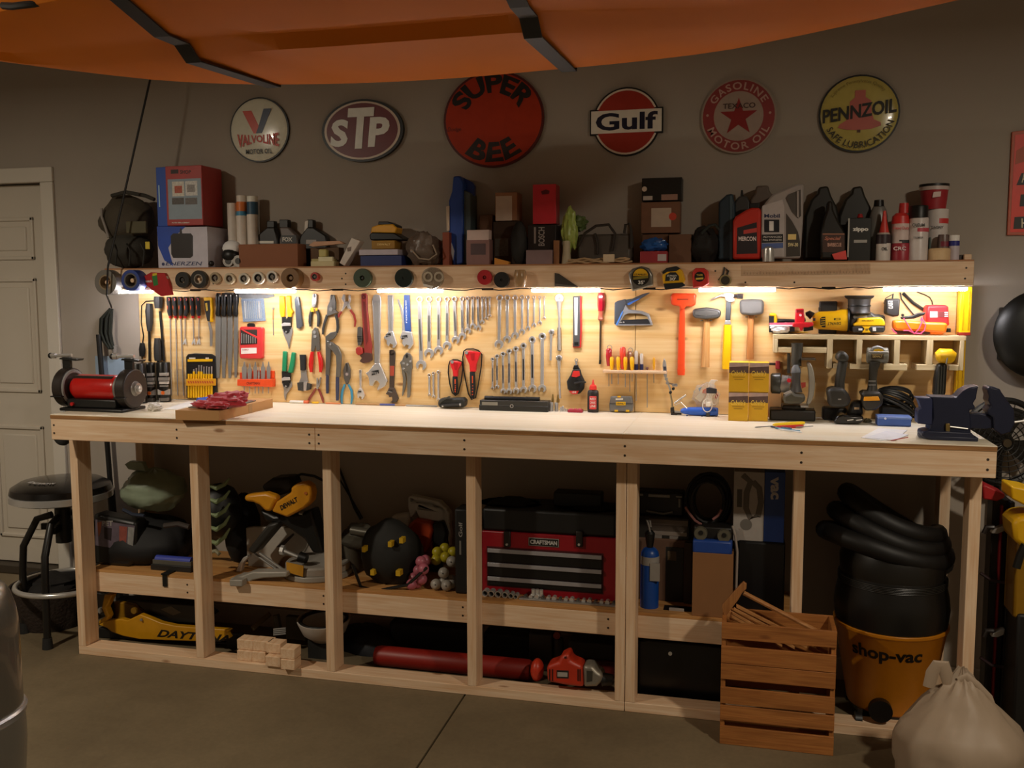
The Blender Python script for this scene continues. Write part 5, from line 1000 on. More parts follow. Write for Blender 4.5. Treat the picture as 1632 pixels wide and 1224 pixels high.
# ================================================================ signs on the wall
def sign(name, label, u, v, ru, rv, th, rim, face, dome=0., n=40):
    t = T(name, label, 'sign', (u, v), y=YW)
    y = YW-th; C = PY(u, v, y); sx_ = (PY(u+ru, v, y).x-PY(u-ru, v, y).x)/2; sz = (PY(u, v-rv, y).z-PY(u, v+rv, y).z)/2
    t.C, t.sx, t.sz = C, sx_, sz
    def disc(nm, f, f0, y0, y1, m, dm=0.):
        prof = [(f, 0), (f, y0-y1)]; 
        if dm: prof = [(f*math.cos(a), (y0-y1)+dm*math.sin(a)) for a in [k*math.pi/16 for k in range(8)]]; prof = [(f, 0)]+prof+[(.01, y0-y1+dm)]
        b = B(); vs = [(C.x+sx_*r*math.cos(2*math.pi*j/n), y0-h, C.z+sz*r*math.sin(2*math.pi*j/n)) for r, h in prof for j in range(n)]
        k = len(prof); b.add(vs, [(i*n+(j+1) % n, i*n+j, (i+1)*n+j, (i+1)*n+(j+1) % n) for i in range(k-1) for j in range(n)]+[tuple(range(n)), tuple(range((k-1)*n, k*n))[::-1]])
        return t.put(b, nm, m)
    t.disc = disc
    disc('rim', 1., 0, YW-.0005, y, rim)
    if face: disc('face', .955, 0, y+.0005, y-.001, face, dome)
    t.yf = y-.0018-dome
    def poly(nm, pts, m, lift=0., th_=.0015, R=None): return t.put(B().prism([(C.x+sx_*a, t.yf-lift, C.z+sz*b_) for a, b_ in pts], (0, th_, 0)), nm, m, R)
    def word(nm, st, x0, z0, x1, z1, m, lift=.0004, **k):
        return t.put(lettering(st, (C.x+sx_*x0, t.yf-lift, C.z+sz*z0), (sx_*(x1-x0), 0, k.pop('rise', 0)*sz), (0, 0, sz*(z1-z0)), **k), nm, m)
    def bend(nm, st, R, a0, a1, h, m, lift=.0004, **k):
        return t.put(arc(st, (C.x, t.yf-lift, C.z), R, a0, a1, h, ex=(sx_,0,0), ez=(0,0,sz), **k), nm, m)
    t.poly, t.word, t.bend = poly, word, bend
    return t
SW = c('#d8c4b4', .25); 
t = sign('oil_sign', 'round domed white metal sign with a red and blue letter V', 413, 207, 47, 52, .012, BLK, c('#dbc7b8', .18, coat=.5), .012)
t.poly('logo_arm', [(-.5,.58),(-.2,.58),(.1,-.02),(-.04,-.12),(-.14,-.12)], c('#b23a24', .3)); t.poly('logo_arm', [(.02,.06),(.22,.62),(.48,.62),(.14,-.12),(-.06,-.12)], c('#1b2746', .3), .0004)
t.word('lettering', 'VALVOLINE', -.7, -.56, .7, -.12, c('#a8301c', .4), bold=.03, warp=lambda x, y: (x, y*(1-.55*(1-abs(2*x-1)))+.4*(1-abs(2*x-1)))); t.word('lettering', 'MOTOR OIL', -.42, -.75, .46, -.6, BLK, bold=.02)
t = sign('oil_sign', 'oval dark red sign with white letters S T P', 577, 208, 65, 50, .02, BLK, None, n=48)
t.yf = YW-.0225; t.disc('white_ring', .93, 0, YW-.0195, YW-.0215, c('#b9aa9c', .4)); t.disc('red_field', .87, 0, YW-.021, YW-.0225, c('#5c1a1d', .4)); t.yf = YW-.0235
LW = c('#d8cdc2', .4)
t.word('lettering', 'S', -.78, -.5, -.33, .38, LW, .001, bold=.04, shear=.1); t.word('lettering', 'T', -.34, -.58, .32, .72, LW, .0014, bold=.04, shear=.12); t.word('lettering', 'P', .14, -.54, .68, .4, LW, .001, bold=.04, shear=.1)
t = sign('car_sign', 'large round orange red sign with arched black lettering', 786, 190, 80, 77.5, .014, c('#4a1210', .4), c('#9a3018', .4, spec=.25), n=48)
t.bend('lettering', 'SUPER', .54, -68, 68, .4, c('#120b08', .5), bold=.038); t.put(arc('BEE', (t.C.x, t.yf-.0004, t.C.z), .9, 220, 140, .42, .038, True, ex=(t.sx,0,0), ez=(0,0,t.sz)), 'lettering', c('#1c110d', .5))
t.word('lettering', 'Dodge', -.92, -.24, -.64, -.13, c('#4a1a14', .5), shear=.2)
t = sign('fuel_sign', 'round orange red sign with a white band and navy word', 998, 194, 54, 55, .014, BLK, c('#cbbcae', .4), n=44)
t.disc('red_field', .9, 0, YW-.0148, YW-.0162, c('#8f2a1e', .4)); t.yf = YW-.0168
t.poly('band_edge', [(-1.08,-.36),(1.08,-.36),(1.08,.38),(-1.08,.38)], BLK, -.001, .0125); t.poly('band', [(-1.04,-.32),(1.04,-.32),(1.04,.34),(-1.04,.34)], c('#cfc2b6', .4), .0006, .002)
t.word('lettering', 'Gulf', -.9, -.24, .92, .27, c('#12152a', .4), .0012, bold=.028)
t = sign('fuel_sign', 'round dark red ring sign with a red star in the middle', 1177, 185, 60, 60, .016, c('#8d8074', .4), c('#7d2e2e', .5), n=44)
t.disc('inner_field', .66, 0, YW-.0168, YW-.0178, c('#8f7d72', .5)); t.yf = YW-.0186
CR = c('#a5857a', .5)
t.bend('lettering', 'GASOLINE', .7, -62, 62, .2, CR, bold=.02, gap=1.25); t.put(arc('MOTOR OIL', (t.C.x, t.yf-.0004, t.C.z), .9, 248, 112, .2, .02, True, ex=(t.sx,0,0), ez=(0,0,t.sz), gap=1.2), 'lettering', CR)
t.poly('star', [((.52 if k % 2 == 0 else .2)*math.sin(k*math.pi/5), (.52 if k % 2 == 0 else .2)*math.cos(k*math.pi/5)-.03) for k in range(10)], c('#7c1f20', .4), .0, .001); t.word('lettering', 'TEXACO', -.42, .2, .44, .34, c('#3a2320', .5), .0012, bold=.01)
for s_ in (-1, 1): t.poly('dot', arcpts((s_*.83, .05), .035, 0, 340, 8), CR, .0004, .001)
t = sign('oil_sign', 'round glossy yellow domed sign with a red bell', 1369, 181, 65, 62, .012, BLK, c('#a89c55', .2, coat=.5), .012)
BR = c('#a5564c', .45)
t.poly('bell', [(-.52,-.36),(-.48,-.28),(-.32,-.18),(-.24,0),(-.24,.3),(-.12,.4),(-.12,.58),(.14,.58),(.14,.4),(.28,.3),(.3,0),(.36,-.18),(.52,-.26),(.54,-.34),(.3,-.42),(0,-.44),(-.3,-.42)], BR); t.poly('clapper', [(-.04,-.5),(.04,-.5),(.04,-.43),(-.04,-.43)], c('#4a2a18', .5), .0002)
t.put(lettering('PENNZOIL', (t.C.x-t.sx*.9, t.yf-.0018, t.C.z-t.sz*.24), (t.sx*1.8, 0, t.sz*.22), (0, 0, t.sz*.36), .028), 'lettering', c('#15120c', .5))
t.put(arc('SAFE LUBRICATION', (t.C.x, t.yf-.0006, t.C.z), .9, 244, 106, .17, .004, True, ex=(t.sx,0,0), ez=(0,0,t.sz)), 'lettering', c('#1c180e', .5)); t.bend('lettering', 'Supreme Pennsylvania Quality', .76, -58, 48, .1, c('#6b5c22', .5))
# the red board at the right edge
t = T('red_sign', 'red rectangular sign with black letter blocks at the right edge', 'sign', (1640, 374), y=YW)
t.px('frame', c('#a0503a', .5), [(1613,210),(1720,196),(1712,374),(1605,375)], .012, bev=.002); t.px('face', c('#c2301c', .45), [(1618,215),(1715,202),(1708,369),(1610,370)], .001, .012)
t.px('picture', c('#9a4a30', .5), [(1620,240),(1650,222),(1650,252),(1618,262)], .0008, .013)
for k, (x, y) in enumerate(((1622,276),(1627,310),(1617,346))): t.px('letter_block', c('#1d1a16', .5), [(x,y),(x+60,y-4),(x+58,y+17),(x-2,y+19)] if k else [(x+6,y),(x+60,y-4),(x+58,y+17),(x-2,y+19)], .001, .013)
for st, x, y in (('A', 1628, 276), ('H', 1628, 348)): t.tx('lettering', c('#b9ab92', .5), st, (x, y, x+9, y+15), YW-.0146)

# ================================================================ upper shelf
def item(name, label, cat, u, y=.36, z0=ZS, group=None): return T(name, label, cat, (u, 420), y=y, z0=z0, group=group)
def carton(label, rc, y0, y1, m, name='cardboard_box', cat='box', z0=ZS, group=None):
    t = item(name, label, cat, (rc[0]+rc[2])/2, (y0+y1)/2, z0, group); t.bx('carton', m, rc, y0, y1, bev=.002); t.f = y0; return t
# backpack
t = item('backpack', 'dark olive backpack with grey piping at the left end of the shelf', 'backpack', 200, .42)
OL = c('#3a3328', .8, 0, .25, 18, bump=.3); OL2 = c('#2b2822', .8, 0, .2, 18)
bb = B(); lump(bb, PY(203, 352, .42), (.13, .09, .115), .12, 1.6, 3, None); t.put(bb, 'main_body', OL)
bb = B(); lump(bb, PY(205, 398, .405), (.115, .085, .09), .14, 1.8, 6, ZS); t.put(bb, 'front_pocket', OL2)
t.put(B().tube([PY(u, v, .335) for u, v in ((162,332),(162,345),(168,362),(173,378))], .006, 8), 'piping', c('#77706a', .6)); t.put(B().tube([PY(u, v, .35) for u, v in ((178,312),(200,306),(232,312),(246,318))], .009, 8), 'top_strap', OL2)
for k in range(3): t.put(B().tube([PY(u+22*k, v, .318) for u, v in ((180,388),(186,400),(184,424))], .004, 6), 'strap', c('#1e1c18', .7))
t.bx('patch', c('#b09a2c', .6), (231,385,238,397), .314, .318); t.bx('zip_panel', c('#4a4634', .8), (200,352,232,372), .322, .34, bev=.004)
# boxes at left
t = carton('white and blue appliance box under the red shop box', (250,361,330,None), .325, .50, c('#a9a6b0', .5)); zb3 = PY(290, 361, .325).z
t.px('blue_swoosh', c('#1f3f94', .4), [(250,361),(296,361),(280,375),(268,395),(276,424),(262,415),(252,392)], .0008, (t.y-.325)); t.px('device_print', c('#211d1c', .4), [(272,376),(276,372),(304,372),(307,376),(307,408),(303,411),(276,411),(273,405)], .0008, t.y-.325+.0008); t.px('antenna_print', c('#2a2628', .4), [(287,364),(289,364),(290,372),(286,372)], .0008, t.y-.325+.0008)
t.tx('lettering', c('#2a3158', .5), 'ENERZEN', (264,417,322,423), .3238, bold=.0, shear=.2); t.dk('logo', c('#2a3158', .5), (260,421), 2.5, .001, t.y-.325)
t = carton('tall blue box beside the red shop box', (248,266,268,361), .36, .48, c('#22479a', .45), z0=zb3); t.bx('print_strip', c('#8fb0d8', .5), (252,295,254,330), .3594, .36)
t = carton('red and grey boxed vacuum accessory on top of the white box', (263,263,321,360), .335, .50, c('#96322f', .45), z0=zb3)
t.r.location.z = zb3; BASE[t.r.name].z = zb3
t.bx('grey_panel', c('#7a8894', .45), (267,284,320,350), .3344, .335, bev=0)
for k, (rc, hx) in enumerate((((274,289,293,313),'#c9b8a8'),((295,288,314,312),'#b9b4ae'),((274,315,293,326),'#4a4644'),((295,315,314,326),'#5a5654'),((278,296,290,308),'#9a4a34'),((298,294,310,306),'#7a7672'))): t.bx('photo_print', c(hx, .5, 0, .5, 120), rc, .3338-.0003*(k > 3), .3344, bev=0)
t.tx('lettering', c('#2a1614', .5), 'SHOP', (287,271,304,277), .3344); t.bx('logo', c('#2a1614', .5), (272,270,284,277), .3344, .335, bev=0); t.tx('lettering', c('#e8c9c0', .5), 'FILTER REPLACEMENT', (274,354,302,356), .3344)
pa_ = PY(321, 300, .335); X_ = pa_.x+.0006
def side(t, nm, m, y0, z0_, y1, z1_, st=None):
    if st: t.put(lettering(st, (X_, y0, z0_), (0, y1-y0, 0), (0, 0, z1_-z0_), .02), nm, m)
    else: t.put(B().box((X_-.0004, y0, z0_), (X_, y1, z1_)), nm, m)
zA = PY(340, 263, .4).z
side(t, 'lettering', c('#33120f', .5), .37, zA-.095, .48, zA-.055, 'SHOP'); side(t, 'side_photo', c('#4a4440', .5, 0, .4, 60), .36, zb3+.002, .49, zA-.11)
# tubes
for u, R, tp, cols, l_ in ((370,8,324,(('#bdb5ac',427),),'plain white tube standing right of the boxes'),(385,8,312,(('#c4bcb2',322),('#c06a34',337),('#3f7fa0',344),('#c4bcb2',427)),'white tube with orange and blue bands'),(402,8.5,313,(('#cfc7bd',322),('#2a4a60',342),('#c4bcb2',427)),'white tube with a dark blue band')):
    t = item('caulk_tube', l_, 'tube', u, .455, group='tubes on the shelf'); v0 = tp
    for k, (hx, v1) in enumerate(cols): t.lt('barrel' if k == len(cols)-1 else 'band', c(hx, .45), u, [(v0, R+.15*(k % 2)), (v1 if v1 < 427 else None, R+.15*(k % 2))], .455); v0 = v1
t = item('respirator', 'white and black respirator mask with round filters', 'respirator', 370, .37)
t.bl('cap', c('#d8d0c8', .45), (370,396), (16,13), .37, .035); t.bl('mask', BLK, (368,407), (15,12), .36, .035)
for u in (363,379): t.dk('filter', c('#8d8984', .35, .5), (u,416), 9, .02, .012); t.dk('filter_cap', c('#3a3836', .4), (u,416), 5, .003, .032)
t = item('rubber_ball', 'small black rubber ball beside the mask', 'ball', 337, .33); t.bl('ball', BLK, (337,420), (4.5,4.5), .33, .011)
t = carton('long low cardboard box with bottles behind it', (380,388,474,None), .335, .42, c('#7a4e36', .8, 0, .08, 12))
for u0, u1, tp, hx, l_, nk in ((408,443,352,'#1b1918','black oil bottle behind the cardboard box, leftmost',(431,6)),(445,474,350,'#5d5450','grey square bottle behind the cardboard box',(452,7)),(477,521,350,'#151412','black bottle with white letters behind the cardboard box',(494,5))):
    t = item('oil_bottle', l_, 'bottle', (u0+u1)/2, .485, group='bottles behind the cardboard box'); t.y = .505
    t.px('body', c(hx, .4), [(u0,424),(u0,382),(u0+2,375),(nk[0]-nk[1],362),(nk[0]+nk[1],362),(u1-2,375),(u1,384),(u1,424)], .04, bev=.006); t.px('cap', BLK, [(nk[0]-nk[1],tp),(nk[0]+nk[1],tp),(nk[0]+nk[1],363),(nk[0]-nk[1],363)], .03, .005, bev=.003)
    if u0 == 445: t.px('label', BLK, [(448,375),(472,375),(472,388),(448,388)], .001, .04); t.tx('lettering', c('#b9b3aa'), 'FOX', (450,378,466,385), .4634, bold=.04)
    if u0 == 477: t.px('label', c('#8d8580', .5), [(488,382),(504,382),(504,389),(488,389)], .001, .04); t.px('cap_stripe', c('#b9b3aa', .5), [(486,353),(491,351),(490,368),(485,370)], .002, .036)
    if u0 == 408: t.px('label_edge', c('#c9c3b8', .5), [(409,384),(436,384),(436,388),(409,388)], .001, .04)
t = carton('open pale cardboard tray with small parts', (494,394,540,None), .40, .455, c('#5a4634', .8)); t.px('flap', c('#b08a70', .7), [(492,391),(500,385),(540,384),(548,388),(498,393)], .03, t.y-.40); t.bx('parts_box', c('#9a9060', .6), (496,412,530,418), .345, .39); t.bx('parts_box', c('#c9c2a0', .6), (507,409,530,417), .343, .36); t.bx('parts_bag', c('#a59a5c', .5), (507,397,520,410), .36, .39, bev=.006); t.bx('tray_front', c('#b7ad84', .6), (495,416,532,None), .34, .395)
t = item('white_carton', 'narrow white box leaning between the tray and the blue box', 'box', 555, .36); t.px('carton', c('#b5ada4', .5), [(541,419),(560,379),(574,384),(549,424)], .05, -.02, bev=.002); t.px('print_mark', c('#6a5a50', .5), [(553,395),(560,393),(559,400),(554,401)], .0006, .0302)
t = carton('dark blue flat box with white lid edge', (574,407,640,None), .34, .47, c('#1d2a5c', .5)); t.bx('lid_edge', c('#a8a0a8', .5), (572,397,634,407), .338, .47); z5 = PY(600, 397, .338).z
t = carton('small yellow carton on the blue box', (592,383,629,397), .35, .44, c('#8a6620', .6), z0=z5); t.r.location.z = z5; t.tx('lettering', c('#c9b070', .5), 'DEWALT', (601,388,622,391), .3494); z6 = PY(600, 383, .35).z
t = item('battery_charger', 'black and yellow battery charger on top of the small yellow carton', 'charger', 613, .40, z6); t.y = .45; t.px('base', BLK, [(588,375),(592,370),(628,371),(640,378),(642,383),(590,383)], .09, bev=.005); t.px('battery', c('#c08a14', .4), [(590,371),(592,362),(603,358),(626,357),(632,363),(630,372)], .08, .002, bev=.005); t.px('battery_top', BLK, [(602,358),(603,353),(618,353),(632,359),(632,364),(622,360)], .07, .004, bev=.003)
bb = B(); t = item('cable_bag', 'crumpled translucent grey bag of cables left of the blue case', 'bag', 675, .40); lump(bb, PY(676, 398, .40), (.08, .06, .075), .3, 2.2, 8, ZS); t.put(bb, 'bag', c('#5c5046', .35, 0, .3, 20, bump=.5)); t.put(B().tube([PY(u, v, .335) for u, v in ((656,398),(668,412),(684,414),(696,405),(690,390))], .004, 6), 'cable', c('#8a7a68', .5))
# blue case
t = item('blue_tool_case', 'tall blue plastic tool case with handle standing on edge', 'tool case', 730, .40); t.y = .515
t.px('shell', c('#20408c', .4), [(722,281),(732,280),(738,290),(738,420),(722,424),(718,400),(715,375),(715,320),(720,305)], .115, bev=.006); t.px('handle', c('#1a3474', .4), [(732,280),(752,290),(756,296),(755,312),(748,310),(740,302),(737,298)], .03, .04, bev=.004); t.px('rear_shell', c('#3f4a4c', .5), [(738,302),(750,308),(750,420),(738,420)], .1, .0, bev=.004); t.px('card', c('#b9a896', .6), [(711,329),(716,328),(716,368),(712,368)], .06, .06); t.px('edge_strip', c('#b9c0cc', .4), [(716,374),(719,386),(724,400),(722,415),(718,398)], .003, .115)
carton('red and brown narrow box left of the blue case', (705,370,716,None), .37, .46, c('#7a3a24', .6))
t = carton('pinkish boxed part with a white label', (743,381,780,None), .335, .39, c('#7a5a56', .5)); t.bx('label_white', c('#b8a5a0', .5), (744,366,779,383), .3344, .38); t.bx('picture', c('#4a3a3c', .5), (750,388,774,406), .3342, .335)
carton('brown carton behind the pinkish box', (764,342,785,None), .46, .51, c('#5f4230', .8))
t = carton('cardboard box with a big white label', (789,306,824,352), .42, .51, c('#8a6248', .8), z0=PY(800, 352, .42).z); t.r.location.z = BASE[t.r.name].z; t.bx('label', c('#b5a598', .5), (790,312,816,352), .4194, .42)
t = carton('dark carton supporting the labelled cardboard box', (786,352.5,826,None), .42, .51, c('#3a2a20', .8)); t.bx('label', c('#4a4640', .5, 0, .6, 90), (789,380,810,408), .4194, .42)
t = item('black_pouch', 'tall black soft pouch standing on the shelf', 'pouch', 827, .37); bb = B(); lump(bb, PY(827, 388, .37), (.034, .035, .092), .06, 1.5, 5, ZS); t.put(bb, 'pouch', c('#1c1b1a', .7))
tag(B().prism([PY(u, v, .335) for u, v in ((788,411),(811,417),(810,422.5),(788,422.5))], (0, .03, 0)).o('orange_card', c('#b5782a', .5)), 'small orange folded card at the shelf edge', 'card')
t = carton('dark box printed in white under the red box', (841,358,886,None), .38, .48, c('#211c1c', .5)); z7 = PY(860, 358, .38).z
t.tx('lettering', c('#9a9490', .5), 'BOSCH', [(868,392),(868,362),(858,392)], .3794); t.bx('print', c('#8d8580', .5), (851,362,854,388), .3794, .38, bev=0); t.bx('window', c('#7d6a6c', .4), (838,398,880,None), .345, .38)
t = carton('shiny red box on top of the dark printed box', (849,293,886,357), .38, .46, c('#b02a34', .3), z0=z7); t.r.location.z = z7; t.px('logo', c('#5a1820', .5), [(862,305),(870,302),(876,304),(875,309),(864,310)], .0006, t.y-.38)
carton('plain tan carton beside the green bag', (882,383,891,None), .36, .42, c('#8a6040', .8))
t = item('green_bag', 'crumpled green and orange foil bag', 'bag', 905, .38); bb = B(); lump(bb, PY(908, 368, .375), (.03, .03, .085), .35, 2.2, 9, None); t.put(bb, 'foil', c('#8a9a4c', .35, 0, .5, 14, bump=.5)); bb = B(); lump(bb, PY(922, 356, .41), (.035, .03, .03), .5, 2.4, 2, None); t.put(bb, 'leaf_fold', c('#4a5a30', .45, 0, .3, 14)); t.lt('bottle_neck', c('#a59a80', .5), 903, [(384,6), (400,6), (None,8)], .36)
t = item('tote_bag', 'clear grey tote bag with dark strap handles', 'bag', 960, .42); t.bx('bag', c('#4a443e', .4, 0, .25, 14, bump=.3), (920,372,1006,None), .38, .48, bev=.012)
for P in (((922,392),(932,372),(950,360),(970,358),(980,372),(975,400)), ((948,372),(952,388),(952,405)), ((995,372),(997,358),(1003,356),(1006,368),(1006,395))): t.put(B().tube([PY(u, v, .372) for u, v in P], .006, 7), 'strap', c('#2a221c', .7))
t = item('rope_hank', 'hank of thin beige rope lying in front of the tote bag', 'rope', 955, .345); cb = B()
for k in range(6): cb.tube([(PY(u, 412, .34).x, .335+.012*math.sin(u*.11+k)+.004*k, ZS+.006+.006*(k % 3)+.003*math.sin(u*.2+k*2)) for u in range(904+k*2, 1010-k*2, 8)], .0042, 6)
t.put(cb, 'rope', c('#a58a68', .8)); t.bx('paper_band', c('#b9a78c', .6), (961,405,979,418), .325, .34)
# right stack of boxes
t = carton('wide brown carton at the bottom of the box stack', (1066,373,1102,None), .40, .50, c('#5f4230', .8)); 
t = carton('small red box at the bottom of the stack', (1020,400,1063,None), .345, .42, c('#8a2a30', .5)); t.bx('label', c('#a59a98', .5), (1048,405,1062,416), .3444, .345); z8 = PY(1040, 400, .345).z
t = item('blue_packet', 'blue crinkled plastic packet on the small red box', 'packet', 1040, .38, z8); bb = B(); lump(bb, PY(1043, 391, .385), (.052, .035, .028), .35, 2.4, 4, z8); t.put(bb, 'packet', c('#1f4a86', .2, 0, .3, 20, bump=.4))
t = carton('brown carton with a square white label in the stack', (1022,321,1084,372), .43, .51, c('#6b4a36', .8), z0=PY(1050, 373, .43).z); t.r.location.z = BASE[t.r.name].z; t.bx('label', c('#a89888', .5), (1038,331,1070,362), .4294, .43); t.dk('sticker', c('#b5402c', .5), (1072,345), 6, .001, t.y-.43); z9 = PY(1050, 321, .43).z
carton('lowest brown carton behind the blue packet', (1023,373,1065,None), .43, .51, c('#5a3e2c', .8))
t = carton('black box with white stickers on top of the stack', (1023,282,1087,320), .43, .51, c('#12110f', .4), z0=z9+.0005); t.r.location.z = z9; t.bx('sticker', c('#a59a92', .5), (1025,312,1040,319), .4294, .43); t.bx('sticker', c('#8a6a5c', .5), (1054,309,1080,319), .4294, .43); t.dk('sticker_round', c('#b5a494', .5), (1027,301), 4, .001, t.y-.43)
t = item('black_bag', 'low black tool bag between the boxes and the bottles', 'bag', 1125, .43); bb = B(); lump(bb, PY(1123, 392, .43), (.058, .06, .075), .2, 1.8, 7, ZS); t.put(bb, 'bag', c('#171411', .75)); t.put(B().tube([PY(u, v, .34) for u, v in ((1118,372),(1130,360),(1140,358),(1146,366))], .006, 7), 'handle', c('#151a14', .7))
# bottles and cans
def jug(name, label, pts, hx, y0, th, cat='bottle', group=None, rough=.4, bev=.008):
    u = sum(p[0] for p in pts)/len(pts); t = item(name, label, cat, u, y0+th/2, group=group); t.y = y0+th
    t.px('body', c(hx, rough), pts, th, bev=bev); return t
t = jug('oil_jug', 'dark blue jug half hidden behind the red bottle', [(1145,414),(1145,322),(1158,310),(1168,308),(1172,330),(1172,414)], '#22303a', .40, .08); t.px('ridge', c('#3a4a52', .4), [(1163,312),(1167,312),(1167,414),(1163,414)], .003, .08)
t = jug('clear_bottle', 'bottle with a thin black nozzle behind the red bottle', [(1170,414),(1170,322),(1178,312),(1190,312),(1196,322),(1196,414)], '#3a3836', .44, .06); t.px('nozzle', BLK, [(1180,312),(1181,303),(1184,303),(1185,312)], .008, .03)
t = jug('fluid_bottle', 'red transmission fluid bottle with black cap', [(1168,413),(1168,352),(1172,345),(1190,334),(1198,331),(1211,331),(1213,336),(1213,413)], '#a8281c', .335, .06, group='oil bottles'); t.px('cap', BLK, [(1194,324),(1211,323),(1211,332),(1194,332)], .04, .01, bev=.003); t.px('label', c('#241c20', .45), [(1175,363),(1206,354),(1207,404),(1174,405)], .001, .06); t.px('label_stripe', c('#a83a34', .45), [(1185,367),(1206,363),(1206,370),(1185,373)], .0008, .061); t.tx('lettering', c('#c9b8b4', .5), 'MERCON', (1177,377,1205,384), .3332, bold=.03)
t = jug('oil_jug', 'grey jug behind the silver oil jug', [(1196,414),(1196,318),(1203,308),(1205,296),(1225,295),(1227,306),(1240,316),(1240,414)], '#5a5048', .43, .07)
SJ = '#8d8682'
t = jug('oil_jug', 'large silver engine oil jug with handle and black label', [(1213,412),(1213,332),(1222,320),(1232,309),(1258,298),(1270,293),(1281,293),(1280,350),(1276,412)], SJ, .335, .075, rough=.35)
t.px('handle_gap', c('#3f3833', .5), [(1252,316),(1256,310),(1276,302),(1277,344),(1272,348),(1262,338)], .002, .075); t.px('handle_bar', c(SJ, .35), [(1270,305),(1273,304),(1273,347),(1270,345)], .004, .077); t.px('label', c('#a29a98', .4), [(1215,328),(1247,318),(1250,330),(1250,409),(1214,409)], .001, .0755)
t.px('label_black', c('#15151a', .4), [(1218,350),(1242,350),(1242,370),(1218,370)], .0008, .0768); t.tx('lettering', c('#c9c4c0', .4), '1', (1226,352.5,1233,368), .3318, bold=.02); t.tx('lettering', c('#1d2444', .4), 'Mobil', (1218,341,1243,347), .333, bold=.03)
t.px('label_black', c('#1d1c1e', .4), [(1214,374),(1248,373),(1248,386),(1214,387)], .0008, .0768); t.tx('lettering', c('#b0aaa4', .5), 'ADVANCED', (1216,376,1246,379), .3318); t.tx('lettering', c('#b0aaa4', .5), 'FULL SYNTHETIC', (1216,381,1246,384), .3318); t.px('label_blue', c('#4a5a8a', .4), [(1214,388),(1248,387),(1248,395),(1214,397)], .0008, .0768)
t.px('side_label', c('#3a352f', .4), [(1253,340),(1262,352),(1272,370),(1275,385),(1275,408),(1253,409)], .0008, .0755); t.tx('lettering', c('#c9b98a', .5), '5W-30', (1256,387,1272,393), .333, bold=.03); t.bx('badge', c('#c9b070', .5), (1256,373,1269,382), .3332, .334, bev=0)
t = item('small_can', 'tiny shiny silver can in front of the silver jug', 'can', 1225, .325); t.lt('can', CHROME, 1225, [(393,5), (396,9), (400,9.5), (None,9.5)], .325)
for k, (a, l_) in enumerate(((0, 'black oil jug right of the silver jug'), (54, 'black oil jug behind the black lighter fluid can'))):
    jug('oil_jug', l_, [(1281+a,413),(1283+a,345),(1293+a,318),(1303+a,308),(1305+a,298),(1320+a,296),(1325+a,312),(1334+a,330),(1337+a,345),(1337+a,413)], '#1f1d19', .43, .07, group='black oil jugs')
t = jug('sauce_bottle', 'dark bottle with framed brown label', [(1308,413),(1308,372),(1312,350),(1318,334),(1319,320),(1327,320),(1328,334),(1336,352),(1348,372),(1348,413)], '#16130f', .335, .06); t.px('label', c('#3a2218', .45), [(1311,373),(1346,373),(1346,402),(1311,402)], .001, .06); t.px('label_edge', c('#8a5a44', .45), [(1311,372),(1346,372),(1346,374),(1311,374)], .0012, .06); t.tx('lettering', c('#a5604a', .5), 'Special', (1314,377,1340,384), .3338, shear=.3); t.tx('lettering', c('#b58a78', .5), 'BARBECUE', (1319,387,1341,393), .3338)
o = B().prism([PY(u, v, .325) for u, v in ((1326,405),(1348,399),(1350,413.5),(1330,413.5))], (0, .01, 0)).o('red_card', c('#c2403a', .5)); tag(o, 'small red card in front of the framed bottle', 'card')
t = carton('black lighter fluid can with white lettering', (1353,347,1389,None), .335, .375, c('#1b1b19', .35), name='fluid_can', cat='can'); t.tx('lettering', c('#c9c6c0', .4), 'zippo', (1359,362,1384,370), .3344, bold=.05); t.bx('side_strip', c('#8d8a82', .4, .4), (1352,348,1354.5,410), .3346, .336, bev=0); t.bx('print', c('#8d8a84', .4), (1361,382,1382,387), .3344, .335, bev=0); t.lt('nozzle', c('#8a2020', .4), 1371, [(341,3), (347,5)], .355)
t = item('additive_bottle', 'grey bottle with black cap behind the red spray', 'bottle', 1400, .40); t.lt('body', c('#5f5c58', .35), 1401, [(328,8), (334,11), (345,14), (None,14)], .40, sy=.6); t.lt('cap', BLK, 1401, [(319,7), (329,8)], .40)
t = item('oil_can', 'small oil can with a long red nozzle', 'oil can', 1408, .345); t.lt('nozzle', c('#b0342e', .4), 1410, [(336,2), (352,4), (372,8)], .345); t.lt('shoulder', c('#b9b3ac', .35, .5), 1408, [(371,9), (375,11)], .345); t.lt('upper_label', c('#2a2024', .4), 1408, [(374,11.2), (389,11.2)], .345); t.lt('body', c('#b5aea8', .4), 1408, [(388,11), (None,11)], .345); t.tx('lettering', c('#2a2a2c', .5), 'OIL', (1405,394,1415,399), .3155, bold=.03)
t = item('red_can', 'red can at the bottom with white lettering', 'can', 1435, .36); t.lt('can', c('#8a2430', .4), 1436, [(388,14), (390,15), (None,15)], .36); t.tx('lettering', c('#d0b8b8', .5), 'CRC', (1424,393,1444,399), .3208); z10 = PY(1436, 388, .36).z
t = item('spray_bottle', 'red and white heavy duty bottle standing on the red can', 'bottle', 1436, .36, z10); t.lt('label_body', c('#b5a5a0', .4), 1436, [(357,14), (None,14)], .36); t.lt('shoulder', c('#b02a26', .4), 1436, [(340,8), (345,13), (357,14.2)], .36); t.lt('cap', c('#a82a2a', .4), 1441, [(324,7), (340,8)], .36); t.tx('lettering', c('#b0302c', .5), 'Heavy Duty', (1424,361,1449,367), .3222); t.lt('base_ring', c('#2a2c2e', .4), 1436, [(383,14.3), (None,14)], .36)
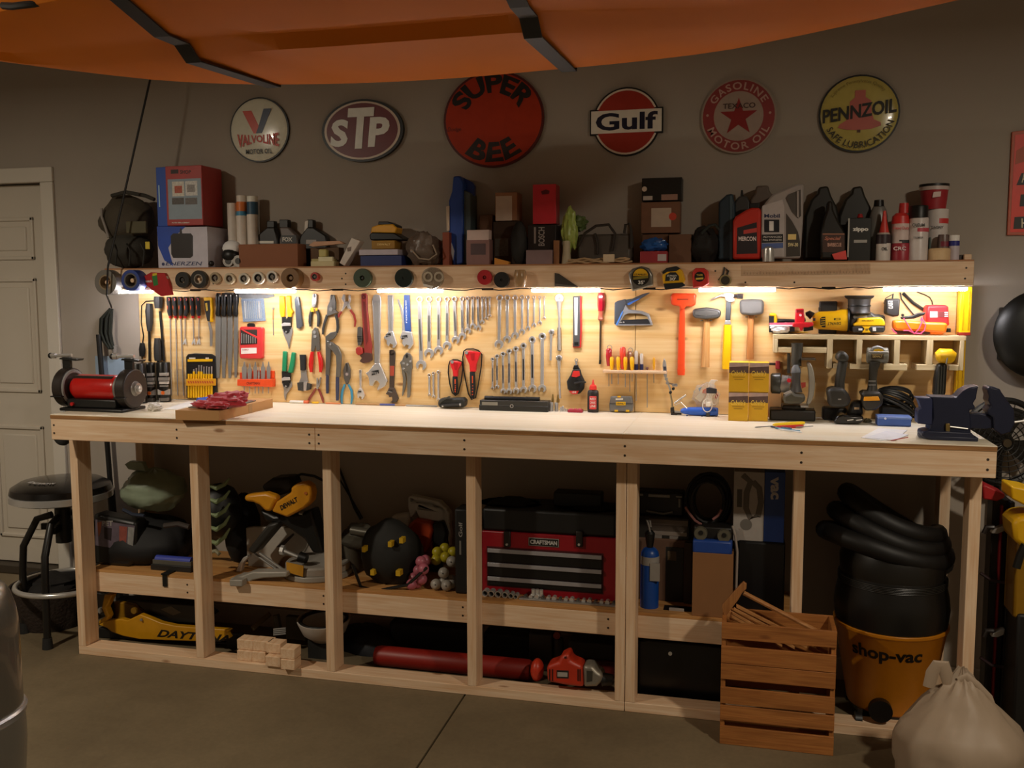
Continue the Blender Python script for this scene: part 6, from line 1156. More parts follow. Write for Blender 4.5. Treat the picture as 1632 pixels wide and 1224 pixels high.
t = item('spray_can', 'white spray can with a tall black cap', 'spray can', 1465, .345); t.lt('body', c('#b3aca8', .35), 1465, [(346,13), (350,14.5), (None,14.5)], .345); t.lt('cap', BLK, 1465, [(328,13), (330,14), (348,14)], .345); t.lt('stripe', c('#a03a44', .4), 1465, [(364,14.7), (370,14.7)], .345); t.tx('lettering', c('#2a2a2a', .5), 'OLEUM', (1454,356,1474,361), .3055, bold=.03); t.tx('lettering', c('#5a5654', .5), 'PRIMER', (1456,377,1472,380), .3055)
t = item('putty_tub', 'white tub with red stripe and black letters, lower of two', 'tub', 1494, .43); t.lt('tub', c('#b5aeaa', .45), 1494, [(334,17), (None,15)], .43); t.lt('stripe', c('#b02e2e', .4), 1494, [(349,16.6), (357,16.4)], .43); t.tx('lettering', BLK, 'TACKY', (1483,360,1504,364), .384, bold=.03); z11 = PY(1494, 334, .43).z
t = item('putty_tub', 'dark red tub with black lid stacked on the white tub', 'tub', 1488, .43, z11); t.lt('tub', c('#8a2026', .4), 1489, [(303,21), (None,18)], .43); t.lt('collar', c('#a89a94', .4), 1489, [(297,22), (304,22)], .43); t.lt('lid', BLK, 1489, [(294,22.5), (298,22.5)], .43); t.px('label_patch', c('#b5a09a', .5), [(1488,306),(1500,305),(1499,313),(1486,315)], .001, .053)
t = item('wax_jar', 'low tan jar at the right of the bottles', 'jar', 1497, .345); t.lt('jar', c('#b59a74', .5), 1497, [(396,15), (399,17), (403,16.5), (None,16.5)], .345); z12 = PY(1497, 396, .345).z
t = item('small_jar', 'small dark jar with red label standing on the tan jar', 'jar', 1504, .36, z12); t.lt('jar', c('#5a4a46', .35), 1504, [(374,8), (381,9), (None,9)], .36); t.lt('label', c('#6a2230', .4), 1504, [(385,9.3), (393,9.3)], .36)
t = item('green_box', 'tiny dark green box behind the tan jar', 'box', 1487, .42); t.bx('box', c('#2a3a30', .5), (1481,378,1494,None), .40, .44)
t = item('pill_bottle', 'small white bottle with blue band at the right end', 'bottle', 1521, .345); t.lt('body', c('#a39aa0', .4), 1521, [(392,7.8), (None,7.8)], .345); t.lt('band', c('#22246a', .4), 1521, [(384,8), (392,8)], .345); t.lt('cap', c('#c9c4c0', .45), 1521, [(375,8), (384,8)], .345)
t = item('wood_block', 'small pine offcut at the right end of the shelf', 'wood block', 1541, .35); t.bx('block', PINE[0], (1537,405,1549,None), .33, .42); t.bx('slot', c('#2a221c', .6), (1529,406,1537,None), .35, .42)
c = _c0

# ================================================================ under the bench
def und(name, label, cat, u, y=.25, z0=ZB, group=None): return T(name, label, cat, (u, 900), y=y, z0=z0, group=group)
# bay 1
t = und('plastic_bag', 'tied grey green plastic bag on the black duffel', 'plastic bag', 245, .30, PY(245, 812, .30).z)
bb = B(); zz_ = t.z0; lump(bb, PY(246, 780, .30), (.145, .13, .098), .14, 2., 3, zz_, 36, 24, rid=.02); t.put(bb, 'bag', c('#8d9a84', .35, 0, .2, 8, bump=.2, alpha=.95)); t.px('tied_ear', c('#8d9a84', .4), [(198,740),(206,735),(226,737),(232,752),(214,750),(204,748)], .03, .02, bev=.004)
t = und('duffel_bag', 'large black duffel bag under the green plastic bag', 'bag', 235, .30); bb = B(); lump(bb, PY(232, 862, .31), (.235, .17, .125), .12, 1.6, 5, ZB); t.put(bb, 'bag', c('#0e0e10', .7, 0, .2, 12)); t.put(B().tube([PY(u, v, .15) for u, v in ((196,812),(212,820),(230,822))], .008, 7), 'blue_fold', c('#1a2438', .6)); t.put(B().tube([PY(u, v, .14) for u, v in ((262,838),(285,835),(302,840))], .012, 7), 'grey_strap', c('#3a322e', .6))
t = und('printed_bag', 'dark sack with a colourful printed panel at the left post', 'bag', 185, .17); t.y = .24
t.px('sack', BLK, [(148,818),(216,832),(216,890),(205,908),(150,908)], .09, bev=.015); t.px('print_panel', c('#5f5560', .4, 0, .4, 30), [(152,828),(215,838),(211,879),(152,869)], .001, .09); t.px('print_red', c('#a0583c', .5), [(155,833),(162,831),(160,848),(157,856)], .0008, .091); t.px('print_red', c('#8a4a40', .5, 0, .4, 60), [(190,838),(203,840),(200,874),(190,870)], .0008, .091); t.px('print_grey', c('#8a8a88', .5, 0, .4, 60), [(204,840),(214,841),(211,878),(203,876)], .0008, .091); t.px('print_dark', c('#2a2226', .5), [(166,840),(178,842),(177,862),(166,858)], .0008, .091)
t.tx('lettering', c('#9a9690', .5), 'PET', (163,830,180,838), .1484)
t = und('foam_roll', 'bright blue foam roll lying on the lower shelf', 'roll', 278, .17); a, b = PY(250, 888, .17), PY(306, 888, .17); z_ = ZB+.043
t.put(B().tube([(a.x, .17, z_), (b.x, .17, z_)], .019, 14), 'roll', c('#3c4bb0', .5)); t.bx('rack', c('#5a5850', .5), (243,896,304,905), .15, .2); t.bx('tray', c('#22211f', .5), (240,904,304,None), .14, .24)
t = und('black_strap', 'black buckle strap hanging over the rail', 'strap', 262, .085, PY(262, 935, .084).z); t.put(B().box((PY(259, 930, .083).x, .083, PY(262, 935, .083).z), (PY(266, 930, .083).x, .087, ZB+.002)).box((PY(257, 930, .083).x, .083, ZB), (PY(268, 930, .083).x, .15, ZB+.006)), 'strap', BLK)
# bay 2
t = und('bike_helmet', 'green and black vented bicycle helmet beside the post', 'helmet', 352, .24); bb = B(); lump(bb, PY(352, 812, .26), (.09, .1, .12), .08, 1.4, 4, ZB); t.put(bb, 'shell', c('#12120f', .5))
for k in range(5): t.put(B().tube([PY(u, v, .165+.0*k) for u, v in ((330,772+k*22),(345,778+k*22),(358,772+k*21),(366,762+k*20))], [.006, .011, .009, .004], 8), 'green_rib', c('#7a8a62', .45))
t.put(B().tube([PY(u, v, .16) for u, v in ((333,880),(344,878),(350,884))], .009, 8), 'buckle', c('#8a8468', .5))
t = und('black_backpack', 'black cloth bag between the helmet and the mitre saw', 'bag', 372, .33); bb = B(); lump(bb, PY(386, 845, .38), (.075, .09, .17), .12, 1.5, 9, ZB); t.put(bb, 'bag', c('#0d0d0c', .8))
crop(330, 740, 5.83)
MG = c('#9a958b', .45, .1); t = T('mitre_saw', 'yellow and grey mitre saw with bowed fence on the lower shelf', 'mitre saw', (800, 1100), y=.2, z0=ZB); t.z0 = None
t.y = .30
zc_ = ZB
p = PK(985, 1000, .26); R_ = .19
t.put(B().lathe([(R_*.78, 0), (R_*.8, .004), (R_*.78, .022), (R_*.74, .026)], (p.x+.02, .27, ZB), (0,0,1), 40), 'base_ring', MG, bev=.002); t.put(B().lathe([(R_*.74, .026), (R_*.74, .055), (R_*.70, .062)], (p.x+.02, .27, ZB), (0,0,1), 40), 'turntable', c('#a39d94', .45, .1), bev=.002)
t.px('scale_plate', c('#c08a24', .5), [(735,910),(895,945),(890,1045),(740,1000)], .004, .18)
t.px('base_wing', MG, [(205,1085),(215,1060),(300,1045),(420,1000),(740,1000),(740,1050),(520,1060),(420,1080),(360,1120),(330,1138),(210,1130)], .06, .15, bev=.006); t.px('wing_foot', MG, [(205,1075),(325,1075),(325,1138),(210,1134)], .12, .13, bev=.004)
t.px('fence', c('#b5afa5', .45), [(360,590),(430,580),(800,590),(830,640),(970,690),(900,820),(700,860),(620,990),(390,990),(370,850)], .02, -.02, bev=.003); t.px('fence_slot', c('#3a3632', .5), [(640,770),(800,640),(810,655),(700,770)], .002, .0)
t.tb('guide_rod', STEEL, [(440,830),(640,970)], 12, .1); t.tb('guide_rod', STEEL, [(480,820),(720,990)], 14, .11); t.tb('clamp_knob', CHROME, [(690,795),(720,800)], 46, .1); t.tb('clamp_rod', STEEL, [(720,805),(850,860)], 18, .12); t.tb('lock_knob', BLK, [(860,860),(925,880)], [50,44], .11, n=12)
t.px('handle_lever', CHROME, [(265,1000),(290,930),(330,870),(375,845),(380,870),(330,920),(310,1000)], .03, .08, bev=.004)
t.px('blade_arm', c('#2a2824', .5), [(370,800),(560,560),(660,540),(640,590),(430,840)], .08, .06, bev=.01); t.px('motor_arm', BLK, [(480,420),(620,480),(860,460),(960,420),(1010,600),(1080,830),(980,830),(900,700),(700,560),(540,540)], .09, .02, bev=.012); t.px('motor', BLK, [(500,200),(600,130),(760,120),(800,200),(780,260),(640,300),(520,250)], .1, .0, bev=.02)
YD = c('#cf8e1a', .4)
t.px('guard', YD, [(595,440),(640,350),(780,260),(775,220),(830,180),(900,165),(960,210),(972,280),(960,350),(900,410),(740,495)], .06, .13, bev=.01); t.px('handle', YD, [(340,290),(400,280),(540,265),(640,300),(640,330),(590,440),(540,440),(480,380),(420,355),(345,345)], .05, .13, bev=.012); t.tx('lettering', c('#1a140a', .5), 'DEWALT', [(690,430),(845,345),(675,385)], .1084, bold=.04); t.dk('guard_bolt', c('#b5662a', .5), (915,270), 14, .004, .19, n=8); t.tb('pivot', STEEL, [(860,450),(890,455)], 18, .1); t.put(B().tube([PK(u, v, .3) for u, v in ((780,130),(880,90),(1000,110),(1080,150))], .006, 7), 'cord', BLK)
crop()
# bay 3
t = und('tool_tote', 'black tool bag with small yellow marks', 'tool bag', 625, .2); bb = B(); lump(bb, PY(622, 880, .235), (.135, .1, .145), .1, 1.6, 6, ZB); t.put(bb, 'bag', c('#171714', .75, 0, .2, 14))
for u, v, w in ((579,876,5),(621,868,6),(639,862,6),(593,913,6),(634,914,7)): t.bx('yellow_mark', c('#c9a21c', .5), (u-w/2, v-4, u+w/2, v+4), .125, .16, bev=.0005)
t.put(B().tube([PY(u, v, .13) for u, v in ((562,900),(575,935),(600,942),(650,932),(680,905))], .007, 7), 'strap', BLK)
t = und('grey_power_tool', 'dusty grey power tool behind the black tool bag', 'power tool', 575, .33); bb = B(); lump(bb, PY(576, 855, .36), (.09, .08, .06), .2, 2., 3, None); t.put(bb, 'body', c('#4a463c', .5)); t.lt('base', c('#4a4438', .5), 560, [(862,16), (900,20), (None,22)], .36); t.put(B().tube([PY(u, v, .29) for u, v in ((560,845),(590,850),(604,852))], .02, 10), 'nozzle', c('#5a564c', .4, .4)); t.put(B().lathe([(.022, 0), (.022, .03)], PY(600, 850, .28), (0,-1,0), 14), 'dial', c('#3a3832', .4))
t = T('leaf_blower', 'orange and white leaf blower with loop handle', 'leaf blower', (660, 900), y=.4, z0=ZB); t.y = .47
WB = c('#c9c6c0', .4)
t.px('loop_handle', WB, [(650,793),(655,790),(690,798),(712,810),(718,850),(716,872),(711,850),(706,832),(690,830),(668,826),(662,812),(664,805),(700,815),(705,825),(690,815),(668,806),(660,820),(654,826),(650,808)], .04, .03, bev=.005); t.px('loop_top', WB, [(650,793),(658,791),(700,800),(716,818),(716,835),(706,828),(700,815),(670,805),(655,806)], .05, .02, bev=.006); t.px('tube', WB, [(621,823),(650,818),(655,845),(625,845)], .06, .02, bev=.015); t.px('body', c('#b0401c', .4), [(648,840),(660,828),(685,832),(690,845),(684,870),(675,885),(660,860)], .09, .02, bev=.012); t.px('shroud', BLK, [(688,835),(705,830),(712,850),(708,880),(690,880)], .09, .01, bev=.01); t.px('lower_body', c('#8a2a14', .4), [(660,860),(690,862),(690,900),(676,905),(664,890)], .08, .01, bev=.01); t.px('stand', c('#2a2622', .5), [(662,890),(700,880),(700,950),(660,950)], .06, .0); t.lt('cap', c('#5a5750', .5), 664, [(868,10), (888,12), (900,10)], .3)
import itertools
def netbag(label, u, v, us, col, n, spread, y0, r=.0235, dot=False, name='ball_bag'):
    t = und(name, label, 'ball bag', u, y0); random.seed(u)
    pts = []
    for k, (du, dv) in enumerate(us):
        p = PY(u+du, v+dv, y0+.012*((k*37) % 5-2)); p.z = max(p.z, ZB+r); t.put(B().ball(p, r, 14, 10), 'ball', col)
        if dot: t.put(B().ball(p+V((.004, -r*.93, .004)), .0032, 6, 4), 'print_dot', BLK)
    return t
PKB = c('#b06070', .4); YB = c('#b5a824', .4); GB = c('#a09c94', .4)
netbag('mesh bag of pink balls on the lower shelf', 668, 915, ((-12,18),(-3,20),(-8,6),(4,8),(-1,-6),(7,-8),(3,-20),(10,-22)), PKB, 8, 0, .17)
netbag('mesh bag of yellow balls above the white ones', 708, 882, ((-13,10),(-11,-2),(1,-8),(2,6),(14,-2)), YB, 5, 0, .27)
netbag('mesh bag of dotted white golf balls', 707, 925, ((-12,6),(0,2),(12,0),(0,-12),(13,-30),(5,14),(11,12)), GB, 7, 0, .19, dot=True)
t = und('golf_bag', 'narrow black bag with white lettering beside the post', 'bag', 733, .17); t.bx('bag', c('#0f0f0f', .6), (724,812,746,None), .14, .24, bev=.008); t.tx('lettering', c('#9a9894', .5), 'Golf', [(737,856),(737,832),(731,856)], .1392, bold=.02); t.bx('stripe', c('#77756f', .5), (732,862,735,884), .1394, .141, bev=0)
t = und('hanging_cable', 'thin dark cords hanging down the wall behind the black tool bag', 'cords', 556, .5); t.put(B().tube([PY(u, v, .5) for u, v in ((540,745),(552,775),(565,810),(575,828))], .006, 6).tube([PY(u, v, .5) for u, v in ((540,762),(560,795),(578,826))], .004, 6), 'cord', BLK)
# bay 4 : toolbox
t = und('tool_chest', 'red metal tool chest with three black drawers', 'tool chest', 875, .2)
crop(740, 740, 3.139); y0 = .19; z1 = None
RT = c('#8f1520', .35)
a, b = PK(88, 640, y0), PK(758, 660, y0); xa, xb = a.x, b.x; zt = PK(420, 352, y0).z; zl = PK(420, 235, y0).z
t.put(B().box((xa, y0, ZB), (xb, .42, zt)), 'chest_body', RT, bev=.004)
t.put(B().box((xa, y0+.004, zt), (xb, .42, zl)), 'lid', c('#121110', .5), bev=.012)
def face(x0, v0, x1, v1): p_, q_ = PK(x0, v1, y0-.006), PK(x1, v0, y0-.006); return p_, q_
xd0, xd1 = PK(118, 500, y0-.006).x, PK(688, 500, y0-.006).x; zd = [PK(400, v, y0-.006).z for v in (436, 507, 578, 626)]
t.put(B().box((xd0-.006, y0-.001, zd[3]-.004), (xd1+.006, y0+.01, zd[0]+.006)), 'drawer_bay', c('#4a0d12', .5))
for k in range(3):
    dr = t.put(B().box((xd0, y0-.006, zd[k+1]+.002), (xd1, y0+.01, zd[k]-.001)), 'drawer', c('#0e0d0d', .4), bev=.001); t.put(B().box((xd0, y0-.014, zd[k]-.017), (xd1, y0-.006, zd[k]-.001)), 'drawer_pull', c('#a3a1a4', .4, .3), dr, bev=.001)
for x in (217, 577): p_ = PK(x, 375, y0); t.put(B().box((p_.x-.014, y0-.012, p_.z-.03), (p_.x+.014, y0+.002, p_.z+.035)), 'latch', c('#2a2523', .4, .3), bev=.003); t.put(B().lathe([(.005, 0), (.005, .006)], (p_.x, y0-.012, p_.z-.018), (0,-1,0), 10), 'latch_bolt', CHROME)
p_, q_ = PK(322, 412, y0), PK(474, 368, y0); zc_ = PK(398, 390, y0).z; t.put(B().box((p_.x, y0-.003, zc_-.017), (q_.x, y0+.001, zc_+.017)), 'badge_frame', c('#9a9894', .35, .4), bev=.001); t.put(B().box((p_.x+.003, y0-.0036, zc_-.014), (q_.x-.003, y0-.002, zc_+.014)), 'badge', BLK); t.put(lettering('CRAFTSMAN', (p_.x+.007, y0-.0042, zc_-.009), (q_.x-p_.x-.014, 0, 0), (0, 0, .018), .05), 'lettering', c('#b9b6b2', .4))
t = T('black_tool_bag', 'black tool bag slumped on top of the red tool chest', 'tool bag', (400, 240), y=.3, z0=zl+.0005); bb = B(); lump(bb, PK(230, 215, .31)+V((0,0,-.01)), (.13, .09, .05), .2, 1.8, 2, zl+.0005); t.put(bb, 'bag', c('#10100f', .8)); bb = B(); lump(bb, PK(640, 235, .31), (.15, .09, .032), .2, 1.8, 5, zl+.0005); t.put(bb, 'bag_side', c('#10100f', .8)); p_, q_ = PK(450, 215, .3), PK(688, 145, .3); t.put(B().box((p_.x, .28, zl+.001), (q_.x, .36, q_.z)), 'case', c('#181918', .5), bev=.006)
# sockets in front of chest
zs_ = ZB
for i, x in enumerate((103, 134, 168, 202, 232, 256)):
    r = (17, 17, 17, 16, 14, 12)[i]*SK(x, 670, .135); p_ = PK(x, 668, .13); p_.y = .13; p_.z = ZB+r
    t = T('chrome_socket', ['leftmost', 'second', 'third', 'fourth', 'fifth', 'sixth'][i]+' chrome socket lying open end out before the tool chest', 'socket', (p_.x, .13, ZB), group='chrome sockets in front of the tool chest')
    t.put(B().pipe(p_+V((0, .035, 0)), r, r*.72, .035, (0,-1,0), 16), 'sleeve', CHROME); t.put(B().lathe([(r*.72, 0), (r*.72, .005)], p_+V((0, .03, 0)), (0,-1,0), 12), 'bore', BLK)
t = und('socket_rail', 'long silver rail of small sockets before the tool chest', 'socket rail', 940, .14); p_, q_ = PK(275, 685, .13), PK(756, 720, .13)
t.put(B().box((p_.x, .125, ZB+.0005), (q_.x, .16, ZB+.006)), 'rail', STEEL, bev=.001)
for k in range(16):
    x = p_.x+.02+(q_.x-p_.x-.03)*k/15; r = .0065+.003*((k*7) % 3)/2; t.put(B().tube([(x, .14, ZB+.006+r*.5), (x, .165, ZB+.006+r*.5)], r, 8), 'socket', CHROME if k % 3 else DSTEEL)
for x in (345, 365, 385): p_ = PK(x, 664, .165); t.put(B().lathe([(.008, 0), (.008, .03)], (p_.x, .165, ZB+.006), (0,0,1), 10), 'socket', CHROME)
crop()
# bay 5
t = und('torch_cylinder', 'blue torch gas cylinder with white label and black head', 'gas cylinder', 1036, .17)
TB = c('#15489a', .35)
t.lt('tank', TB, 1036, [(872,6), (874,10), (879,13.5), (885,14.5), (978,14.5), (None,13)], .17, n=24); t.lt('label', c('#9a9690', .5), 1036, [(885,14.9), (898,14.9)], .17, n=24); p_ = PY(1040, 912, .17-.037); t.put(B().box((p_.x-.010, .1295, PY(1040, 926, .13).z), (p_.x+.028, .14, PY(1040, 898, .13).z)), 'label_panel', c('#9a9690', .5)); t.lt('valve', BLK, 1036, [(846,5), (850,8), (860,7), (872,5)], .17); t.put(B().tube([PY(u, v, .16) for u, v in ((1036,848),(1034,838),(1031,829),(1036,830),(1037,840))], .004, 7), 'burner_hook', STEEL)
t = und('brown_crate', 'brown case with a dark window panel behind the blue cylinder', 'case', 1065, .26); t.bx('case', c('#5a3f2e', .7), (1015,862,1104,None), .25, .38, bev=.003); t.bx('dark_panel', c('#15110d', .5), (1061,873,1090,962), .2485, .252); t.bx('sticker', c('#5a4a36', .6), (1064,879,1078,893), .247, .2485); t.bx('frame_post', c('#3a2a1e', .6), (1091,865,1103,None), .235, .25)
t = und('paper_stack', 'dark tray with white cards at the foot of the brown case', 'tray', 1078, .16); t.bx('tray', c('#15120f', .5), (1057,975,1102,None), .14, .2); t.bx('card', c('#a59e98', .6), (1066,971,1090,977), .138, .15); t.bx('card', c('#a59e98', .6), (1066,981,1090,984), .1385, .15)
zq = PY(1060, 862, .25).z
t = T('black_radio', 'old silver and black radio on top of the brown case', 'radio', (1050, 860), y=.3, z0=zq+.0005); t.bx('body', c('#221f1c', .45), (1017,826,1100,None), .262, .37, bev=.006); t.bx('front_bar', c('#6a6058', .4, .3), (1034,830,1097,836), .258, .262); t.bx('display', c('#4a4038', .4), (1038,838,1095,851), .2605, .262); t.bx('display_rim', c('#8a8078', .4, .3), (1038,849,1095,852), .259, .2605); t.bx('button', c('#77706a', .4), (1042,853,1055,858), .2592, .262); t.bx('button', c('#77706a', .4), (1067,855,1081,861), .2592, .262); zr = PY(1060, 826, .262).z
t = T('hard_case', 'black case with silver bars standing on the radio', 'case', (1050, 826), y=.3, z0=zr+.0005); t.bx('body', c('#1b1b1a', .5), (1015,786,1090,None), .29, .37, bev=.008)
for rc in ((1033,789,1068,792), (1077,791,1087,793), (1017,787,1025,790)): t.bx('silver_bar', c('#8a8884', .4, .4), rc, .286, .29)
t.bx('side_bar', c('#77756f', .4, .3), (1081,795,1085,809), .286, .29); t.put(B().tube([PY(u, v, .285) for u, v in ((1030,814),(1045,817),(1058,819),(1072,816))], .006, 7), 'handle', c('#6a6862', .4, .3))
t = und('cardboard_box', 'tall plain cardboard box on the lower shelf beside the crate', 'box', 1137, .1); y0_ = .075; t.bx('carton', c('#8a5f38', .8, 0, .08, 12), (1104,884,1169,None), .1, .24, bev=.002); zk = PY(1137, 884, .1).z
t = T('blue_tray', 'blue plastic case lying on the tall cardboard box', 'case', (1137, 880), y=.17, z0=zk+.0005); t.bx('tray', c('#1d4290', .45), (1104,864,1167,None), .1, .24, bev=.008); zk2 = PY(1137, 864, .1).z
t = T('roller_set', 'black tool with two round grey knobs on the blue case', 'tool', (1137, 864), y=.17, z0=zk2+.0005); t.bx('body', c('#15120f', .5), (1106,842,1167,None), .13, .22, bev=.006)
for u, v in ((1117,849),(1154,853)): t.put(B().lathe([(.026, 0), (.024, .02)], PY(u, v, .13), (0,-1,0), 20), 'knob', c('#5a5648', .4)); t.put(B().lathe([(.009, 0), (.009, .004)], PY(u, v, .11), (0,-1,0), 12), 'knob_cap', BLK)
zk3 = PY(1137, 842, .13).z
t = T('cable_coil', 'tangled coil of black and pink cables on the black tool', 'cables', (1130, 842), y=.24, z0=zk3+.0005); cb = B()
for k in range(9):
    R1 = 26+3*(k % 4); cb.tube([PY(1128+2*(k % 3)+R1*math.cos(q), min(800-3*k % 7+(R1*1.25)*math.sin(q), 838), .2+.012*k+.01*math.sin(2*q)) for q in [j*math.pi/10 for j in range(21)]], .006, 6)
t.put(cb, 'coil', c('#14110f', .6)); [t.put(B().tube([PY(u, v, .17) for u, v in P_], .005, 6), 'pink_cable', c('#8a5a56', .5)) for P_ in (((1092,808),(1100,820),(1108,830),(1118,836)), ((1150,812),(1144,822),(1136,828)))]
zv = PY(1210, 862, .15).z
t = und('black_tote', 'black plastic storage tote under the blue and white box', 'tote', 1215, .15); t.bx('tote', c('#0e1012', .4), (1175,866,1252,None), .15, .38, bev=.01); zt_ = PY(1215, 866, .15).z
t = T('vacuum_box', 'blue and white vacuum accessory box with a hose picture', 'box', (1210, 860), y=.2, z0=zt_+.0005); t.bx('white_side', c('#a39c96', .5), (1170,753,1219,None), .16, .36); t.bx('blue_side', c('#1d3f86', .45), (1219.3,753,1252,None), .16, .36)
t.put(B().tube([PY(u, v, .159) for u, v in ((1184,757),(1196,768),(1190,785),(1189,810),(1196,826),(1208,822),(1213,800),(1210,778),(1200,768))], .011, 8, .12), 'hose_print', c('#5f5850', .5)); t.bx('nozzle_print', c('#4a4640', .5), (1175,780,1183,808), .1592, .16, bev=0); t.put(B().lathe([(.022, 0), (.022, .0008)], PY(1189, 836, .1595), (0,-1,0), 16), 'fitting_print', c('#6a6660', .5))
t.tx('lettering', c('#b5b0b0', .5), 'vac', [(1228,760),(1228,796),(1241,760)], .1592, bold=.04)
tag(B().tube([PY(u, v, .14) for u, v in ((1168,838),(1172,856),(1175,880),(1174,910),(1173,945))], .005, 7).o('white_cable', c('#a59a90', .5)), 'pale cord hanging down beside the cardboard box', 'cord')
# ---------------------------------------------------------------- floor level
crop(130, 890, 6.044)
JY = c('#c08a10', .4); t = T('floor_jack', 'yellow low-profile floor jack behind the bottom plate', 'floor jack', (620, 760), y=.25, z0=0)
t.y = .32
t.px('side_plate', JY, [(160,640),(250,600),(385,585),(440,600),(560,540),(640,570),(760,620),(900,650),(1085,665),(1430,690),(1400,720),(1440,790),(1100,800),(800,790),(560,780),(400,750),(290,710),(240,670)], .03, .12, bev=.004); t.px('rear_plate', c('#9a6d0c', .4), [(250,430),(400,425),(540,460),(600,540),(700,600),(1100,640),(1430,690),(1430,780),(400,740),(240,600)], .03, .0, bev=.004)
t.px('handle_socket', JY, [(215,350),(295,350),(250,450),(230,480),(262,560),(240,600),(160,640),(165,600),(225,560),(190,480)], .04, .14, bev=.006); t.dk('pivot_bolt', c('#7a5a14', .4), (500,505), 30, .01, .15, n=14); t.dk('pivot_nut', STEEL, (172,505), 26, .02, .16, n=6); t.tb('grease_fitting', STEEL, [(570,580),(580,600)], 12, .15)
t.px('lift_arm', BLK, [(300,400),(560,400),(760,420),(1100,440),(1250,560),(1100,640),(760,620),(620,530),(520,440)], .08, .02, bev=.01); t.px('arm_badge', c('#5a544a', .5), [(760,490),(860,460),(960,520),(880,550)], .001, .1)
t.px('lower_rail', BLK, [(160,670),(260,680),(360,730),(600,780),(1080,800),(1440,800),(1440,830),(160,830)], .12, .01, bev=.004); t.tx('lettering', c('#15110a', .5), 'DAYTONA', [(725,755),(1420,812),(735,683)], .1692, bold=.035, shear=.3); t.put(B().lathe([(.03, 0), (.03, .03)], PK(1490, 800, .2), (0,-1,0), 18), 'front_wheel', BLK)
crop(310, 700, 3.308)
for i, (x0, x1, v0, v1, yy, l_) in enumerate(((243,320,1085,1135,.06,'lower left'),(320,390,1090,1140,.062,'lower second'),(390,470,1098,1148,.03,'lower third'),(472,545,1150,1195,.015,'front lowest'),(243,325,1028,1084,.07,'upper left'),(326,412,1030,1088,.072,'upper second'),(470,545,1097,1149,.02,'upper right front'),(395,470,1060,1097,.06,'upper third'))):
    y0_ = yy-.012; zlow = .0385
    a, b = PK(x0, v1, y0_), PK(x1, v0, y0_); lv = 1 if i > 3 else 0
    z0_ = .0387 if not lv else .0387+.0447
    t = T('wood_block', l_+' pine offcut block in the pile on the bottom plate', 'wood block', ((a.x+b.x)/2, y0_+.03, z0_), group='pine offcuts on the bottom plate')
    t.put(B().box((a.x+.0008, y0_-.03, z0_), (b.x-.0008, y0_+.03, z0_+.0435)), 'block', PINE[i % 2 and 0 or 1], bev=.002)
crop()
t = T('hand_shovel', 'pale wooden handle leaning behind the wood blocks', 'tool', (425, 1000), y=.28, z0=.04); t.put(B().tube([PY(402, 1002, .25), PY(430, 978, .33)], .012, 8), 'handle', c('#6a5a3c', .6)); t.put(B().tube([PY(440, 980, .3), PY(444, 1000, .3)], .016, 8), 'socket', c('#5a5648', .5)); t.y = .22; 
for k in range(4): t.tb('spring_plate', STEEL, [(436,1003+k*3),(456,1001+k*3)], 1.3)
t.bx('ply_scrap', c('#4a4432', .6), (455,985,486,1018), .30, .33)
t = T('white_helmet', 'white hard hat lying brim up on the floor', 'hard hat', (505, 1010), y=.22, z0=0); q_ = SCL(505, 1000, .24); p_ = PY(516, 985, .24)
t.put(B().lathe([(.01, -.105), (.055, -.095), (.095, -.06), (.115, -.01), (.118, .0), (.112, .0), (.09, -.055), (.05, -.088), (.01, -.097)], p_, (0, -.08, .99), 28), 'shell', c('#cdc6bc', .4)); t.put(B().torus(p_-V((0,0,.005)), .1, .008, (0, -.08, .99), 24, 6), 'suspension', BLK)
t.put(B().box((p_.x-.06, .2, 0), (p_.x+.06, .3, p_.z-.09)), 'rest_block', c('#1b1b18', .7))
t = T('red_pipe', 'long dull red plastic tube lying on the floor behind the plate', 'tube', (720, 1070), y=.2, z0=0); a, b = PZ(600, 1075, .05), PZ(845, 1098, .05); yv = .2; xa, xb = PY(600, 1060, yv).x, PY(846, 1080, yv).x
t.put(B().tube([(xa, yv, .0435), (xa+.02, yv, .0435), (xb-.01, yv, .0435), (xb, yv, .0435)], [.038, .043, .043, .038], 18), 'tube', c('#8a1f16', .45))
t = T('dark_case', 'big black case lying in the dark lower bay', 'case', (660, 1020), y=.36, z0=0); bb = B(); lump(bb, PY(590, 1030, .38), (.16, .1, .1), .15, 1.6, 4, 0); t.put(bb, 'bag', c('#0d1018', .5)); t.bx('case', c('#0c0b0a', .6), (620,1002,745,None), .36, .48, bev=.01)
t = T('lower_dark_box', 'black box behind the orange drill', 'case', (810, 1040), y=.4, z0=0); t.bx('case', c('#0f0d0b', .6), (770,1015,850,None), .38, .48, bev=.01)
crop(740, 740, 3.139)
t = T('orange_drill', 'orange corded hammer drill lying on the bottom plate', 'drill', (560, 1110), y=.1, z0=.0385); t.y = .12
OD = c('#b8341c', .4)
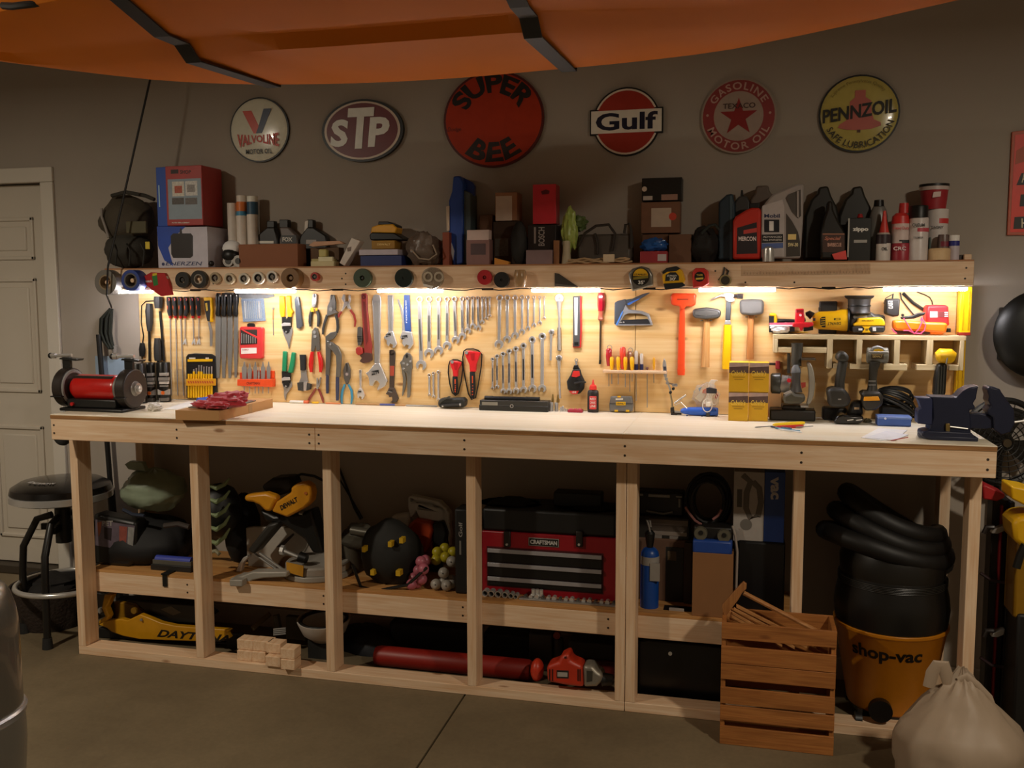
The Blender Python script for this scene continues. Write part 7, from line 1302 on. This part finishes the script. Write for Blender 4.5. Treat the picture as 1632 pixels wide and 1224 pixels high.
t.px('motor_body', OD, [(410,1010),(470,990),(480,965),(520,945),(530,985),(590,1010),(596,1118),(510,1108),(415,1090)], .085, bev=.012); t.px('gearbox', c('#8a8478', .4, .4), [(592,1008),(640,1010),(665,1040),(690,1055),(692,1085),(660,1115),(596,1118)], .08, .002, bev=.014); t.px('gear_panel', c('#3a372f', .5), [(612,1032),(642,1036),(640,1085),(612,1090)], .001, .082); t.tb('chuck', BLK, [(690,1075),(745,1078)], [34,26], .025, n=12); t.tb('spindle', STEEL, [(745,1078),(765,1079)], 8, .03); t.px('label', c('#2a2420', .5), [(462,1030),(522,1032),(522,1072),(462,1070)], .001, .085); t.px('label_print', c('#a59e96', .5), [(466,1040),(516,1042),(516,1064),(466,1062)], .0008, .086)
for x in (424, 438, 566, 576): t.px('vent', c('#2a0f0a', .5), [(x,1025),(x+6,1026),(x+6,1085),(x,1084)], .001, .085)
t.bl('rear_grip', OD, (365,1028), (34,58), .12, .04); t.px('grip_bolt', c('#4a140c', .5), [(500,962),(512,962),(512,972),(500,972)], .002, .085)
t = T('grey_machine', 'dark grey machine part with red base behind the drill', 'machine', (540, 960), y=.3, z0=0); t.bx('body', c('#2c2a27', .5), (320,850,440,None), .3, .4, bev=.01); t.lt('post', c('#3a3733', .5), 470, [(870,26), (960,30), (None,34)], .33); t.dk('knob', c('#8a3018', .4), (462,858), 18, .02, -.02); t.bx('red_base', c('#5a120e', .5), (590,990,752,None), .28, .42); t.bx('arm', c('#35322e', .5), (520,900,752,975), .3, .4, bev=.01)
crop()
t = T('black_bin', 'glossy black storage bin on the floor in the fifth bay', 'bin', (1085, 1100), y=.2, z0=0); t.bx('bin', c('#08080a', .3), (1015,1030,1156,None), .13, .42, bev=.01); t.dk('rivet', CHROME, (1068,1042), 3, .004, .07)
# ---------------------------------------------------------------- shop vacuum
t = T('shop_vacuum', 'yellow drum shop vacuum with black lid and coiled hose', 'vacuum', (1415, 1120), y=.25, z0=0)
yv = .22; q_ = SCL(1418, 1050, yv); p_ = PY(1418, 1015, yv); X_v = p_.x
VZ = lambda v: PY(1418, v, .05).z
t.put(B().lathe([(.135, .045), (.147, .055), (.198, VZ(1010)-.02), (.205, VZ(1010)-.012), (.205, VZ(1010))], (X_v, yv, 0), (0,0,1), 40), 'drum', c('#b8730c', .4), bev=.002)
t.put(B().lathe([(.198, VZ(1013)), (.205, VZ(985)), (.2, VZ(965)), (.19, VZ(945)), (.185, VZ(930))], (X_v, yv, 0), (0,0,1), 36), 'lid', c('#11100e', .4), bev=.002)
t.put(B().lathe([(.185, VZ(932)), (.19, VZ(905)), (.17, VZ(885)), (.12, VZ(876)), (.02, VZ(873))], (X_v, yv, 0), (0,0,1), 36), 'motor_head', c('#171511', .4)); 
for k in range(5): t.put(B().torus((X_v, yv, VZ(935+k*2.4)), .192, .0018, (0,0,1), 36, 6), 'vent_rib', c('#26241f', .4))
hb = B()
for k in range(3):
    R1 = .2-.024*k; zc_ = VZ(905)+.012+.05*k; hb.tube([(X_v-.03+.012*k+R1*math.cos(a)*1.06, yv+.02+R1*math.sin(a)*.9, zc_+.048*a/(2*math.pi)-(.045+.018*k)*math.cos(a)+.012*math.sin(a*2+k)) for a in [j*math.pi/14 for j in range(29)]], .036, 12)
t.put(hb, 'hose', c('#0a0908', .55)); 
for dx_, dy_ in ((-.12, -.15), (.13, -.13), (-.13, .1), (.13, .1)):
    t.put(B().lathe([(.03, -.012), (.03, .012)], (X_v+dx_, yv+dy_, .0305), (1,0,0), 18), 'caster', BLK)
    t.put(B().tube([(X_v+dx_, yv+dy_, .03), (X_v+dx_*.95, yv+dy_*.95, .07)], .012, 8), 'caster_stem', BLK)
t.put(B().lathe([(.135, .03), (.14, .05)], (X_v, yv, 0), (0,0,1), 36), 'dolly', BLK)
pz = PY(1403, 1132, yv-.185); t.put(B().lathe([(.041, 0), (.041, .03)], (pz.x, yv-.17, pz.z), (0,-1,0), 22), 'drain_cap', c('#14110d', .4))
def vacw(x, y): return (x, y)
g, f = glyphs('shop-vac', .03); R1 = .2055; h_ = .062; zb_v = PY(1405, 1062, .02).z; w_ang = .265*1.0; vs = []
for x, y in g:
    a = -math.pi/2-.20+(x-.5)*1.36; rr_ = .147+.051*(zb_v+h_*y-.055)/(VZ(1010)-.075)+.0012; vs.append((X_v+rr_*math.cos(a), yv+rr_*math.sin(a), zb_v+h_*y))
t.put(B().add(vs, f), 'lettering', c('#120e08', .4))

# ================================================================ around the bench
# ---- hanging kayak
KO = c('#dc7a18', .6, 0, .1, 3., spec=.15)
def kz(X, b): s = (X-1.9)/1.6; return b+.055*s*s
def curve3(pts, b):
    out = []
    for u, v in pts:
        z = b
        for _ in range(6): P = PZ(u, v, z); z = kz(P.x, b)
        out.append(P)
    return out
def at(cv, X):
    if X <= cv[0].x: a, b = cv[0], cv[1]
    elif X >= cv[-1].x: a, b = cv[-2], cv[-1]
    else: a, b = next((cv[i], cv[i+1]) for i in range(len(cv)-1) if cv[i].x <= X <= cv[i+1].x)
    f = (X-a.x)/(b.x-a.x); return a+(b-a)*f
cE = curve3([(0,98),(60,106),(150,117),(240,127),(330,133),(420,135),(530,134),(640,130),(750,123),(860,113),(1000,100),(1150,82),(1260,60),(1400,30),(1500,5)], 2.285)
c1 = curve3([(0,96),(60,105),(200,99),(320,90),(400,82),(640,66),(850,50),(1000,46),(1180,38),(1380,18),(1500,3)], 2.265)
c2 = curve3([(60,74),(120,68),(420,54),(640,40),(850,20),(1000,8),(1200,-10),(1400,-32)], 2.298)
c3 = curve3([(60,68),(120,60),(300,48),(420,37),(640,22),(850,3),(1000,-8),(1200,-25),(1400,-45)], 2.293)
XS = [.50+i*(3.36-.50)/26 for i in range(27)]
rows = []
for X in XS:
    s = (X-1.93)/1.46; w = max(0, 1-abs(s)**3)**.7
    E_, p1, p2, p3 = at(cE, X), at(c1, X), at(c2, X), at(c3, X)
    E_ = V((X, E_.y, kz(X, 2.285))); p1 = V((X, min(p1.y, E_.y-.01), kz(X, 2.265)))
    yc = -1.0; q2 = V((X, min(p1.y-.03*w-.002, max(p2.y, p1.y-.05)), kz(X, 2.265)+.03*w+.004)); q3 = V((X, q2.y-.02-.075*w, q2.z-.004*w)); q4 = V((X, q3.y-.02-.2*w, q3.z+.05)); q5 = V((X, q4.y-.01-.05*w, q4.z+.075))
    top = V((X, (E_.y+q5.y)/2, q5.z+.02)); g = V((X, E_.y+.012, E_.z+.09))
    rows.append([g, E_, p1, q2, q3, q4, q5, top])
def tip(X, r):
    c_ = sum(r, V((0,0,0)))/len(r); return [V((X, c_.y+(p.y-c_.y)*.12, c_.z+.03+(p.z-c_.z)*.25)) for p in r]
rows = [tip(.36, rows[0])]+rows+[tip(3.5, rows[-1])]
n_ = len(rows[0]); kb = B(); kb.add([p for r in rows for p in r], [(i*n_+j, i*n_+(j+1) % n_, (i+1)*n_+(j+1) % n_, (i+1)*n_+j) for i in range(len(rows)-1) for j in range(n_)]+[tuple(range(n_))[::-1], tuple(range((len(rows)-1)*n_, len(rows)*n_))])
t = T('kayak', 'orange plastic kayak hanging bottom down from the ceiling', 'kayak', (1.9, -1.0, 2.26))
t.put(kb, 'hull', KO, bev=.008, seg=3)
for Xs in (1.315, 2.315):
    i = min(range(len(XS)), key=lambda k: abs(XS[k]-Xs))+1; a, b = (rows[i], rows[i+1]) if rows[i][0].x <= Xs else (rows[i-1], rows[i])
    f = (Xs-a[0].x)/(b[0].x-a[0].x); sec = [a[k]+(b[k]-a[k])*f for k in range(n_)]; cc = sum(sec, V((0,0,0)))/n_
    out = [p+(p-cc).normalized()*.008 for p in sec]; out = [p-V((0,0,.006)) if k in (1,2,3,4,5) else p for k, p in enumerate(out)]
    pa = [V((Xs, out[0].y+.02, ZC-.001))]+out[:7]+[V((Xs, out[6].y-.02, ZC-.001))]
    sb_ = B()
    for k in range(len(pa)-1):
        A_, B_ = pa[k], pa[k+1]; d_ = (B_-A_).normalized(); nn_ = V((1,0,0)).cross(d_)*.002
        sb_.add([A_+V((-.024,0,0))-nn_, A_+V((.024,0,0))-nn_, B_+V((.024,0,0))-nn_, B_+V((-.024,0,0))-nn_, A_+V((-.024,0,0))+nn_, A_+V((.024,0,0))+nn_, B_+V((.024,0,0))+nn_, B_+V((-.024,0,0))+nn_], [(0,3,2,1),(4,5,6,7),(0,1,5,4),(1,2,6,5),(2,3,7,6),(3,0,4,7)])
    tag(sb_.o('hoist_strap', c('#15130e', .6)), ('left' if Xs < 2 else 'right')+' black webbing strap slung under the kayak', 'strap', 'kayak straps')
t.put(B().tube([PZ(5, 9, 2.37), PZ(20, 10, 2.36), PZ(55, 6, 2.36), PZ(75, 1, 2.37)], .01, 8), 'carry_handle', c('#1a120c', .6))
# ---- shop stool
st = V((-.235, .22, 0)); t = T('shop_stool', 'black padded shop stool with chrome rim and foot ring', 'stool', tuple(st))
zS = .665; Rr = .222
t.put(B().lathe([(Rr*.98, zS+.012), (Rr, zS+.022), (Rr*.97, zS+.045), (Rr*.8, zS+.068), (Rr*.4, zS+.08), (.01, zS+.083)], (st.x, st.y, 0), (0,0,1), 40), 'seat_pad', c('#0e0b0a', .25, coat=.3)); t.put(B().lathe([(Rr*.95, zS-.02), (Rr*1.01, zS-.014), (Rr*1.01, zS+.014), (Rr*.95, zS+.02)], (st.x, st.y, 0), (0,0,1), 40), 'seat_rim', CHROME)
t.put(arc('WORKSHOP', (st.x, st.y, zS+.079), .15, 150, 215, .032, .03, True, ex=(1,0,0), ez=(0,1,0)), 'lettering', c('#b9b5b0', .4)); 
t.put(B().tube([(st.x, st.y, zS-.02), (st.x, st.y, .44)], .018, 12), 'column', GUN); t.put(B().lathe([(.035, .44), (.035, .60), (.025, .61)], (st.x, st.y, 0), (0,0,1), 16), 'column_sleeve', BLK)
for a in (-75, 15, 105, 195):
    d_ = V((math.cos(math.radians(a)), math.sin(math.radians(a)), 0)); P_ = [st+d_*.05+V((0,0,.57)), st+d_*.12+V((0,0,.55)), st+d_*.19+V((0,0,.42)), st+d_*.20+V((0,0,.3)), st+d_*.205+V((0,0,.03))]
    lg = t.put(B().tube(P_, .0165, 10), 'leg', c('#141210', .4)); t.put(B().lathe([(.024, 0), (.02, .05)], st+d_*.206, (0,0,1), 12), 'rubber_foot', RUB, lg)
    t.put(B().box((-.004, -.01, 0), (.1, .01, .03), Matrix.Translation(st+V((0,0,.5))) @ Matrix.Rotation(math.radians(a), 4, 'Z')), 'brace', BLK, bev=.002)
t.put(B().torus((st.x, st.y, .245), .215, .0125, (0,0,1), 48, 10), 'foot_ring', CHROME)
q = PZ(75, 990, 0); t = T('black_basket', 'dark woven basket on the floor behind the stool', 'basket', (-.4, .36, 0)); t.put(B().lathe([(.15, 0), (.18, .1), (.19, .2), (.18, .2), (.17, .1), (.14, .01)], (-.4, .32, 0), (0,0,1), 30), 'basket', c('#2a1f18', .7, 0, .5, 80, bump=.6)); bb = B(); lump(bb, (-.4, .32, .2), (.15, .15, .05), .3, 2., 4, None); t.put(bb, 'contents', c('#15110f', .8))
t = T('rubber_wheel', 'black rubber wheel hanging behind the left bench end', 'reel', (-.03, .0, .9)); pw = PY(99, 688, .02); t.put(B().torus(pw, .042, .02, (.3, 1, 0), 26, 10), 'tyre', RUB); t.put(B().lathe([(.03, -.012), (.03, .012)], pw, (.3, 1, 0), 18), 'hub', GUN)  # a rubber wheel, tyre and hub, hung beside the bench end
# ---- car corner at the left edge
cy_ = -1.5; t = T('car', 'silver car, only its rounded rear bumper corner in view', 'car', (.75, -1.5, 0))
prof = []
ref = [(943, 2), (950, 14), (962, 23), (985, 33), (1010, 39), (1050, 42), (1100, 45), (1150, 48), (1160, 50), (1185, 53), (1210, 54), (1260, 52), (1330, 45)]
Rc = .26; xcen = PY(45, 1100, cy_).x-Rc*.86
def zz(v, u): return PY(u, v, cy_).z
pr_ = [(PY(u, v, cy_).x-xcen, zz(v, u)) for v, u in ref]
dirv = (CAM-V((xcen, cy_, 0))); dirv.z = 0; 
tilt = math.atan2(dirv.x, -dirv.y); k_ = 1/math.cos(tilt)
pr_ = [(x*math.cos(tilt)*.985, z) for x, z in pr_]; pr_ = [(r_, z) for r_, z in pr_ if z > .2]
CARM = c('#6f6c62', .3, .5, .05, 4., coat=.6)
up = [(r_, z) for r_, z in pr_ if z > zz(1152, 48)]; lo = [(r_, z) for r_, z in pr_ if z <= zz(1152, 48)]
def shell(levels):
    vs = []; n = 0
    for r_, z in levels:
        ring = []
        for (cx_, c_y, a0) in ((xcen, cy_, 0), (xcen-1.45, cy_, 90), (xcen-1.45, -3.6, 180), (xcen, -3.6, 270)): ring += [(cx_+r_*math.cos(math.radians(a0+a)), c_y+r_*math.sin(math.radians(a0+a)), z) for a in range(0, 91, 9)]
        n = len(ring); vs += ring
    m = len(levels); return B().add(vs, [(q*n+w, q*n+(w+1) % n, (q+1)*n+(w+1) % n, (q+1)*n+w) for q in range(m-1) for w in range(n)]+[tuple(range(n))[::-1], tuple(range((m-1)*n, m*n))])
t.put(shell([(max(.02, pr_[0][0]-.12), up[0][1]+.035), (max(.03, pr_[0][0]-.05), up[0][1]+.022)]+up), 'rear_quarter', CARM); t.put(shell([(up[-1][0]*.99, up[-1][1]), (lo[0][0]+.004, lo[0][1])]+lo+[(lo[-1][0]-.04, .2)]), 'bumper', c('#7d7a70', .3, .4, .05, 4., coat=.6))
t.put(shell([(up[-1][0]+.004, up[-1][1]+.006), (up[-1][0]+.009, up[-1][1]), (up[-1][0]+.004, up[-1][1]-.006)]), 'bumper_trim', CHROME)
for x_ in (xcen-1.35, xcen-.1): t.put(B().lathe([(.2, -.1), (.3, -.1), (.31, 0), (.3, .1), (.2, .1)], (x_, -2.6, .315), (1,0,0), 30), 'tyre', RUB)
# ---- wooden crate with rack
yc0 = -.18; crop(1120, 920, 4.025); yb_ = -.012
CW = wood('#b5763a', '#935c28', '#aa7038', 0, 8, .6); CWZ = wood('#b5763a', '#935c28', '#aa7038', 2, 8, .6)
xL, xR = PK(128, 1085, yc0).x, PK(845, 1155, yc0).x
xL = 2.80; xR = 3.185
t = T('wooden_crate', 'orange stained slatted wooden crate standing before the bench', 'crate', ((xL+xR)/2, -.1, 0))
rows_ = ((305,410),(455,565),(568,668),(720,825),(835,930),(968,1085))
zlist = [(PK(130, b_, yc0).z, PK(130, a_, yc0).z) for a_, b_ in rows_]
z_off = zlist[-1][0]
zlist = [(max(0, a_-z_off+.0005), b_-z_off) for a_, b_ in zlist]; zt_ = zlist[0][1]
for a_, b_ in zlist:
    t.put(B().box((xL, yc0, a_), (xR, yc0+.009, b_)), 'slat', CW, bev=.0012)
    t.put(B().box((xL, yb_-.009, a_), (xR, yb_, b_)), 'back_slat', CW, bev=.0012)
for x in (xL, xR-.016):
    t.put(B().box((x, yc0+.0095, 0), (x+.016, yb_-.0095, zt_)), 'end_panel', CWZ, bev=.0015)
t.put(B().box((xL+.0165, yc0+.01, .0), (xR-.0165, yb_-.01, .01)), 'bottom_board', CW)
t = T('wooden_rack', 'unpainted wooden dowel rack leaning out of the crate', 'rack', (xL+.15, -.1, .1))
RW = wood('#c58d52', '#a8703a', '#b98450', 0, 10, .6, 0)
def dw(a_, b_, ya_, yb2, r): t.put(B().tube([PK(*a_, ya_), PK(*b_, yb2)], r, 8), 'dowel', RW)
dw((262,100), (745,352), -.075, -.075, .0085)
for a_, b_ in (((215,185),(500,330)), ((200,205),(440,330)), ((190,230),(360,335)), ((185,250),(280,320))): t.put(B().prism([PK(a_[0], a_[1]-10, -.11), PK(a_[0], a_[1]+10, -.11), PK(b_[0]+230, b_[1]+130, -.07), PK(b_[0]+230, b_[1]+110, -.07)], (0, .012, 0)), 'slat', RW, bev=.001)
t.put(B().prism([PK(u, v, -.10) for u, v in ((122,190),(130,170),(240,50),(262,30),(282,45),(280,75),(255,100),(225,150),(175,215),(140,265))], (0, .016, 0)), 'end_board', wood('#b57d45', '#94602f', '#a8703a', 2, 9, .6, 0), bev=.002)
t.put(B().prism([PK(u, v, -.10) for u, v in ((140,262),(175,212),(310,290),(320,318),(290,330))], (0, .02, 0)), 'end_board', RW, bev=.002)
crop()
# ---- white shopping bag
t = T('shopping_bag', 'full white plastic shopping bag on the floor by the vacuum', 'plastic bag', (3.57, -.33, 0))
bb = B(); pc = V((3.555, -.31, .13)); lump(bb, pc, (.205, .17, .27), .1, 2.2, 12, 0, 44, 28, rid=.02, pinch=(.25, .75)); WBG = c('#a08d78', .55, 0, .06, 6., bump=.15)
t.put(bb, 'bag', WBG)
for P_, R1 in ((((1480,1095),(1486,1072),(1494,1060),(1504,1060),(1508,1075),(1510,1095)), .02), (((1528,1085),(1540,1078),(1556,1092),(1575,1112),(1588,1140)), .014)):
    t.put(B().tube([PY(u, v, -.33) for u, v in P_], [R1*.9]+[R1]*(len(P_)-2)+[R1*.6], 8, .35), 'handle', WBG)
bb = B(); lump(bb, pc+V((.02, .02, .05)), (.09, .08, .13), .3, 2.4, 3, None); t.put(bb, 'contents', c('#4a4438', .6))
# ---- red creeper, yellow cart, fan and black disc at the right edge
t = T('red_creeper', 'red and black folded creeper standing on end right of the bench', 'creeper', (3.80, .3, 0)); yr = .25
def rb(n_, m_, rc, y0, y1, bev=.004): a_, b_ = PY(rc[0], rc[3], y0), PY(rc[2], rc[1], y0); t.put(B().box((a_.x, y0, max(0, a_.z)), (b_.x, y1, b_.z)), n_, m_, bev=bev)
rb('frame', c('#14100f', .5), (1566,797,1612,1150), yr, yr+.08); rb('red_pad', c('#8a141c', .4), (1579,806,1600,1150), yr-.02, yr); rb('pad_edge', BLK, (1601,800,1610,1150), yr-.03, yr)
t.put(B().prism([PY(u, v, yr-.05) for u, v in ((1566,775),(1572,773),(1603,788),(1602,793),(1590,799),(1567,796))], (0, .1, 0)), 'headrest', c('#b02428', .4), bev=.006)
for v in (838, 1003): t.put(B().prism([PY(u, v_, yr-.06) for u, v_ in ((1580,v+12),(1584,v+6),(1598,v),(1602,v),(1600,v+9),(1590,v+13))], (0, .03, 0)), 'caster_bracket', STEEL, bev=.002); t.put(B().tube([PY(u, v_, yr-.05) for u, v_ in ((1568,v+12),(1572,v+2),(1584,v+2))], .009, 8), 'caster_fork', c('#2a2422', .4))
for v in (925, 1060): t.put(B().tube([PY(u, v_, yr-.04) for u, v_ in ((1562,v-12),(1580,v),(1602,v+4))], .006, 7), 'cross_tube', c('#2a1518', .5))
t = T('yellow_cart', 'yellow and black cart at the right edge of the picture', 'cart', (3.98, .1, 0)); yr = .05
t.put(B().prism([PY(u, v, yr) for u, v in ((1612,775),(1640,780),(1700,800),(1700,822),(1632,805),(1612,795))], (0, .14, 0)), 'top_bar', YEL, bev=.006); t.put(B().prism([PY(u, v, yr) for u, v in ((1614,835),(1622,825),(1640,822),(1720,822),(1720,880),(1640,880),(1616,862))], (0, .16, 0)), 'tank', c('#d9a60c', .4), bev=.015); rb('lower_body', c('#8a640c', .4), (1614,866,1720,985), yr+.02, yr+.15, .01); rb('base', c('#0f0d0c', .5), (1612,986,1720,1175), yr+.01, yr+.16, .01); t.put(B().tube([PY(u, v, yr-.01) for u, v in ((1634,868),(1626,885),(1620,905))], .014, 8), 'strap', BLK)
t = T('drum_fan', 'black wire guard floor fan behind the vise', 'fan', (3.88, .38, 0)); fc = PY(1604, 706, .36); fb = B()
for k in range(7): fb.torus(fc, .028+.021*k, .0022, (.25, -1, 0), 36, 5)
t.put(fb, 'guard_rings', BLK, kind='stuff'); fb = B(); ax = V((.25, -1, 0)).normalized(); e1 = ax.orthogonal().normalized(); e2 = ax.cross(e1)
for k in range(20): a_ = k*math.pi/10; d_ = e1*math.cos(a_)+e2*math.sin(a_); fb.tube([fc+d_*.02, fc+d_*.155], .0018, 5)
t.put(fb, 'guard_spokes', BLK, kind='stuff'); t.put(B().torus(fc-ax*.03, .158, .012, tuple(ax), 40, 8), 'guard_rim', BLK); t.put(B().lathe([(.016, 0), (.016, .008)], fc, tuple(ax), 16), 'badge', c('#5a5040', .35, .6))
for k in range(4):
    a_ = k*math.pi/2+.4; d_ = e1*math.cos(a_)+e2*math.sin(a_); d2 = ax.cross(d_); t.put(B().prism([fc-ax*.04+d_*.03-d2*.02, fc-ax*.045+d_*.135-d2*.05, fc-ax*.05+d_*.135+d2*.05, fc-ax*.04+d_*.03+d2*.02], tuple(ax*-.003)), 'blade', c('#1d1b19', .4))
t.put(B().lathe([(.05, 0), (.06, .06), (.05, .1)], fc-ax*.05, tuple(-ax), 20), 'motor', BLK); t.put(B().tube([(fc.x, .46, fc.z-.02), (fc.x, .46, .03)], .014, 10), 'pole', BLK); t.put(B().lathe([(.05, 0), (.05, .02), (.02, .035)], (fc.x, .46, 0), (0,0,1), 20), 'base', BLK)
t = T('round_reel', 'large round black disc mounted on the wall at the right edge', 'reel', (1660, 535), y=YW); p_ = PY(1662, 533, YW-.09); q_ = SCL(1662, 533, YW-.09); t.put(B().lathe([(70*q_, 0), (72*q_, .012), (68*q_, .03), (50*q_, .05), (20*q_, .06), (.005, .061)], (p_.x, YW-.07, p_.z), (0,-1,0), 48), 'dish', c('#080906', .45)); a_, b_ = PY(1594, 575, YW-.06), PY(1700, 490, YW-.06); t.put(B().box((a_.x, YW-.07, a_.z), (b_.x, YW-.0005, b_.z)), 'mount', c('#0f0e0c', .5), bev=.006)
for u, v in ((1625,497),(1618,553),(1612,525)): t.put(B().ball(PY(u, v, YW-.112), .003, 8, 5), 'rivet', c('#c9c9c0', .3))
